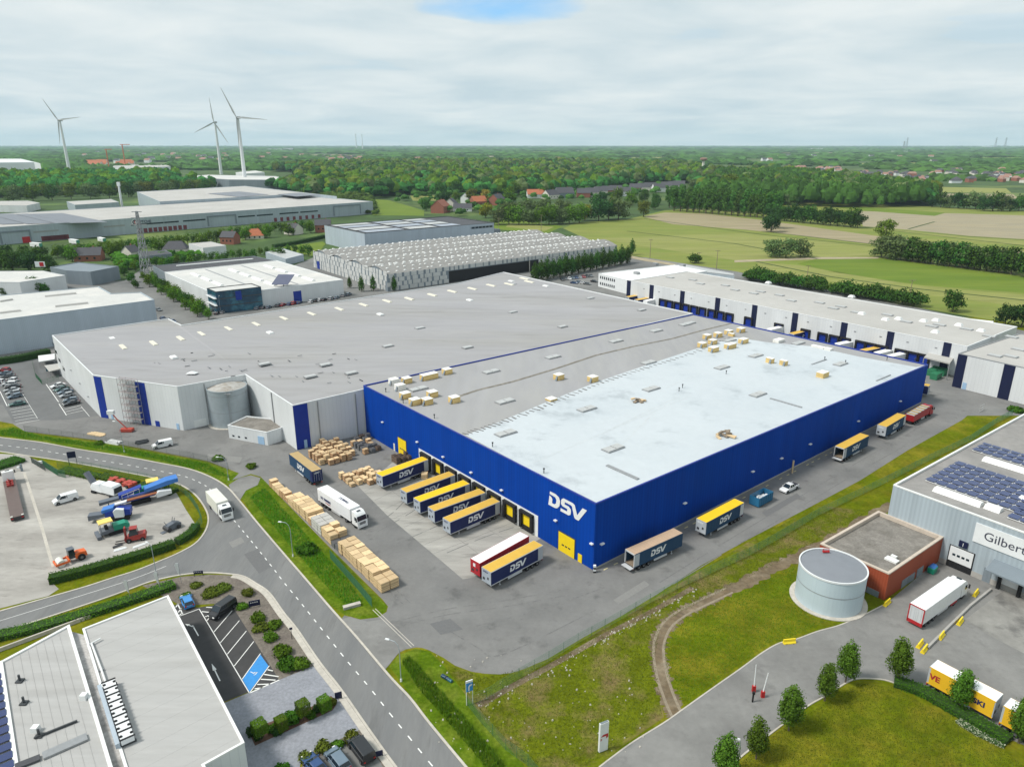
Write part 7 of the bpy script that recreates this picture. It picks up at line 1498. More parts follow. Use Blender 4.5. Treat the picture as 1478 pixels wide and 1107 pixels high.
for lab, q, k in (('white-wrapped pack in the corner by the white hall', zt4(212,322), dict(white=True)), ('pale pack beside the corner pack along the blue rim', zt4(292,315), {}), ('white-faced pack between the corner packs and the long rooflight', zt4(250,358), dict(white=True)), ('long double pack by the blue rim', zt4(432,290), dict(w=5)), ('pack with dark cover, last along the blue rim', zt4(545,258), {}), ('pack at the left end of the long rooflight', zt4(282,410), {}), ('pack at the right end of the long rooflight', zt4(452,402), {}), ('yellow pack at the front edge, left of a pair', zt4(342,450), {}), ('yellow pack at the front edge with a grey sheet, right of a pair', zt4(420,448), {}), ('single pack standing right of the front pair', zt4(590,436), {}), ('pack standing alone by the dirty gutter, left one', zt4(1245,293), {}), ('pack standing alone by the dirty gutter, right one', zt4(1458,306), {}), ('flat opened pack at the torn edge', zt4(1198,424), dict(h=.5, prop=False)),
                   ('rear cluster, first pack of the back row', zt8(745,600), {}), ('rear cluster, second pack of the back row', zt8(818,587), {}), ('rear cluster, third pack of the back row', zt8(890,570), {}), ('rear cluster, last pack of the back row', zt8(972,555), {}), ('rear cluster, pack of the middle row', zt8(782,635), {}), ('rear cluster, leftmost pack', zt8(712,655), {}), ('rear cluster, front left pack', zt8(788,685), dict(w=3)), ('rear cluster, long front pack', zt8(900,662), dict(w=4)), ('rear cluster, right-hand pack', zt8(988,628), dict(w=3)), ('small brown pack inside the rear cluster', zt8(908,582), dict(w=1.2, h=1.0, prop=False)),
                   ('half-used pack on the white membrane, left', zt9(742,188), dict(w=1.4)), ('half-used pack on the white membrane, right', zt9(800,198), dict(w=1.3)), ('lone yellow pack on the white membrane', zt9(966,248), dict(w=3.4, prop=False)), ('pale flat heap at the rear white edge', zt9(780,99), dict(w=4, h=.9, prop=False, white=True)), ('small pale bundle at the rear edge, left', zt9(935,121), dict(w=1.6, h=.5, prop=False, white=True)), ('small pale bundle at the rear edge, middle', zt9(962,127), dict(w=1.6, h=.5, prop=False, white=True)), ('small pale bundle at the rear edge, right', zt9(992,134), dict(w=1.8, h=.6, prop=False, white=True))):
    roofpack('insulation '+lab, *q, **k)
for lab, q, n_ in (('brown timber offcuts on trestles amid the white membrane', zt9(182,352), 9), ('brown heap of old roofing at the edge above the blue wall', zt9(545,502), 10)):
    c = rp(*q); t = thing('offcut_heap', lab, 'heap', c)
    for k in range(n_): mb = MB(); mb.box((c.x+pr_.uniform(-2, 2), c.y+pr_.uniform(-1.2, 1.2), c.z+pr_.uniform(.15, 1.0)), (pr_.uniform(.8, 2.2), pr_.uniform(.3, .9), pr_.uniform(.15, .4)), pr_.uniform(0, 3), tilt=pr_.uniform(-.25, .25)); mb.build('board', M['wood' if k % 3 else 'timber'], t)
# yellow concrete barriers
def barrier_proto():
    t = thing('barrier', 'barrier', 'barrier'); mb = MB(); pr = [(-.32,0),(.32,0),(.32,.18),(.14,.4),(.1,.85),(-.1,.85),(-.14,.4),(-.32,.18)]; n = 8; vs = [(x_, y, z) for x_ in (-1.05, 1.05) for y, z in pr]
    mb.mesh(vs, [tuple(range(n)), tuple(reversed(range(n, 2*n)))]+[(i, (i+1) % n, n+(i+1) % n, n+i) for i in range(n)]); mb.build('body', M['barrier_yellow'], t)
    mb = MB(); [mb.b2((s*.6-.15, -.33, -.0), (s*.6+.15, .33, .1)) for s in (-1, 1)]; mb.build('foot', M['black'], t); return t
BP = barrier_proto()
for lab, x, y, a in (('standing alone on the lawn edge of the access road', 1139, 928, .15), ('at the corner of the rust-red annex', 1280, 872, .7), ('behind the white articulated lorry near the depot wall', 1408, 858, .75), ('beside the loading apron edge', 1385.5, 899, .75), ('between apron edge and the close pair', 1358.5, 919.5, .75), ('rear one of the close pair by the tree', 1327.5, 931.5, .75), ('front one of the close pair by the tree', 1334, 939, .75)):
    put(BP, 'yellow concrete barrier '+lab, P(x, y), a, 'yellow barriers')
kb = thing('kerb_wall', 'dark low kerb wall between the lorry and the loading apron', 'wall', P(1370, 905)); mb = MB(); mb.strip(px((1338, 937), (1365, 910), (1400, 876), (1430, 852)), .35, 0, .5); mb.build('wall', M['concrete_dark'], kb)
# street furniture
def lamp(label, x, y, yt, dx, dy, gr='street lamps'):
    b = P(x, y); h = HZ(x, y, yt); t = thing('street_lamp', label, 'street lamp', b, gr); mb = MB(); mb.tube(b, b+Vector((0,0,h*.8)), .08, .06, 8); d = Vector((dx, dy, 0))
    pts = [b+Vector((0,0,h*.8)), b+d*.12+Vector((0,0,h*.92)), b+d*.4+Vector((0,0,h*.985)), b+d+Vector((0,0,h))]; mb.path(pts, .045); mb.build('pole', M['steel'], t)
    mb = MB(); c = b+d*1.08+Vector((0,0,h)); mb.box(tuple(c), (.75, .3, .14), math.atan2(dy, dx), top=(.8, .7)); mb.build('lamp_head', M['white'], t); mb = MB(); mb.tube(b, b+Vector((0,0,.5)), .17, .15, 8); mb.build('base', M['dome'], t)
lamp('curved street lamp on the grass verge beside the round bush', 423, 803, 754, -1.8, .3); lamp('curved street lamp by the driveway at the rough grass tip', 579, 983, 926, -1.7, .6); lamp('curved street lamp at the driveway near the round box shrubs', 330, 693, 660, -1.9, .2); lamp('straight street lamp in front of the long dark hedge', 226, 830, 784, -.9, .4); lamp('lamp post on the verge below the scaffold', 179.5, 653, 608, -1.2, .1); lamp('white lamp post beside the ovate trees by the access road', 1064, 1113, 1067, -.4, .1)
def board(name, label, cat, x, y, w, h, z0, m_, rz=0.0, posts=2, th=.15, post_m='frame'):
    b = P(x, y); t = thing(name, label, cat, b); e = Vector((math.cos(rz), math.sin(rz), 0)); mb = MB(); obox(mb, b+Vector((0,0,z0)), e, w, th, h); f = mb.build('panel', M[m_], t)
    for s in ((-1, 1) if posts == 2 else (0,)): mb = MB(); mb.tube(b+e*s*w*.46, b+e*s*w*.46+Vector((0,0,z0+h*.98)), .06, n=6); mb.build('post', M[post_m], t)
    return t, f, b, e
def onboard(b, e, th, z0): n = Vector((e.y, -e.x, 0)); return lambda u, v: b+e*u+n*(th/2+.012)+Vector((0,0,z0+v))
hb_ = HZ(678, 1018, 983); t, f, b, e = board('sign', 'blue direction sign with a curved white arrow on two pale posts', 'sign', 678, 1016, 1.05, 1.5, hb_-1.95, 'bluepaint', .45, post_m='white'); fr_ = onboard(b, e, .15, hb_-1.95)
mb = MB(); [mb.face([fr_(x, y) for x, y in q]) for q in (((-.22,.15),(.0,.15),(.0,.8),(-.22,.8)), ((-.22,.8),(.0,.8),(.25,1.0),(.25,1.2),(-.05,1.15)), ((.2,.85),(.45,1.1),(.2,1.35)))]; mb.build('arrow', M['white'], f)
mb = MB(); obox(mb, b+Vector((0,0,hb_-.42)), e, 1.05, .16, .35); mb.build('header', M['white'], f)
hs2 = HZ(870, 1084, 1043); t, f, b, e = board('totem_sign', 'white totem sign with red arrow emblem on the lawn by the access road', 'sign', 870, 1083, 1.35, hs2-.1, .1, 'white', .45, th=.35); fr_ = onboard(b, e, .35, .1)
mb = MB(); k_ = hs2/5; [mb.face([fr_(x*1.0, y*k_) for x, y in q]) for q in (((-.55,2.6),(.3,2.6),(.62,2.95),(-.2,2.95)), ((.3,2.6),(.62,2.95),(.62,2.3),(.3,2.1)), ((-.55,1.9),(-.3,2.2),(-.55,2.4)))]; mb.build('emblem', M['lamp_red'], f); mb = MB(); obox(mb, b+Vector((0,0,hs2)), e, 1.15, .25, .06); mb.build('cap', M['slate_wall'], f)
for lab, x, y, w, h, z0, rz in (('black low name board in the planting bed by the corner', 368, 876, 1.9, 1.1, .3, .35), ('black name board at the end of the clipped trees', 489, 1009, 1.0, 1.1, .2, .35), ('black name board by the kerb at the bottom edge', 547, 1092, 1.1, .8, .2, .35), ('small dark sign board on a post in the planting bed', 421.5, 922, .5, .35, 1.9, .3), ('dark grey sign board on the verge by the yard gate', 106, 671, 1.9, 1.7, 2.0, .35), ('two small dark arrow boards on the island kerb', 287, 831, 1.7, .6, .5, .15)):
    t, f, b, e = board('sign', lab, 'sign', x, y, w, h, z0, 'navy', rz, 1 if w < .8 else 2, .12, 'chassis')
    fr_ = onboard(b, e, .12, z0); mb = MB()
    if w > 1.5 and 'dark grey' not in lab: [mb.face([fr_(x_, h*.62), fr_(x_+.22, h*.62), fr_(x_+.22, h*.78), fr_(x_, h*.78)]) for x_ in (-.7, -.35, 0, .35)]; mb.build('lettering', M['dome'], f)
for lab, x, y in (('grey-white banner flag at the street corner, nearest the beds', 262, 842), ('grey-white banner flag beside the pale roof corner', 246, 858) if 0 else ('grey banner flag in the middle of the hedge by the pale roof', 232, 855), ('dark swallow-shaped banner flag over the left hedge', 189, 868)):
    b = P(x, y); t = thing('banner_flag', lab, 'flag', b, 'banner flags'); mb = MB(); mb.tube(b, b+Vector((0,0,4.4)), .04, n=5); mb.build('pole', M['frame'], t); mb = MB(); mb.mesh([b+Vector((o, w_, z)) for w_ in (-.02, .02) for o, z in ((-.02,1.9),(-.35,2.2),(-.75,4.0),(-.5,4.4),(-.02,4.4))], [(0,1,2,3,4),(9,8,7,6,5)]+[(i, 5+i, 5+(i+1) % 5, (i+1) % 5) for i in range(5)]); mb.build('cloth', M['silver'], t)
for lab, x, y, yt in (('raised white barrier arm on red base, left one', 1087.5, 998, 961), ('raised white barrier arm on red base, tilted right one', 1100.5, 1006, 973)):
    b = P(x, y); h = HZ(x, y, yt); t = thing('barrier_gate', lab, 'barrier', b, 'barrier arms'); mb = MB(); mb.box((b.x, b.y, .55), (.5, .4, 1.1)); mb.build('base', M['lamp_red'], t); mb = MB(); mb.tube(b+Vector((0,0,1)), b+Vector((.5 if 'tilted' in lab else 0, .3, h)), .09, .06, 8); mb.build('arm', M['white'], t)
b = P(1086, 1013); t = thing('intercom_post', 'thin black intercom post between the barrier arms and a tree', 'post', b); mb = MB(); mb.box((b.x, b.y, .8), (.2, .2, 1.6)); mb.build('post', M['black'], t); mb = MB(); mb.box((b.x, b.y-.05, 1.7), (.35, .3, .4)); mb.build('head', M['black'], t)
# fences
M['mesh'] = mat('fence_wire', (.05, .16, .08), .6, .1, 1); M['meshgrey'] = mat('fence_wire_grey', (.10, .12, .11), .6, .1, 1)
def fence(label, pts, h=1.9, step=2.6, m_='mesh', wire=.016, dens=.14, r=.035):
    pts = [xy(p) for p in pts]; t = thing('fence', label, 'fence', pts[0]); mb = MB(); n_all = []
    for a, b in zip(pts, pts[1:]):
        n = max(1, round((b-a).length/step)); n_all += [a+(b-a)*(i/n) for i in range(n)]
    n_all.append(pts[-1])
    for q in n_all: pm = MB(); pm.tube(q, q+Vector((0,0,h+.08)), r, n=5); pm.build('post', M[m_], t)
    for a, b in zip(n_all, n_all[1:]):
        L_ = (b-a).length
        for zz in np.arange(.1, h+.01, .45): mb.tube(a+Vector((0,0,zz)), b+Vector((0,0,zz)), wire, n=3, cap=False)
        for i in range(1, int(L_/dens)): q = a+(b-a)*(i*dens/L_); mb.tube(q+Vector((0,0,.05)), q+Vector((0,0,h)), wire*.7, n=3, cap=False)
    mb.build('wire_mesh', M[m_], t); return t
fence('long green mesh fence between the truck lane and the rough grass', px((675,1018),(702,1009),(749,979),(792,954),(834,928),(873,907),(938,870),(977,850),(1025,828),(1081,802),(1120,780),(1181,744),(1270,701),(1339,666),(1399,637),(1438,611),(1461,599)), step=3.4)
fence('green mesh fence running from the blue sign down to the bottom edge', px((675,1018),(693,1041),(730,1082),(762,1105),(790,1140)), step=2.6)
fence('dark green mesh fence panel on the verge beside the timber row', px((477,806),(500,832),(520,855),(537,876)), step=2.4, wire=.03, dens=.1)
fence('grey wire fence along the lush verge below the white hall', px((36,623),(90,630),(138,637),(203,649),(260,659),(300,667),(330,678)), step=4, m_='meshgrey')
fence('green fence along the top hedge of the slab yard', px((62,673),(84,687),(95,690)), step=2.2, wire=.03, dens=.12)
fence('green fence round the outer curve of the slab yard hedge', px((84,676),(120,676),(160,683),(200,691),(240,699),(262,710),(275,722),(287,740),(292,755),(280,772)), step=3)
fence('grey sliding gate standing open at the slab yard entrance', px((46,668),(66,680)), 1.6, 1.6, 'meshgrey', .03, .12); fence('grey fence at the left edge of the slab yard', px((-10,690),(32,678)), 1.6, 3, 'meshgrey', .02, .16)
b = P(32, 680); t = thing('gate_post', 'grey post with a white box at the slab yard entrance', 'post', b); mb = MB(); mb.box((b.x, b.y, 1.0), (.4, .3, 2.0)); mb.build('post', M['slate_wall'], t); mb = MB(); mb.box((b.x-.6, b.y-.2, 1.1), (.6, .4, .5)); mb.build('box', M['white'], t)
b = P(60, 674); t = thing('letter_box', 'white letter box on a dark stand behind the open gate', 'letter box', b); mb = MB(); mb.box((b.x, b.y, .5), (.5, .25, 1.0)); mb.build('stand', M['chassis'], t); mb = MB(); mb.box((b.x, b.y, 1.35), (.8, .4, .7)); mb.build('box', M['white'], t)
b = P(1160+1190/4.648, 540+250/4.648); t = thing('site_fence', 'grey steel fence panel at the grass tip beyond the trailers', 'fence', b); mb = MB(); [mb.tube(b+er*s*1.6, b+er*s*1.6+Vector((0,0,2.2)), .06) for s in (-1, 1)]; [mb.tube(b-er*1.6+Vector((0,0,z)), b+er*1.6+Vector((0,0,z)), .05) for z in (.3, 1.2, 2.1)]; mb.build('frame', M['domegrey'], t)
# small shelters on the car park
for lab, pts, h in (('white-roofed bicycle shelter against the white hall', ((57,523),(81,520),(81,528),(58,532)), 2.6), ('pale-roofed smoking shelter beside the parked cars', ((66,537),(87,534),(92,541),(73,546)), 2.5)):
    q = ccw([xy(p) for p in px(*pts)]); c = sum(q, Vector())/4; t = thing('shelter', lab, 'shelter', c, None); mb = MB(); mb.prism([tuple(p[:2]) for p in q], h-.18, h, bottom=True); mb.build('roof', M['dome' if 'white' in lab else 'roof_pale'], t)
    for p in q: mb = MB(); p = c+(p-c)*.92; mb.tube(p, p+Vector((0,0,h-.15)), .07, n=5); mb.build('post', M['frame'], t)
    mb = MB(); mb.strip([c+(q[2]-c)*.9, c+(q[3]-c)*.9], .08, .3, 2.0); mb.build('screen', M['bglass'], t)
fence('green fence round the car park shelters', px((47,524),(52,545),(61,555),(85,548)), 1.7, 2.2)
# waste bin by the annex
b = P(1345, 826); t = thing('waste_bin', 'green wheeled bin with a blue lid beside the rust-red annex', 'bin', b); mb = MB(); mb.box((b.x, b.y, .65), (1.7, 1.1, 1.1), .7, top=(1.08, 1.08)); mb.build('body', M['machine_green'], t); mb = MB(); mb.box((b.x+.1, b.y+.2, 1.32), (1.7, 1.2, .3), .7, top=(.9, .5)); mb.build('lid', M['machine_lblue'], t)
# blue ventilation unit at the rear docks
b = P(1099, 470); t = thing('dust_collector', 'blue-grey ventilation pipe unit standing at the rear docks', 'ventilation unit', b); mb = MB(); mb.tube(b, b+Vector((0,0,6)), .8, n=10); mb.tube(b+Vector((0,0,5.5)), b+Vector((2,1,5.5)), .5, n=10); mb.build('pipe', M['blueish_wall'], t); mb = MB(); mb.tube(b+Vector((-2.2,0,0)), b+Vector((-2.2,0,4.5)), 1.1, n=12); mb.build('drum', M['steel'], t)
# lift platform and boards on the yard under the scaffold
b = P(169, 628); t = thing('work_platform', 'red scissor work platform with white basket below the scaffold', 'platform', P(165, 622)); b = P(165, 622)
mb = MB(); mb.box((b.x+4, b.y-.5, .6), (3.4, 1.6, .8)); mb.build('base', M['plough_red'], t); mb = MB(); mb.path([b+Vector((4,-.5,1)), b+Vector((1.5,-.3,3.8)), b+Vector((.4,0,5.2))], .16); mb.build('boom', M['plough_red'], t); mb = MB(); mb.box((b.x, b.y, 5.7), (1.9, 1.0, 1.1)); mb.build('basket', M['white'], t)
for lab, p, q, m_, h in (('long pale plank pile on the yard behind the verge', (153,637), (176,641), 'dome', .4), ('dark scaffold tubes heap near the white crew van', (194,641), (216,637), 'darksteel', .5), ('yellowish beams lying on the yard', (128,625), (152,629), 'timber', .2)):
    a, b = P(*p), P(*q); e = (b-a).normalized(); t = thing('material_pile', lab, 'pile', (a+b)/2)
    for k in range(5): mb = MB(); obox(mb, (a+b)/2+Vector((-e.y, e.x, 0))*(k-2)*.45+Vector((0,0,h*.3*(k % 2))), e, (b-a).length*pr_.uniform(.6, 1), .4, h); mb.build('beam', M[m_], t)
# stone pile on the corner of the lawn and a pale concrete block in the verge
t = thing('concrete_block', 'grey concrete culvert head in the verge near the fence end', 'block', P(508, 876)); mb = MB(); q = P(508, 876); mb.box((q.x, q.y, .25), (3.0, .7, .5), .45); mb.build('slab', M['concrete_dark'], t); mb = MB(); mb.box((q.x, q.y, .53), (3.1, .8, .08), .45); mb.build('cap', M['kerb'], t)
b = P(646, 981); t = thing('net_roll', 'dark teal rolled tarpaulin lying in the grass by the driveway', 'roll', b); mb = MB(); mb.tube(b+Vector((-.9,.7,.25)), b+Vector((.7,-.6,.25)), .32, .25, 10); mb.build('roll', M['bglass'], t); mb = MB(); mb.tube(b+Vector((-.2,.2,.25)), b+Vector((-.1,.1,.25)), .34, n=10); mb.build('strap', M['black'], t)
stn = MB(); rs2 = random.Random(8)
for k in range(240):
    if k < 130: u = rs2.random(); i = min(int(u*(len(dl)-1)), len(dl)-2); q = dl[i]+(dl[i+1]-dl[i])*rs2.random()+Vector((rs2.gauss(.5, .5), rs2.gauss(-.5, .5), 0))
    else: q = P(rs2.uniform(620, 940), rs2.uniform(945, 1085))
    s_ = rs2.choice((.12, .15, .2, .3)); stn.box((q.x, q.y, s_*.25+.02), (s_, s_*.8, s_*.6), rs2.random()*3, top=(.6, .6))
tag(stn.build('stones', M['kerb']), 'pale stones and litter scattered along the ditch and rough grass', 'stones', kind='stuff')
# ------------------------------------------------------------------ vegetation
M['bark'] = mat('bark', (.12, .095, .07), .95, .2, 3)
LEAF = {k_: leafmat('leaf_'+k_, c_, *a_) for k_, c_, a_ in (('bright', (.095, .190, .016), ()), ('deep', (.052, .125, .020), ()), ('dark', (.034, .085, .020), ()), ('olive', (.125, .165, .022), ()), ('willow', (.120, .175, .062), ()), ('yellow', (.22, .24, .02), ()), ('orange', (.26, .20, .04), ()), ('hedge', (.055, .140, .012), ()), ('reed', (.10, .24, .016), ()), ('wood', (.050, .118, .022), (.5, .04, .06)), ('poplar', (.070, .160, .026), ()), ('street', (.085, .165, .018), ()), ('flower', (.36, .38, .27), ()))}
def quads_mesh(name, verts, nq, m, tint, k=4):
    """mesh of nq separate leaf faces with k corners each"""
    me = bpy.data.meshes.new(name); nv = nq*k; me.vertices.add(nv); me.vertices.foreach_set('co', np.asarray(verts, np.float32).ravel())
    me.loops.add(nv); me.loops.foreach_set('vertex_index', np.arange(nv, dtype=np.int32)); me.polygons.add(nq); me.polygons.foreach_set('loop_start', np.arange(0, nv, k, dtype=np.int32))
    me.update(calc_edges=True); at = me.attributes.new('tint', 'FLOAT', 'FACE'); at.data.foreach_set('value', np.asarray(tint, np.float32)); me.materials.append(m); return me
def leaves(centers, normals, size, rng, aspect=.7):
    """leaf cards: one quad per centre, facing roughly along its normal"""
    n = len(centers); nr = normals+rng.normal(0, .42, (n, 3)); nr /= np.linalg.norm(nr, axis=1)[:, None]+1e-9
    t = np.cross(nr, rng.normal(0, 1, (n, 3))); t /= np.linalg.norm(t, axis=1)[:, None]+1e-9; b = np.cross(nr, t)
    s = size*rng.uniform(.6, 1.35, n)[:, None] if np.isscalar(size) else size[:, None]*rng.uniform(.6, 1.35, n)[:, None]
    a, c = t*s*.5, b*s*.5*aspect; return np.stack([centers-a-c*.3, centers-c, centers+a+c*.25, centers+c], 1)
def lobes_points(lobes, n, rng, inner=.35):
    """points through the volume of several ellipsoid lobes, denser to the outside, with clumps"""
    vol = np.array([l[3]*l[4]*l[5] for l in lobes])**.75; idx = rng.choice(len(lobes), n, p=vol/vol.sum()); L = np.array(lobes)[idx]
    d = rng.normal(0, 1, (n, 3)); d /= np.linalg.norm(d, axis=1)[:, None]; r = rng.uniform(inner**3, 1, n)**(1/3)
    lump = 1+.16*np.sin(d[:, 0]*5.1+L[:, 0]*3)*np.sin(d[:, 1]*4.7+L[:, 1]*2)+.12*np.sin(d[:, 2]*7.3+d[:, 0]*4)
    return L[:, :3]+d*L[:, 3:]*(r*lump)[:, None], d
def foliage(name, lobes, n, size, m, parent, seed=0, inner=.35):
    rng = np.random.default_rng(seed); c, d = lobes_points(lobes, n, rng, inner); v = leaves(c, d, size, rng); v[..., 2] = np.maximum(v[..., 2], .03)
    tint = np.clip(.5+.28*rng.standard_normal(n)*.8+.18*np.sin(c[:, 0]*2.3+1)*np.sin(c[:, 1]*2.9), 0, 1)
    o = bpy.data.objects.new(name, quads_mesh(name, v.reshape(-1, 3), n, LEAF[m], tint)); COL.objects.link(o)
    if parent: o.parent = parent; ORG[o] = ORG.get(parent, Vector())
    return o
def tree_proto(name, h, lobes, n, size, m, trunk=.16, clear=.25, seed=0, limbs=5, cat='tree'):
    t = thing(name, 'tree', cat); rng = random.Random(seed); foliage('crown', lobes, n, size, m, t, seed)
    mb = MB(); zt = h*.72; mb.tube((0,0,0), (0,0,h*clear), trunk*1.25, trunk, 7); mb.tube((0,0,h*clear), (rng.uniform(-.1,.1), rng.uniform(-.1,.1), zt), trunk, trunk*.3, 6)
    for i in range(limbs): l = lobes[i % len(lobes)]; z0 = h*(clear+.08*i); mb.tube((0,0,z0), (l[0]+l[3]*.6*math.cos(i*2.4), l[1]+l[4]*.6*math.sin(i*2.4), min(h*.95, z0+h*.28)), trunk*.5, trunk*.12, 5)
    mb.build('trunk', M['bark'], t); return t
def rand_lobes(h, w, n, seed, z0=.3, spread=.33):
    r = random.Random(seed); out = [(0, 0, h*(z0+1)/2, w*.36, w*.36, h*(1-z0)/2*.92)]
    for i in range(n): a = i*2.4+r.random(); q = r.uniform(.5, 1)*spread*w; out.append((q*math.cos(a), q*math.sin(a), h*r.uniform(z0+.15, .84), w*r.uniform(.17, .26), w*r.uniform(.17, .26), h*r.uniform(.12, .2)))
    return out
# ovate street trees at the lower right
OV = [tree_proto('street_tree', 7.6, [(0,0,4.3,1.55,1.55,3.0),(.5,.3,3.1,1.4,1.3,1.9),(-.55,.2,3.4,1.25,1.3,2.0),(.1,-.6,2.9,1.3,1.2,1.7),(.1,.1,6.0,.75,.75,1.5),(-.35,.4,5.4,.7,.8,1.5),(.55,-.2,5.2,.75,.7,1.4)], 5200, .27, 'street', .11, .12, s) for s in (1, 2, 3)]
for i, (lab, x, y, sc) in enumerate((('whose base lies outside the bottom edge of the picture', 1045, 1124, .98), ('just right of the lamp post by the access road', 1091, 1095, 1.02), ('behind the intercom post and barrier arms', 1138, 1054, 1.0), ('front one of the close pair on the lawn tip', 1190, 1011, .98), ('rear one of the close pair on the lawn tip', 1220, 985, 1.0), ('standing alone at the bend, start of the low hedge', 1295, 983, 1.02), ('in the hedge covering the middle of the yellow trailer', 1383, 1023, 1.05), ('in the hedge at the right edge before the yellow truck', 1470, 1072, 1.05))):
    put(OV[i % 3], 'ovate green street tree '+lab, P(x, y), i*1.7, 'ovate trees along the access road', scale=sc*(1, .9, 1.05, .93, 1.0, 1.04, .92, 1)[i])
# hedges: leafy boxes, one object each
def hedge(label, pts, w, h, m='hedge', dens=26, size=.26, name='hedge', cat='hedge', smooth=True, seed=0):
    pts = spline(px(*pts), 5) if smooth else px(*pts); rng = np.random.default_rng(seed+len(label)); t = thing(name, label, cat, xy(pts[0])); o = pts[0]; C_ = []; N_ = []
    for a, b in zip(pts, pts[1:]):
        a, b = np.array(a), np.array(b); L_ = np.linalg.norm(b-a); 
        if L_ < 1e-3: continue
        e = (b-a)/L_; n = np.array((-e[1], e[0], 0)); k = max(3, int(dens*L_*(w+1.4*h)))
        u = rng.uniform(0, 1, k)[:, None]; f = rng.uniform(0, w+2*h, k); s = np.where(f < h, -w/2, np.where(f < h+w, f-h-w/2, w/2)); z = np.where(f < h, f, np.where(f < h+w, h, f-h-w)); nn_ = np.where(((f >= h) & (f < h+w))[:, None], np.array((0,0,1.)), np.sign(s)[:, None]*n)
        C_.append(a+(b-a)*u+n*s[:, None]*(1+rng.normal(0, .06, k))[:, None]+np.stack([0*z, 0*z, z*(1+rng.normal(0, .05, k))], 1)); N_.append(nn_)
    C_ = np.concatenate(C_)-np.array((o.x, o.y, 0)); v = leaves(C_, np.concatenate(N_)*1.5, size, rng); v[..., 2] = np.maximum(v[..., 2], .03); n_ = len(C_)
    ob = bpy.data.objects.new('foliage', quads_mesh('foliage', v.reshape(-1, 3), n_, LEAF[m], np.clip(.5+.25*rng.standard_normal(n_), 0, 1))); COL.objects.link(ob); ob.parent = t
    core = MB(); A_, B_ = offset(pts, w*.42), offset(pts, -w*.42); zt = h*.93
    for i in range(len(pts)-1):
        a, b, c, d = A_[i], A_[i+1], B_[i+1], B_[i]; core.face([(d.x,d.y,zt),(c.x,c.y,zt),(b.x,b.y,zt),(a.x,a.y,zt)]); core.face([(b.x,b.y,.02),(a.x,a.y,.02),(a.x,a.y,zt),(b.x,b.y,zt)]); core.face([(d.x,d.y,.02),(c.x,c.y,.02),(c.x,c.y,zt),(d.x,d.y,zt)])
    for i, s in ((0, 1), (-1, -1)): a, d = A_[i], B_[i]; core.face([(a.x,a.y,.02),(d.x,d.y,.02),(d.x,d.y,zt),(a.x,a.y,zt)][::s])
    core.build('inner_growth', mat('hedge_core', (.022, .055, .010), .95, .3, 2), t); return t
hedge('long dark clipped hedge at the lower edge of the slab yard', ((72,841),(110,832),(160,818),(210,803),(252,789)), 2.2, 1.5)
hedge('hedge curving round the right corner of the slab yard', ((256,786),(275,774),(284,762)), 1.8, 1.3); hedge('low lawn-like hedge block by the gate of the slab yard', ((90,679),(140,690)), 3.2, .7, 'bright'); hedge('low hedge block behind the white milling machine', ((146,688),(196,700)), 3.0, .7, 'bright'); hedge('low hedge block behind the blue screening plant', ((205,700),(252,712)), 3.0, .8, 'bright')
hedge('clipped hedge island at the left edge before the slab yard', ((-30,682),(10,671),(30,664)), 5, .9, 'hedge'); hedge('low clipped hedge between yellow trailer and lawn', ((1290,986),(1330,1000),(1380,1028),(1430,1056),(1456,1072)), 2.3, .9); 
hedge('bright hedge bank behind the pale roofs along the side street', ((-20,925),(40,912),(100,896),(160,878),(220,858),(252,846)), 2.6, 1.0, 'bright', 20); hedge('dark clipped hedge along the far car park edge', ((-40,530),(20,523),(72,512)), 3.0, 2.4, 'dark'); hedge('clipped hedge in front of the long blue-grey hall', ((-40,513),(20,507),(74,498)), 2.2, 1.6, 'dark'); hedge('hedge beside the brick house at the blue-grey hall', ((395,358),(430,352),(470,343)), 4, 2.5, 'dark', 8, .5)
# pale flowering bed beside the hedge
hedge('pale flowering border between clipped hedge and lawn', ((1382,1040),(1410,1058),(1450,1077)), 1.3, .3, 'flower', 30, .2, 'flower_bed', 'flower bed')
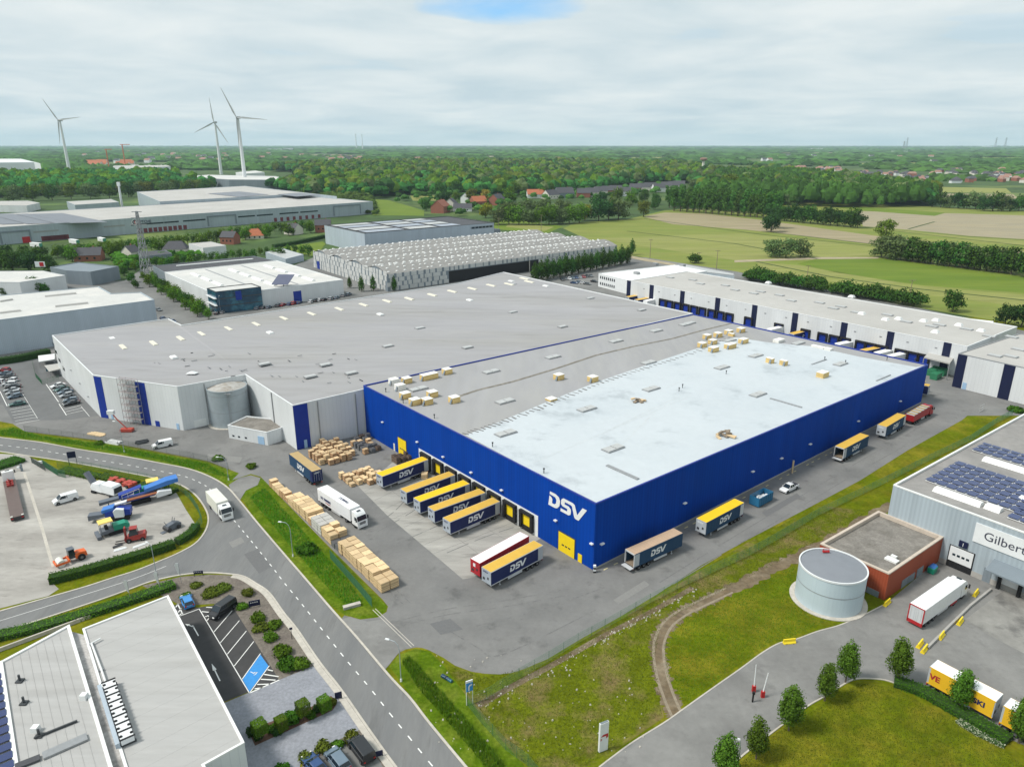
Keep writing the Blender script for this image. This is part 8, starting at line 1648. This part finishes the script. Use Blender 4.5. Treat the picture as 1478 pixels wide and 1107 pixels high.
# shrubs
SH = {}
def shrub(label, x, y, w, h, m='bright', group=None, name='shrub', size=.2, flat=1.0):
    k = (m, round(w/h, 0)); s = w
    if k not in SH:
        t = thing(name, 'shrub', 'shrub'); hh = h/w; foliage('foliage', [(0,0,hh*.45,.44,.44,hh*.5),(.22,.1,hh*.4,.26,.26,hh*.42),(-.2,.15,hh*.42,.26,.26,hh*.45),(.05,-.24,hh*.4,.26,.24,hh*.4)], 900, .13, m, t, int(h*10)+len(m))
        mb = MB(); [mb.tube((0,0,0), (.2*math.cos(a), .2*math.sin(a), hh*.6), .03, .01, 5) for a in (0, 2, 4)]; mb.build('stem', M['bark'], t); SH[k] = t
    return put(SH[k], label, P(x, y), x*.37 % 6.28, group, scale=s)
ph_, gs = 0, 'shrubs in the planting bed'
for lab, x, y, w, h, m in (('small shrub at the head of the parking bays', 268, 862, 2.2, .9, 'bright'), ('wide olive shrub behind the black people carrier', 304, 858, 3.6, 1.0, 'olive'), ('second wide olive shrub behind the people carrier', 322, 851, 3.2, 1.0, 'olive'), ('rounded shrub left of the black name board', 350, 877, 2.3, 1.1, 'bright'), ('round shrub above the black name board', 358, 858, 2.4, 1.1, 'olive'), ('first of the shrubs below the name board', 372, 894, 3.0, 1.1, 'bright'), ('olive shrub at the dark car bay edge', 377, 908, 3.0, 1.1, 'olive'), ('green shrub right of the olive one', 397, 904, 2.8, 1.1, 'bright'), ('middle shrub between bays and kerb', 390, 922, 2.8, 1.1, 'bright'), ('large shrub above the blue bay', 407, 944, 3.4, 1.5, 'bright'), ('shrub right beside the blue disabled bay', 415, 962, 3.6, 1.5, 'hedge'), ('last shrub before the block paving', 434, 961, 3.2, 1.3, 'bright'), ('low shrub near the corner banner', 283, 846, 2.4, .9, 'olive')): shrub(lab, x, y, w, h, m, gs)
for lab, x, y, w, h, m in (('loose shrub between black van and paving', 508, 1068, 2.6, 1.7, 'olive'), ('loose shrub above the blue-grey car', 467, 1083, 2.4, 1.7, 'olive'), ('loose shrub at the left of the bottom car row', 441, 1096, 2.2, 1.4, 'olive'), ('small low shrub between the loose ones', 487, 1077, 2.0, 1.0, 'bright'), ('dark shrub at the bottom edge by the white kerb box', 408, 1112, 2.2, 1.3, 'hedge')): shrub(lab, x, y, w, h, m, 'shrubs by the bottom car row')
shrub('round green bush on the verge beside the curved street lamp', 444, 797, 4.4, 2.6, 'hedge'); shrub('round box shrub in brick-edged bed left of the driveway', 315, 664, 3.4, 1.4, 'bright', 'box shrubs'); shrub('round box shrub right of the driveway lamp', 363, 675, 3.0, 1.3, 'bright', 'box shrubs'); shrub('small bush in the lush verge below the scaffold', 144, 641, 2.6, 1.4, 'bright'); shrub('dark bush at the grass tip by the far dock block', 1466, 594, 5, 1.6, 'hedge')
# clipped cube trees on the paving and their dark underplanting
def cube_tree(label, x, y, w, z0, z1):
    b = P(x, y); t = thing('clipped_tree', label, 'tree', b, 'clipped box-headed trees'); rng = np.random.default_rng(int(x)); n = 2600; f = rng.integers(0, 6, n); p = rng.uniform(-1, 1, (n, 3)); p[np.arange(n), f//2] = np.where(f % 2, 1, -1)*rng.uniform(.86, 1.03, n); nrm = np.zeros((n, 3)); nrm[np.arange(n), f//2] = np.where(f % 2, 1, -1)
    c = p*np.array((w/2, w/2, (z1-z0)/2)); a = math.atan2(na.y, na.x); c = np.stack([c[:, 0]*math.cos(a)-c[:, 1]*math.sin(a), c[:, 0]*math.sin(a)+c[:, 1]*math.cos(a), c[:, 2]+(z0+z1)/2], 1); v = leaves(c, nrm*2, .17, rng)
    o = bpy.data.objects.new('crown', quads_mesh('crown', v.reshape(-1, 3), n, LEAF['bright'], np.clip(.5+.22*rng.standard_normal(n), 0, 1))); COL.objects.link(o); o.parent = t
    mb = MB(); mb.tube(b, b+Vector((0,0,z1*.9)), .07, n=6); mb.build('trunk', M['bark'], t)
zc = lambda x, y: (340+x/9.2375, 990+y/9.2375)
for lab, x, y, w, z0, z1 in (('first from the showroom', 340, 725, 1.75, 1.5, 3.2), ('second from the showroom, lower than its neighbours', 620, 600, 1.45, .5, 2.3), ('third from the showroom, on a clear stem', 915, 445, 1.65, 1.3, 3.1), ('nearest to the road and the black name board', 1190, 330, 1.6, .4, 2.3)): cube_tree('clipped box-headed tree '+lab, *zc(x, y), w, z0, z1)
sheet('mulch_bed', [P(*zc(*p)) for p in ((175,610),(260,795),(1290,325),(1350,240),(1330,170),(1270,130),(1000,280),(400,500))], .040, mat('bark_mulch', (.11, .062, .042), .95, .3, 3))
for i, (x, y, w, h, m) in enumerate(((215,640,1.7,1.3,'dark'),(300,700,1.5,1.0,'dark'),(480,590,2.0,1.3,'hedge'),(560,640,1.5,.9,'dark'),(760,480,2.3,1.7,'hedge'),(720,420,1.6,1.1,'hedge'),(820,420,1.7,1.4,'dark'),(1010,400,1.8,.9,'hedge'),(1080,340,1.5,1.2,'dark'),(1290,250,1.6,1.1,'olive'))):
    shrub('dark underplanting shrub below the clipped trees, '+ORD[i]+' from the showroom', *zc(x, y), w, h, m, 'underplanting below the clipped trees')
# reeds in the two verges and tall grass (uncountable)
def tufts(name, label, poly, n, h, m, seed, w=.10):
    pp = [xy(p) for p in px(*poly)]; xs = [p.x for p in pp]; ys = [p.y for p in pp]; r = np.random.default_rng(seed); X = r.uniform(min(xs), max(xs), n*6); Y = r.uniform(min(ys), max(ys), n*6); ins = np.zeros(len(X), bool)
    for k in range(len(pp)):
        x0, y0, x1, y1 = pp[k].x, pp[k].y, pp[k-1].x, pp[k-1].y; c = ((y0 > Y) != (y1 > Y)) & (X < (x1-x0)*(Y-y0)/((y1-y0) or 1e-9)+x0); ins ^= c
    X, Y = X[ins][:n], Y[ins][:n]; n = len(X); a = r.uniform(0, 6.28, n); hh = h*r.uniform(.5, 1.2, n); ln = r.uniform(.05, .45, n)*hh; t = np.stack([np.cos(a), np.sin(a)], 1); s = np.stack([-np.sin(a), np.cos(a)], 1)*w*.5
    z = np.zeros(n); B = np.stack([X, Y], 1); v = np.stack([np.column_stack([B-s, z+.01]), np.column_stack([B+s, z+.01]), np.column_stack([B+t*ln[:, None]+s*.2, hh]), np.column_stack([B+t*ln[:, None]-s*.2, hh])], 1)
    o = bpy.data.objects.new(name, quads_mesh(name, v.reshape(-1, 3), n, LEAF[m], np.clip(.5+.25*r.standard_normal(n), 0, 1))); COL.objects.link(o); return tag(o, label, 'grass', kind='stuff')
tufts('reed_grass', 'tall dark green reeds in the ditch beside the road at the bottom', ((580,955),(592,948),(625,985),(665,1030),(725,1100),(760,1150),(738,1160),(690,1095),(640,1035),(600,990)), 4200, .75, 'reed', 1)
tufts('reed_grass', 'tall lush grass on the verge along the timber row', ((360,718),(382,705),(440,770),(500,835),(522,868),(505,880),(470,845),(420,790)), 7000, .55, 'reed', 2)
tufts('verge_grass', 'lush grass on the verge below the white hall', ((0,622),(20,618),(60,630),(138,640),(203,652),(300,670),(335,690),(304,684),(230,664),(115,643),(0,628)), 12000, .45, 'reed', 3)
tufts('lawn_grass', 'ragged grass tufts on the rough ground beside the lane', ((640,960),(700,978),(790,956),(950,866),(1180,735),(1260,735),(1180,782),(1016,866),(955,900),(945,950),(955,1030),(840,1110),(760,1105)), 22000, .22, 'olive', 4, .09)
tufts('lawn_grass', 'short grass on the lawn between track and access road', ((985,890),(1080,850),(1150,815),(1150,870),(1200,895),(1240,880),(1100,935),(985,1018),(962,975),(958,930)), 16000, .16, 'bright', 5, .08)
tufts('lawn_grass', 'short grass on the lawn in the bottom right corner', ((1240,985),(1290,992),(1450,1080),(1478,1107),(1060,1107),(1120,1058)), 18000, .16, 'olive', 6, .08)

# ---- middle distance trees
MT = {}
def mid(kind):
    if kind in MT: return MT[kind]
    sp = {'round_dark': ('broadleaf_tree', 13, 14, 8, 'dark', 1300, 1.15), 'round': ('broadleaf_tree', 13, 14, 8, 'deep', 1300, 1.15), 'round_bright': ('broadleaf_tree', 12, 12.5, 7, 'bright', 1300, 1.05), 'willow': ('willow_tree', 12, 15, 9, 'willow', 1400, 1.1), 'yellow': ('broadleaf_tree', 11, 12, 7, 'yellow', 1200, 1.0), 'orange': ('broadleaf_tree', 11, 9, 6, 'orange', 900, .9), 'olive': ('broadleaf_tree', 12, 12, 7, 'olive', 1200, 1.0), 'small': ('garden_tree', 6.5, 5.5, 5, 'bright', 600, .55), 'smalldark': ('garden_tree', 6.5, 5, 5, 'deep', 600, .55), 'conifer': ('conifer', 9, 4.2, 0, 'deep', 800, .6), 'poplar': ('poplar_tree', 24, 11, 7, 'poplar', 1300, 1.5), 'bush': ('bush', 5, 9, 7, 'deep', 1100, .7)}[kind]
    nm, h, w, nl_, m, n, sz = sp
    lob = [(0,0,h*.35,w*.5,w*.5,h*.34),(0,0,h*.6,w*.38,w*.38,h*.3),(0,0,h*.82,w*.2,w*.2,h*.2)] if kind == 'conifer' else rand_lobes(h, w, nl_, len(kind)*7+ord(kind[0]), .02 if kind in ('bush', 'willow') else .05)
    MT[kind] = tree_proto(nm, h, lob, n, sz, m, h*.022, .14, len(kind), 5); return MT[kind]
def plant(kind, label, x, y, h=None, group=None):
    base = {'conifer': 9, 'poplar': 24, 'small': 6.5, 'smalldark': 6.5, 'bush': 5, 'round': 13, 'round_dark': 13, 'round_bright': 12, 'willow': 12, 'yellow': 11, 'orange': 11, 'olive': 12}[kind]
    return put(mid(kind), label, P(x, y), (x*1.37+y) % 6.28, group, 'tree' if kind != 'bush' else 'bush', scale=(h or base)/base)
for lab, k, x, y, h in (('left lobe of the broad willow clump alone in the hay meadow', 'willow', 1113, 371, 13), ('middle willow of the clump alone in the hay meadow', 'willow', 1134, 372, 14), ('right willow of the clump alone in the hay meadow', 'willow', 1155, 371, 13), ('tall solitary tree behind the willow row', 'olive', 1277, 350, 19), ('slim dark tree standing in the bare field', 'round_dark', 1113, 335, 18)): plant(k, lab, x, y, h)
for i in range(22): plant('willow' if i < 5 else ('round' if i % 2 else 'willow'), f'grey-green tree, {ORD[i]} from the left in the dense row across the meadow', 1272+i*8.9, 371+i*1.13+(i % 2)*1.5, 14+(i*7 % 4), 'dense tree row across the meadow')
for lab, x, y, h in (('first bush behind the dock hall from the left', 1003, 380, 7), ('second bush behind the dock hall roof', 1084, 405, 7)): plant('bush', lab, x, y, h)
for i in range(30): x = 1078+i*8.3; (13 < i < 15 or 25 < i < 27) or plant('bush', f'leafy bush, {ORD[i]} from the left along the rear edge of the dock hall', x, 402+(x-1078)*.158+(i % 2)*2, 4.2+(i*7 % 5)*1.15, 'bushes behind the dock hall')
plant('round', 'large round tree behind the dock hall left of the bright blue trailer', 1375, 450, 11); plant('round_dark', 'dark tree right of the bright blue trailer', 1450, 470, 10); plant('round_dark', 'dark tree at the right edge behind the dock block', 1474, 472, 11); plant('round', 'tree at the right edge end of the dense row', 1480, 400, 15)
zv = lambda x, y: (560+x/4.927, 240+y/4.927)
for lab, k, x, y, h in (('round yellow-green tree in front of the brick house', 'yellow', 695, 370, 17), ('bushy tree right of the yellow one', 'willow', 860, 375, 19), ('broad grey-green tree, left of three', 'willow', 990, 355, 19), ('broad pale green tree, middle of three', 'willow', 1100, 360, 20), ('broad grey-green tree, right of three', 'willow', 1245, 365, 20), ('small yellow tree at the field edge', 'yellow', 1400, 390, 18), ('dark round tree beside the hay strip', 'round_dark', 400, 280, 20), ('round tree at the left wood edge', 'round', 270, 320, 14), ('olive tree above the white house', 'olive', 600, 265, 20), ('orange-leaved tree among the houses', 'orange', 685, 270, 20), ('bright green tree beside the orange one', 'round_bright', 860, 265, 22), ('tall bright tree above the houses', 'round_bright', 890, 215, 24), ('low pale bush on the meadow edge', 'willow', 1240, 410, 11), ('bright tree left of the orange-roofed cottage', 'round_bright', 1100, 225, 16), ('tree at the right of the hay strip', 'round_bright', 480, 250, 14), ('round tree above the hay strip', 'round', 490, 210, 24), ('round tree left above the hay strip', 'round', 365, 215, 22)): plant(k, lab, *zv(x, y), h)
zw = lambda x, y: (860+x/4.927, 230+y/4.927)
for i, (k, x, y, h) in enumerate((('round_dark', 20, 440, 26), ('willow', 160, 430, 24), ('olive', 340, 410, 18), ('round', 90, 430, 22), ('round_bright', 250, 330, 20), ('round_bright', 150, 300, 20), ('round_dark', 45, 310, 16), ('round', 340, 310, 18), ('round', 430, 325, 16), ('round', 420, 360, 14), ('willow', 1380, 330, 16), ('willow', 1285, 320, 14), ('willow', 690, 220, 20), ('olive', 940, 260, 34), ('round_dark', 1250, 490, 22), ('olive', 1235, 400, 24))): plant(k, f'tree, {ORD[i]} of the loose group at the left field edges', *zw(x, y), h, 'loose trees at the field edges')
for i in range(9): plant('round_bright' if i % 3 else 'willow', f'dense tree, {ORD[i]} from the left before the pale-walled houses', 720+i*14.5, 326-abs(i-4)*.4-(i*.25), 17+i % 3*2, 'trees along the small meadow')
for i in range(34): plant('poplar', f'tall poplar, {ORD[i]} from the left in the block above the bare field', 966+i*4.6+(i % 2)*2, (304.5+i*.37) if i % 2 else (300+i*.34), 27+(i*3 % 5), 'poplars above the bare field')
for i in range(13): plant(('round_dark', 'round')[i % 2], f'dark tree, {ORD[i]} from the left in the copse by the grey field', 1122+i*9.6, 318.5+i*.9, 15+i % 3*2, 'copse by the grey field')
for i in range(12): plant(('round_dark', 'round', 'willow')[i % 3], f'tree, {ORD[i]} from the left along the upper right field edge', 1345+i*12.5, 299+(i*.7 if i < 6 else 6), 15+(i*5 % 9), 'trees along the upper right field edge')
for i in range(10): plant('conifer', f'thin conifer, {ORD[i]} of the scattered ones at the chequered hall', (505,522,539,556,569,597,815,848,880,912)[i], (416,421,420,417,420,413,392,386,372,368)[i], (7,9,9,8,8.5,8,10,9,10,12)[i], 'conifers at the chequered hall')
for i in range(16): plant('conifer', f'clipped conifer, {ORD[i]} from the left in the dense row before the car park', 772+i*8.9, 407-i*1.75, 12+(i % 3)*.9, 'dense conifer row')
for i in range(16): x = 775+i*8.6; plant('smalldark', f'leafy tree, {ORD[i]} from the left filling the conifer row', x, 406-i*1.75, 10+(i % 2), 'dense conifer row')
for i in range(30): f = i/29; plant(('small', 'smalldark', 'small')[i % 3], f'hedge tree, {ORD[i]} from the far end along the side street', 212+f*84+(i % 3-1)*5, 404+f*52+(i % 2)*5, 5.5+(i % 4)*.9, 'hedge trees along the side street')
for i in range(36): plant(('small', 'smalldark', 'round_bright')[i % 3 if i % 7 else 2], f'roadside tree, {ORD[i]} from the left before the logistics centre', 84+i*10.4, 372-i*1.12+(i % 3)*4-(4 if i > 22 else 0), 9.5+(i % 3)*1.3, 'trees before the logistics centre')
for i in range(10): plant(('round_dark', 'round')[i % 2], f'dark tree, {ORD[i]} of the clump at the far left', -6+i*8.5, 392-(i % 3)*6, 11+i % 4, 'dark clump at the far left')
for i, (x, y, h) in enumerate(((46,423,9),(57,424,7),(66,424,6),(8,428,5),(190,408,6),(180,398,6),(196,416,5))): plant('round', f'garden tree, {ORD[i]} of those round the white and slate halls', x, y, h, 'trees round the white and slate halls')
for i in range(28): plant(('small', 'smalldark')[i % 2], f'garden tree, {ORD[i]} from the left among the small houses', 176+i*10, 388-i*.98+(i % 4)*3, 6.5+i % 4, 'garden trees among the houses')
for i in range(34): plant(('round', 'round_bright', 'willow', 'olive')[i % 4], f'wood tree, {ORD[i]} counted along the front of the left wood', 2+i*9.2, 284+(i % 3)*4-(i*.35), 19+(i % 3)*2, 'front row of the left wood')
# far town and horizon: masses nobody could count
def inpoly(X, Y, poly):
    ins = np.zeros(len(X), bool)
    for k in range(len(poly)):
        x0, y0, x1, y1 = poly[k][0], poly[k][1], poly[k-1][0], poly[k-1][1]; ins ^= ((y0 > Y) != (y1 > Y)) & (X < (x1-x0)*(Y-y0)/((y1-y0) or 1e-9)+x0)
    return ins
def wood(name, label, poly, spacing, h, w, cards, m, seed, size=1.5, cut=()):
    pp = [(p.x, p.y) for p in px(*poly)]; r = np.random.default_rng(seed); x0, x1 = min(p[0] for p in pp), max(p[0] for p in pp); y0, y1 = min(p[1] for p in pp), max(p[1] for p in pp)
    nx, ny = int((x1-x0)/spacing)+1, int((y1-y0)/spacing)+1; gx, gy = np.meshgrid(np.arange(nx), np.arange(ny)); X = x0+(gx.ravel()+r.uniform(-.45, .45, nx*ny))*spacing; Y = y0+(gy.ravel()+r.uniform(-.45, .45, nx*ny))*spacing
    k = inpoly(X, Y, pp)
    for c in cut: k &= ~inpoly(X, Y, [(p.x, p.y) for p in px(*c)])
    X, Y = X[k], Y[k]; n = len(X); sc = r.uniform(.6, 1.3, n); N = n*cards; i = np.repeat(np.arange(n), cards); d = r.normal(0, 1, (N, 3)); d[:, 2] = np.abs(d[:, 2])-.35; d /= np.linalg.norm(d, axis=1)[:, None]
    lump = 1+.16*np.sin(d[:, 0]*5+i)*np.sin(d[:, 1]*5+i*1.7); c = np.column_stack([X[i], Y[i], h*sc[i]*.56])+d*np.column_stack([w*.55*sc[i], w*.55*sc[i], h*sc[i]*.46])*lump[:, None]*r.uniform(.8, 1.05, N)[:, None]
    v = leaves(c, d*2.2, size, r); na_, nb_ = 9, 5      # a rough leafy shell under the cards keeps each crown readable
    ph = np.arange(na_)/na_*2*np.pi; th = np.linspace(-.5, 1.5, nb_+1); g = np.stack([np.cos(th)[:, None]*np.cos(ph), np.cos(th)[:, None]*np.sin(ph), np.repeat(np.sin(th)[:, None], na_, 1)], -1)
    sh = g[None]*(1+r.normal(0, .13, (n, nb_+1, na_)))[..., None]*np.column_stack([w*.5*sc, w*.5*sc, h*sc*.44])[:, None, None]+np.column_stack([X, Y, h*sc*.54])[:, None, None]
    s2 = np.roll(sh, -1, 2); sv = np.stack([sh[:, :-1], s2[:, :-1], s2[:, 1:], sh[:, 1:]], 3).reshape(-1, 4, 3); v = np.concatenate([v, sv]); i = np.concatenate([i, np.repeat(np.arange(n), na_*nb_)]); N = len(v)
    v[..., 2] = np.maximum(v[..., 2], .2); tt = r.uniform(.0, 1, n); o = bpy.data.objects.new(name, quads_mesh(name, v.reshape(-1, 3), N, LEAF[m], np.clip(tt[i]+.10*r.standard_normal(N), -.1, 1.1))); COL.objects.link(o); return tag(o, label, 'woodland', kind='stuff'), n
village = ((560,291),(612,302),(640,312),(720,316),(735,300),(770,292),(850,290),(895,286),(985,277),(985,266),(900,270),(800,279),(720,284),(600,280))
HALLC = ((258,271),(432,273),(428,249),(300,247),(258,252))
CLR = (HALLC, ((560,262),(610,261),(640,264),(590,266)), ((820,262),(870,261),(880,264),(830,265)), ((480,272),(520,271),(530,274),(490,275)), ((700,250),(760,249.5),(770,251.5),(710,252)))
for c_ in CLR[1:]: sheet('clearing', px(*c_), .05, M['hay'])
big = ((372,270),(410,277),(440,284),(520,284),(545,287),(560,284),(590,281),(640,285),(690,288),(760,284),(800,278),(860,274),(900,268),(960,264),(1000,266),(1010,286),(1350,298),(1345,283),(1230,265),(1110,252),(1040,256),(1000,243),(820,238),(600,238),(420,243),(370,252))
wood('woodland', 'great mixed wood stretching behind the village', big, 14, 17, 17, 34, 'wood', 1, 3.2, (village, *CLR))
for sp_, m_, sd_ in ((34, 'bright', 31), (42, 'willow', 32), (40, 'dark', 33), (60, 'olive', 34)): wood('woodland', 'scattered taller '+{'bright': 'bright green', 'willow': 'grey-green', 'dark': 'dark', 'olive': 'olive'}[m_]+' crowns in the great wood', big, sp_, 22, 19, 50, m_, sd_, 2.6, (village, *CLR))
wood('woodland', 'tall mixed wood behind the vent mast and logistics centre', ((-60,290),(0,286),(190,278),(308,272),(306,262),(230,256),(120,258),(-60,262)), 13.5, 19, 16, 40, 'wood', 2, 2.6, (HALLC,))
wood('woodland', 'bright crowns standing out of the wood behind the vent mast', ((-60,288),(0,285),(190,277),(308,271),(306,262),(230,256),(120,258),(-60,262)), 30, 22, 17, 50, 'bright', 21, 2.4, (HALLC,))
wood('woodland', 'dark wood behind the poplars', ((1010,288),(1100,296),(1240,301),(1345,298),(1348,285),(1250,272),(1140,258),(1040,258)), 11.5, 22, 14, 40, 'deep', 3, 2.6)
wood('woodland', 'scrub and gardens between the small houses', ((165,392),(300,372),(300,352),(160,366)), 7.5, 4, 7, 44, 'hedge', 4, 1.1, (((190,375),(250,368),(330,368),(330,345),(180,360)),))
wood('woodland', 'low scrub at the left wood edge by the sloping meadow', ((430,290),(470,300),(545,312),(540,288),(500,282),(430,280)), 10, 7, 9, 46, 'wood', 5, 1.8)
wood('woodland', 'trees and gardens around the village houses', village, 25, 8, 10, 34, 'wood', 6, 1.8)
def bumps(name, label, n, ymin, ymax, seed, h, m, skip=()):
    """far tree belts: rough leafy mounds, thinning with distance"""
    r = np.random.default_rng(seed); bm = bmesh.new(); bmesh.ops.create_icosphere(bm, subdivisions=1, radius=1); bm.verts.ensure_lookup_table(); V = np.array([v.co[:] for v in bm.verts]); Fc = np.array([[v.index for v in f.verts] for f in bm.faces]); bm.free()
    py = ymin+(ymax-ymin)*r.uniform(0, 1, n)**1.25; pxx = r.uniform(-60, 1540, n); pts = np.array([P(a, b)[:2] for a, b in zip(pxx, py)]); k = np.ones(n, bool)
    for c in skip: k &= ~inpoly(pts[:, 0], pts[:, 1], [(p.x, p.y) for p in px(*c)])
    f = np.sin(pts[:, 0]/610.)*np.sin(pts[:, 1]/840.+1.3)+.6*np.sin(pts[:, 0]/230.+pts[:, 1]/310.); k &= f > -.85; pts = pts[k]; n = len(pts); D = np.linalg.norm(pts, axis=1); w = np.clip(D*.006, 9, 45)*r.uniform(.6, 1.5, n); hh = h*r.uniform(.65, 1.25, n)
    vv = V[None]*(1+r.normal(0, .17, (n, len(V), 1))); vv[..., 0] *= (w*r.uniform(1, 2.2, n))[:, None]; vv[..., 1] *= w[:, None]; vv[..., 2] = np.maximum(vv[..., 2], -.1)*hh[:, None]; vv[..., :2] += pts[:, None]
    fc = vv[:, Fc].reshape(-1, 3); N = n*len(Fc); tt = np.repeat(r.uniform(-.1, 1.0, n), len(Fc)); o = bpy.data.objects.new(name, quads_mesh(name, fc, N, LEAF[m], np.clip(tt+.12*r.standard_normal(N), 0, 1), 3)); COL.objects.link(o); return tag(o, label, 'woodland', kind='stuff')
bumps('far_woods', 'far belts of trees fading towards the horizon', 12000, 211.3, 246, 9, 14, 'wood', (*FARF, ((1120,253),(1480,268),(1480,244),(1120,238)), ((126,243),(250,243),(250,234),(126,234)), ((-60,256),(62,256),(62,240),(-60,240)), ((1000,254),(1050,254),(1050,243),(1000,243)), ((255,262),(425,262),(425,246),(255,246))))
bumps('far_woods', 'trees between the houses of the far town', 1500, 238, 262, 10, 11, 'wood', (((-60,300),(1110,300),(1110,230),(-60,230)), ((1220,262),(1345,264),(1345,255),(1220,252)), ((1120,252),(1220,252),(1220,242),(1120,242))))
# pale specks of distant buildings on the horizon
for k, (x, y, w, h) in enumerate(((684,211.5,240,22),(716,211.6,170,20),(700,211.5,150,30),(60,211.8,200,20),(415,216,120,16),(1430,212.5,260,20),(1300,221,120,14),(395,217,160,14),(620,214,90,12),(1180,216,140,14))):
    b = P(x, y); hall('factory', 'pale factory block far away near the horizon', 'factory', [(b.x-w/2, b.y), (b.x+w/2, b.y), (b.x+w/2, b.y+w*.4), (b.x-w/2, b.y+w*.4)], h, M['white_wall'], M['roof_pale'], par=.2, rim=.5, group='pale blocks near the horizon')
# ------------------------------------------------------------------ air
hz = bpy.data.meshes.new('haze'); x0, x1, y0, y1, z0, z1 = -24000, 24000, -300, 24000, -1.0, 330.0
hz.from_pydata([(x0,y0,z0),(x1,y0,z0),(x1,y1,z0),(x0,y1,z0),(x0,y0,z1),(x1,y0,z1),(x1,y1,z1),(x0,y1,z1)], [], [(3,2,1,0),(4,5,6,7),(0,1,5,4),(1,2,6,5),(2,3,7,6),(3,0,4,7)])
hm = bpy.data.materials.new('haze'); hm.use_nodes = True; N = hm.node_tree.nodes; N.clear(); out = N.new('ShaderNodeOutputMaterial'); pv = N.new('ShaderNodeVolumePrincipled'); pv.inputs['Color'].default_value = (.66, .84, 1.0, 1); pv.inputs['Density'].default_value = .000042; pv.inputs['Anisotropy'].default_value = 0.0
hm.node_tree.links.new(pv.outputs[0], out.inputs['Volume']); hz.materials.append(hm); ho = bpy.data.objects.new('haze', hz); COL.objects.link(ho); tag(ho, kind='stuff')
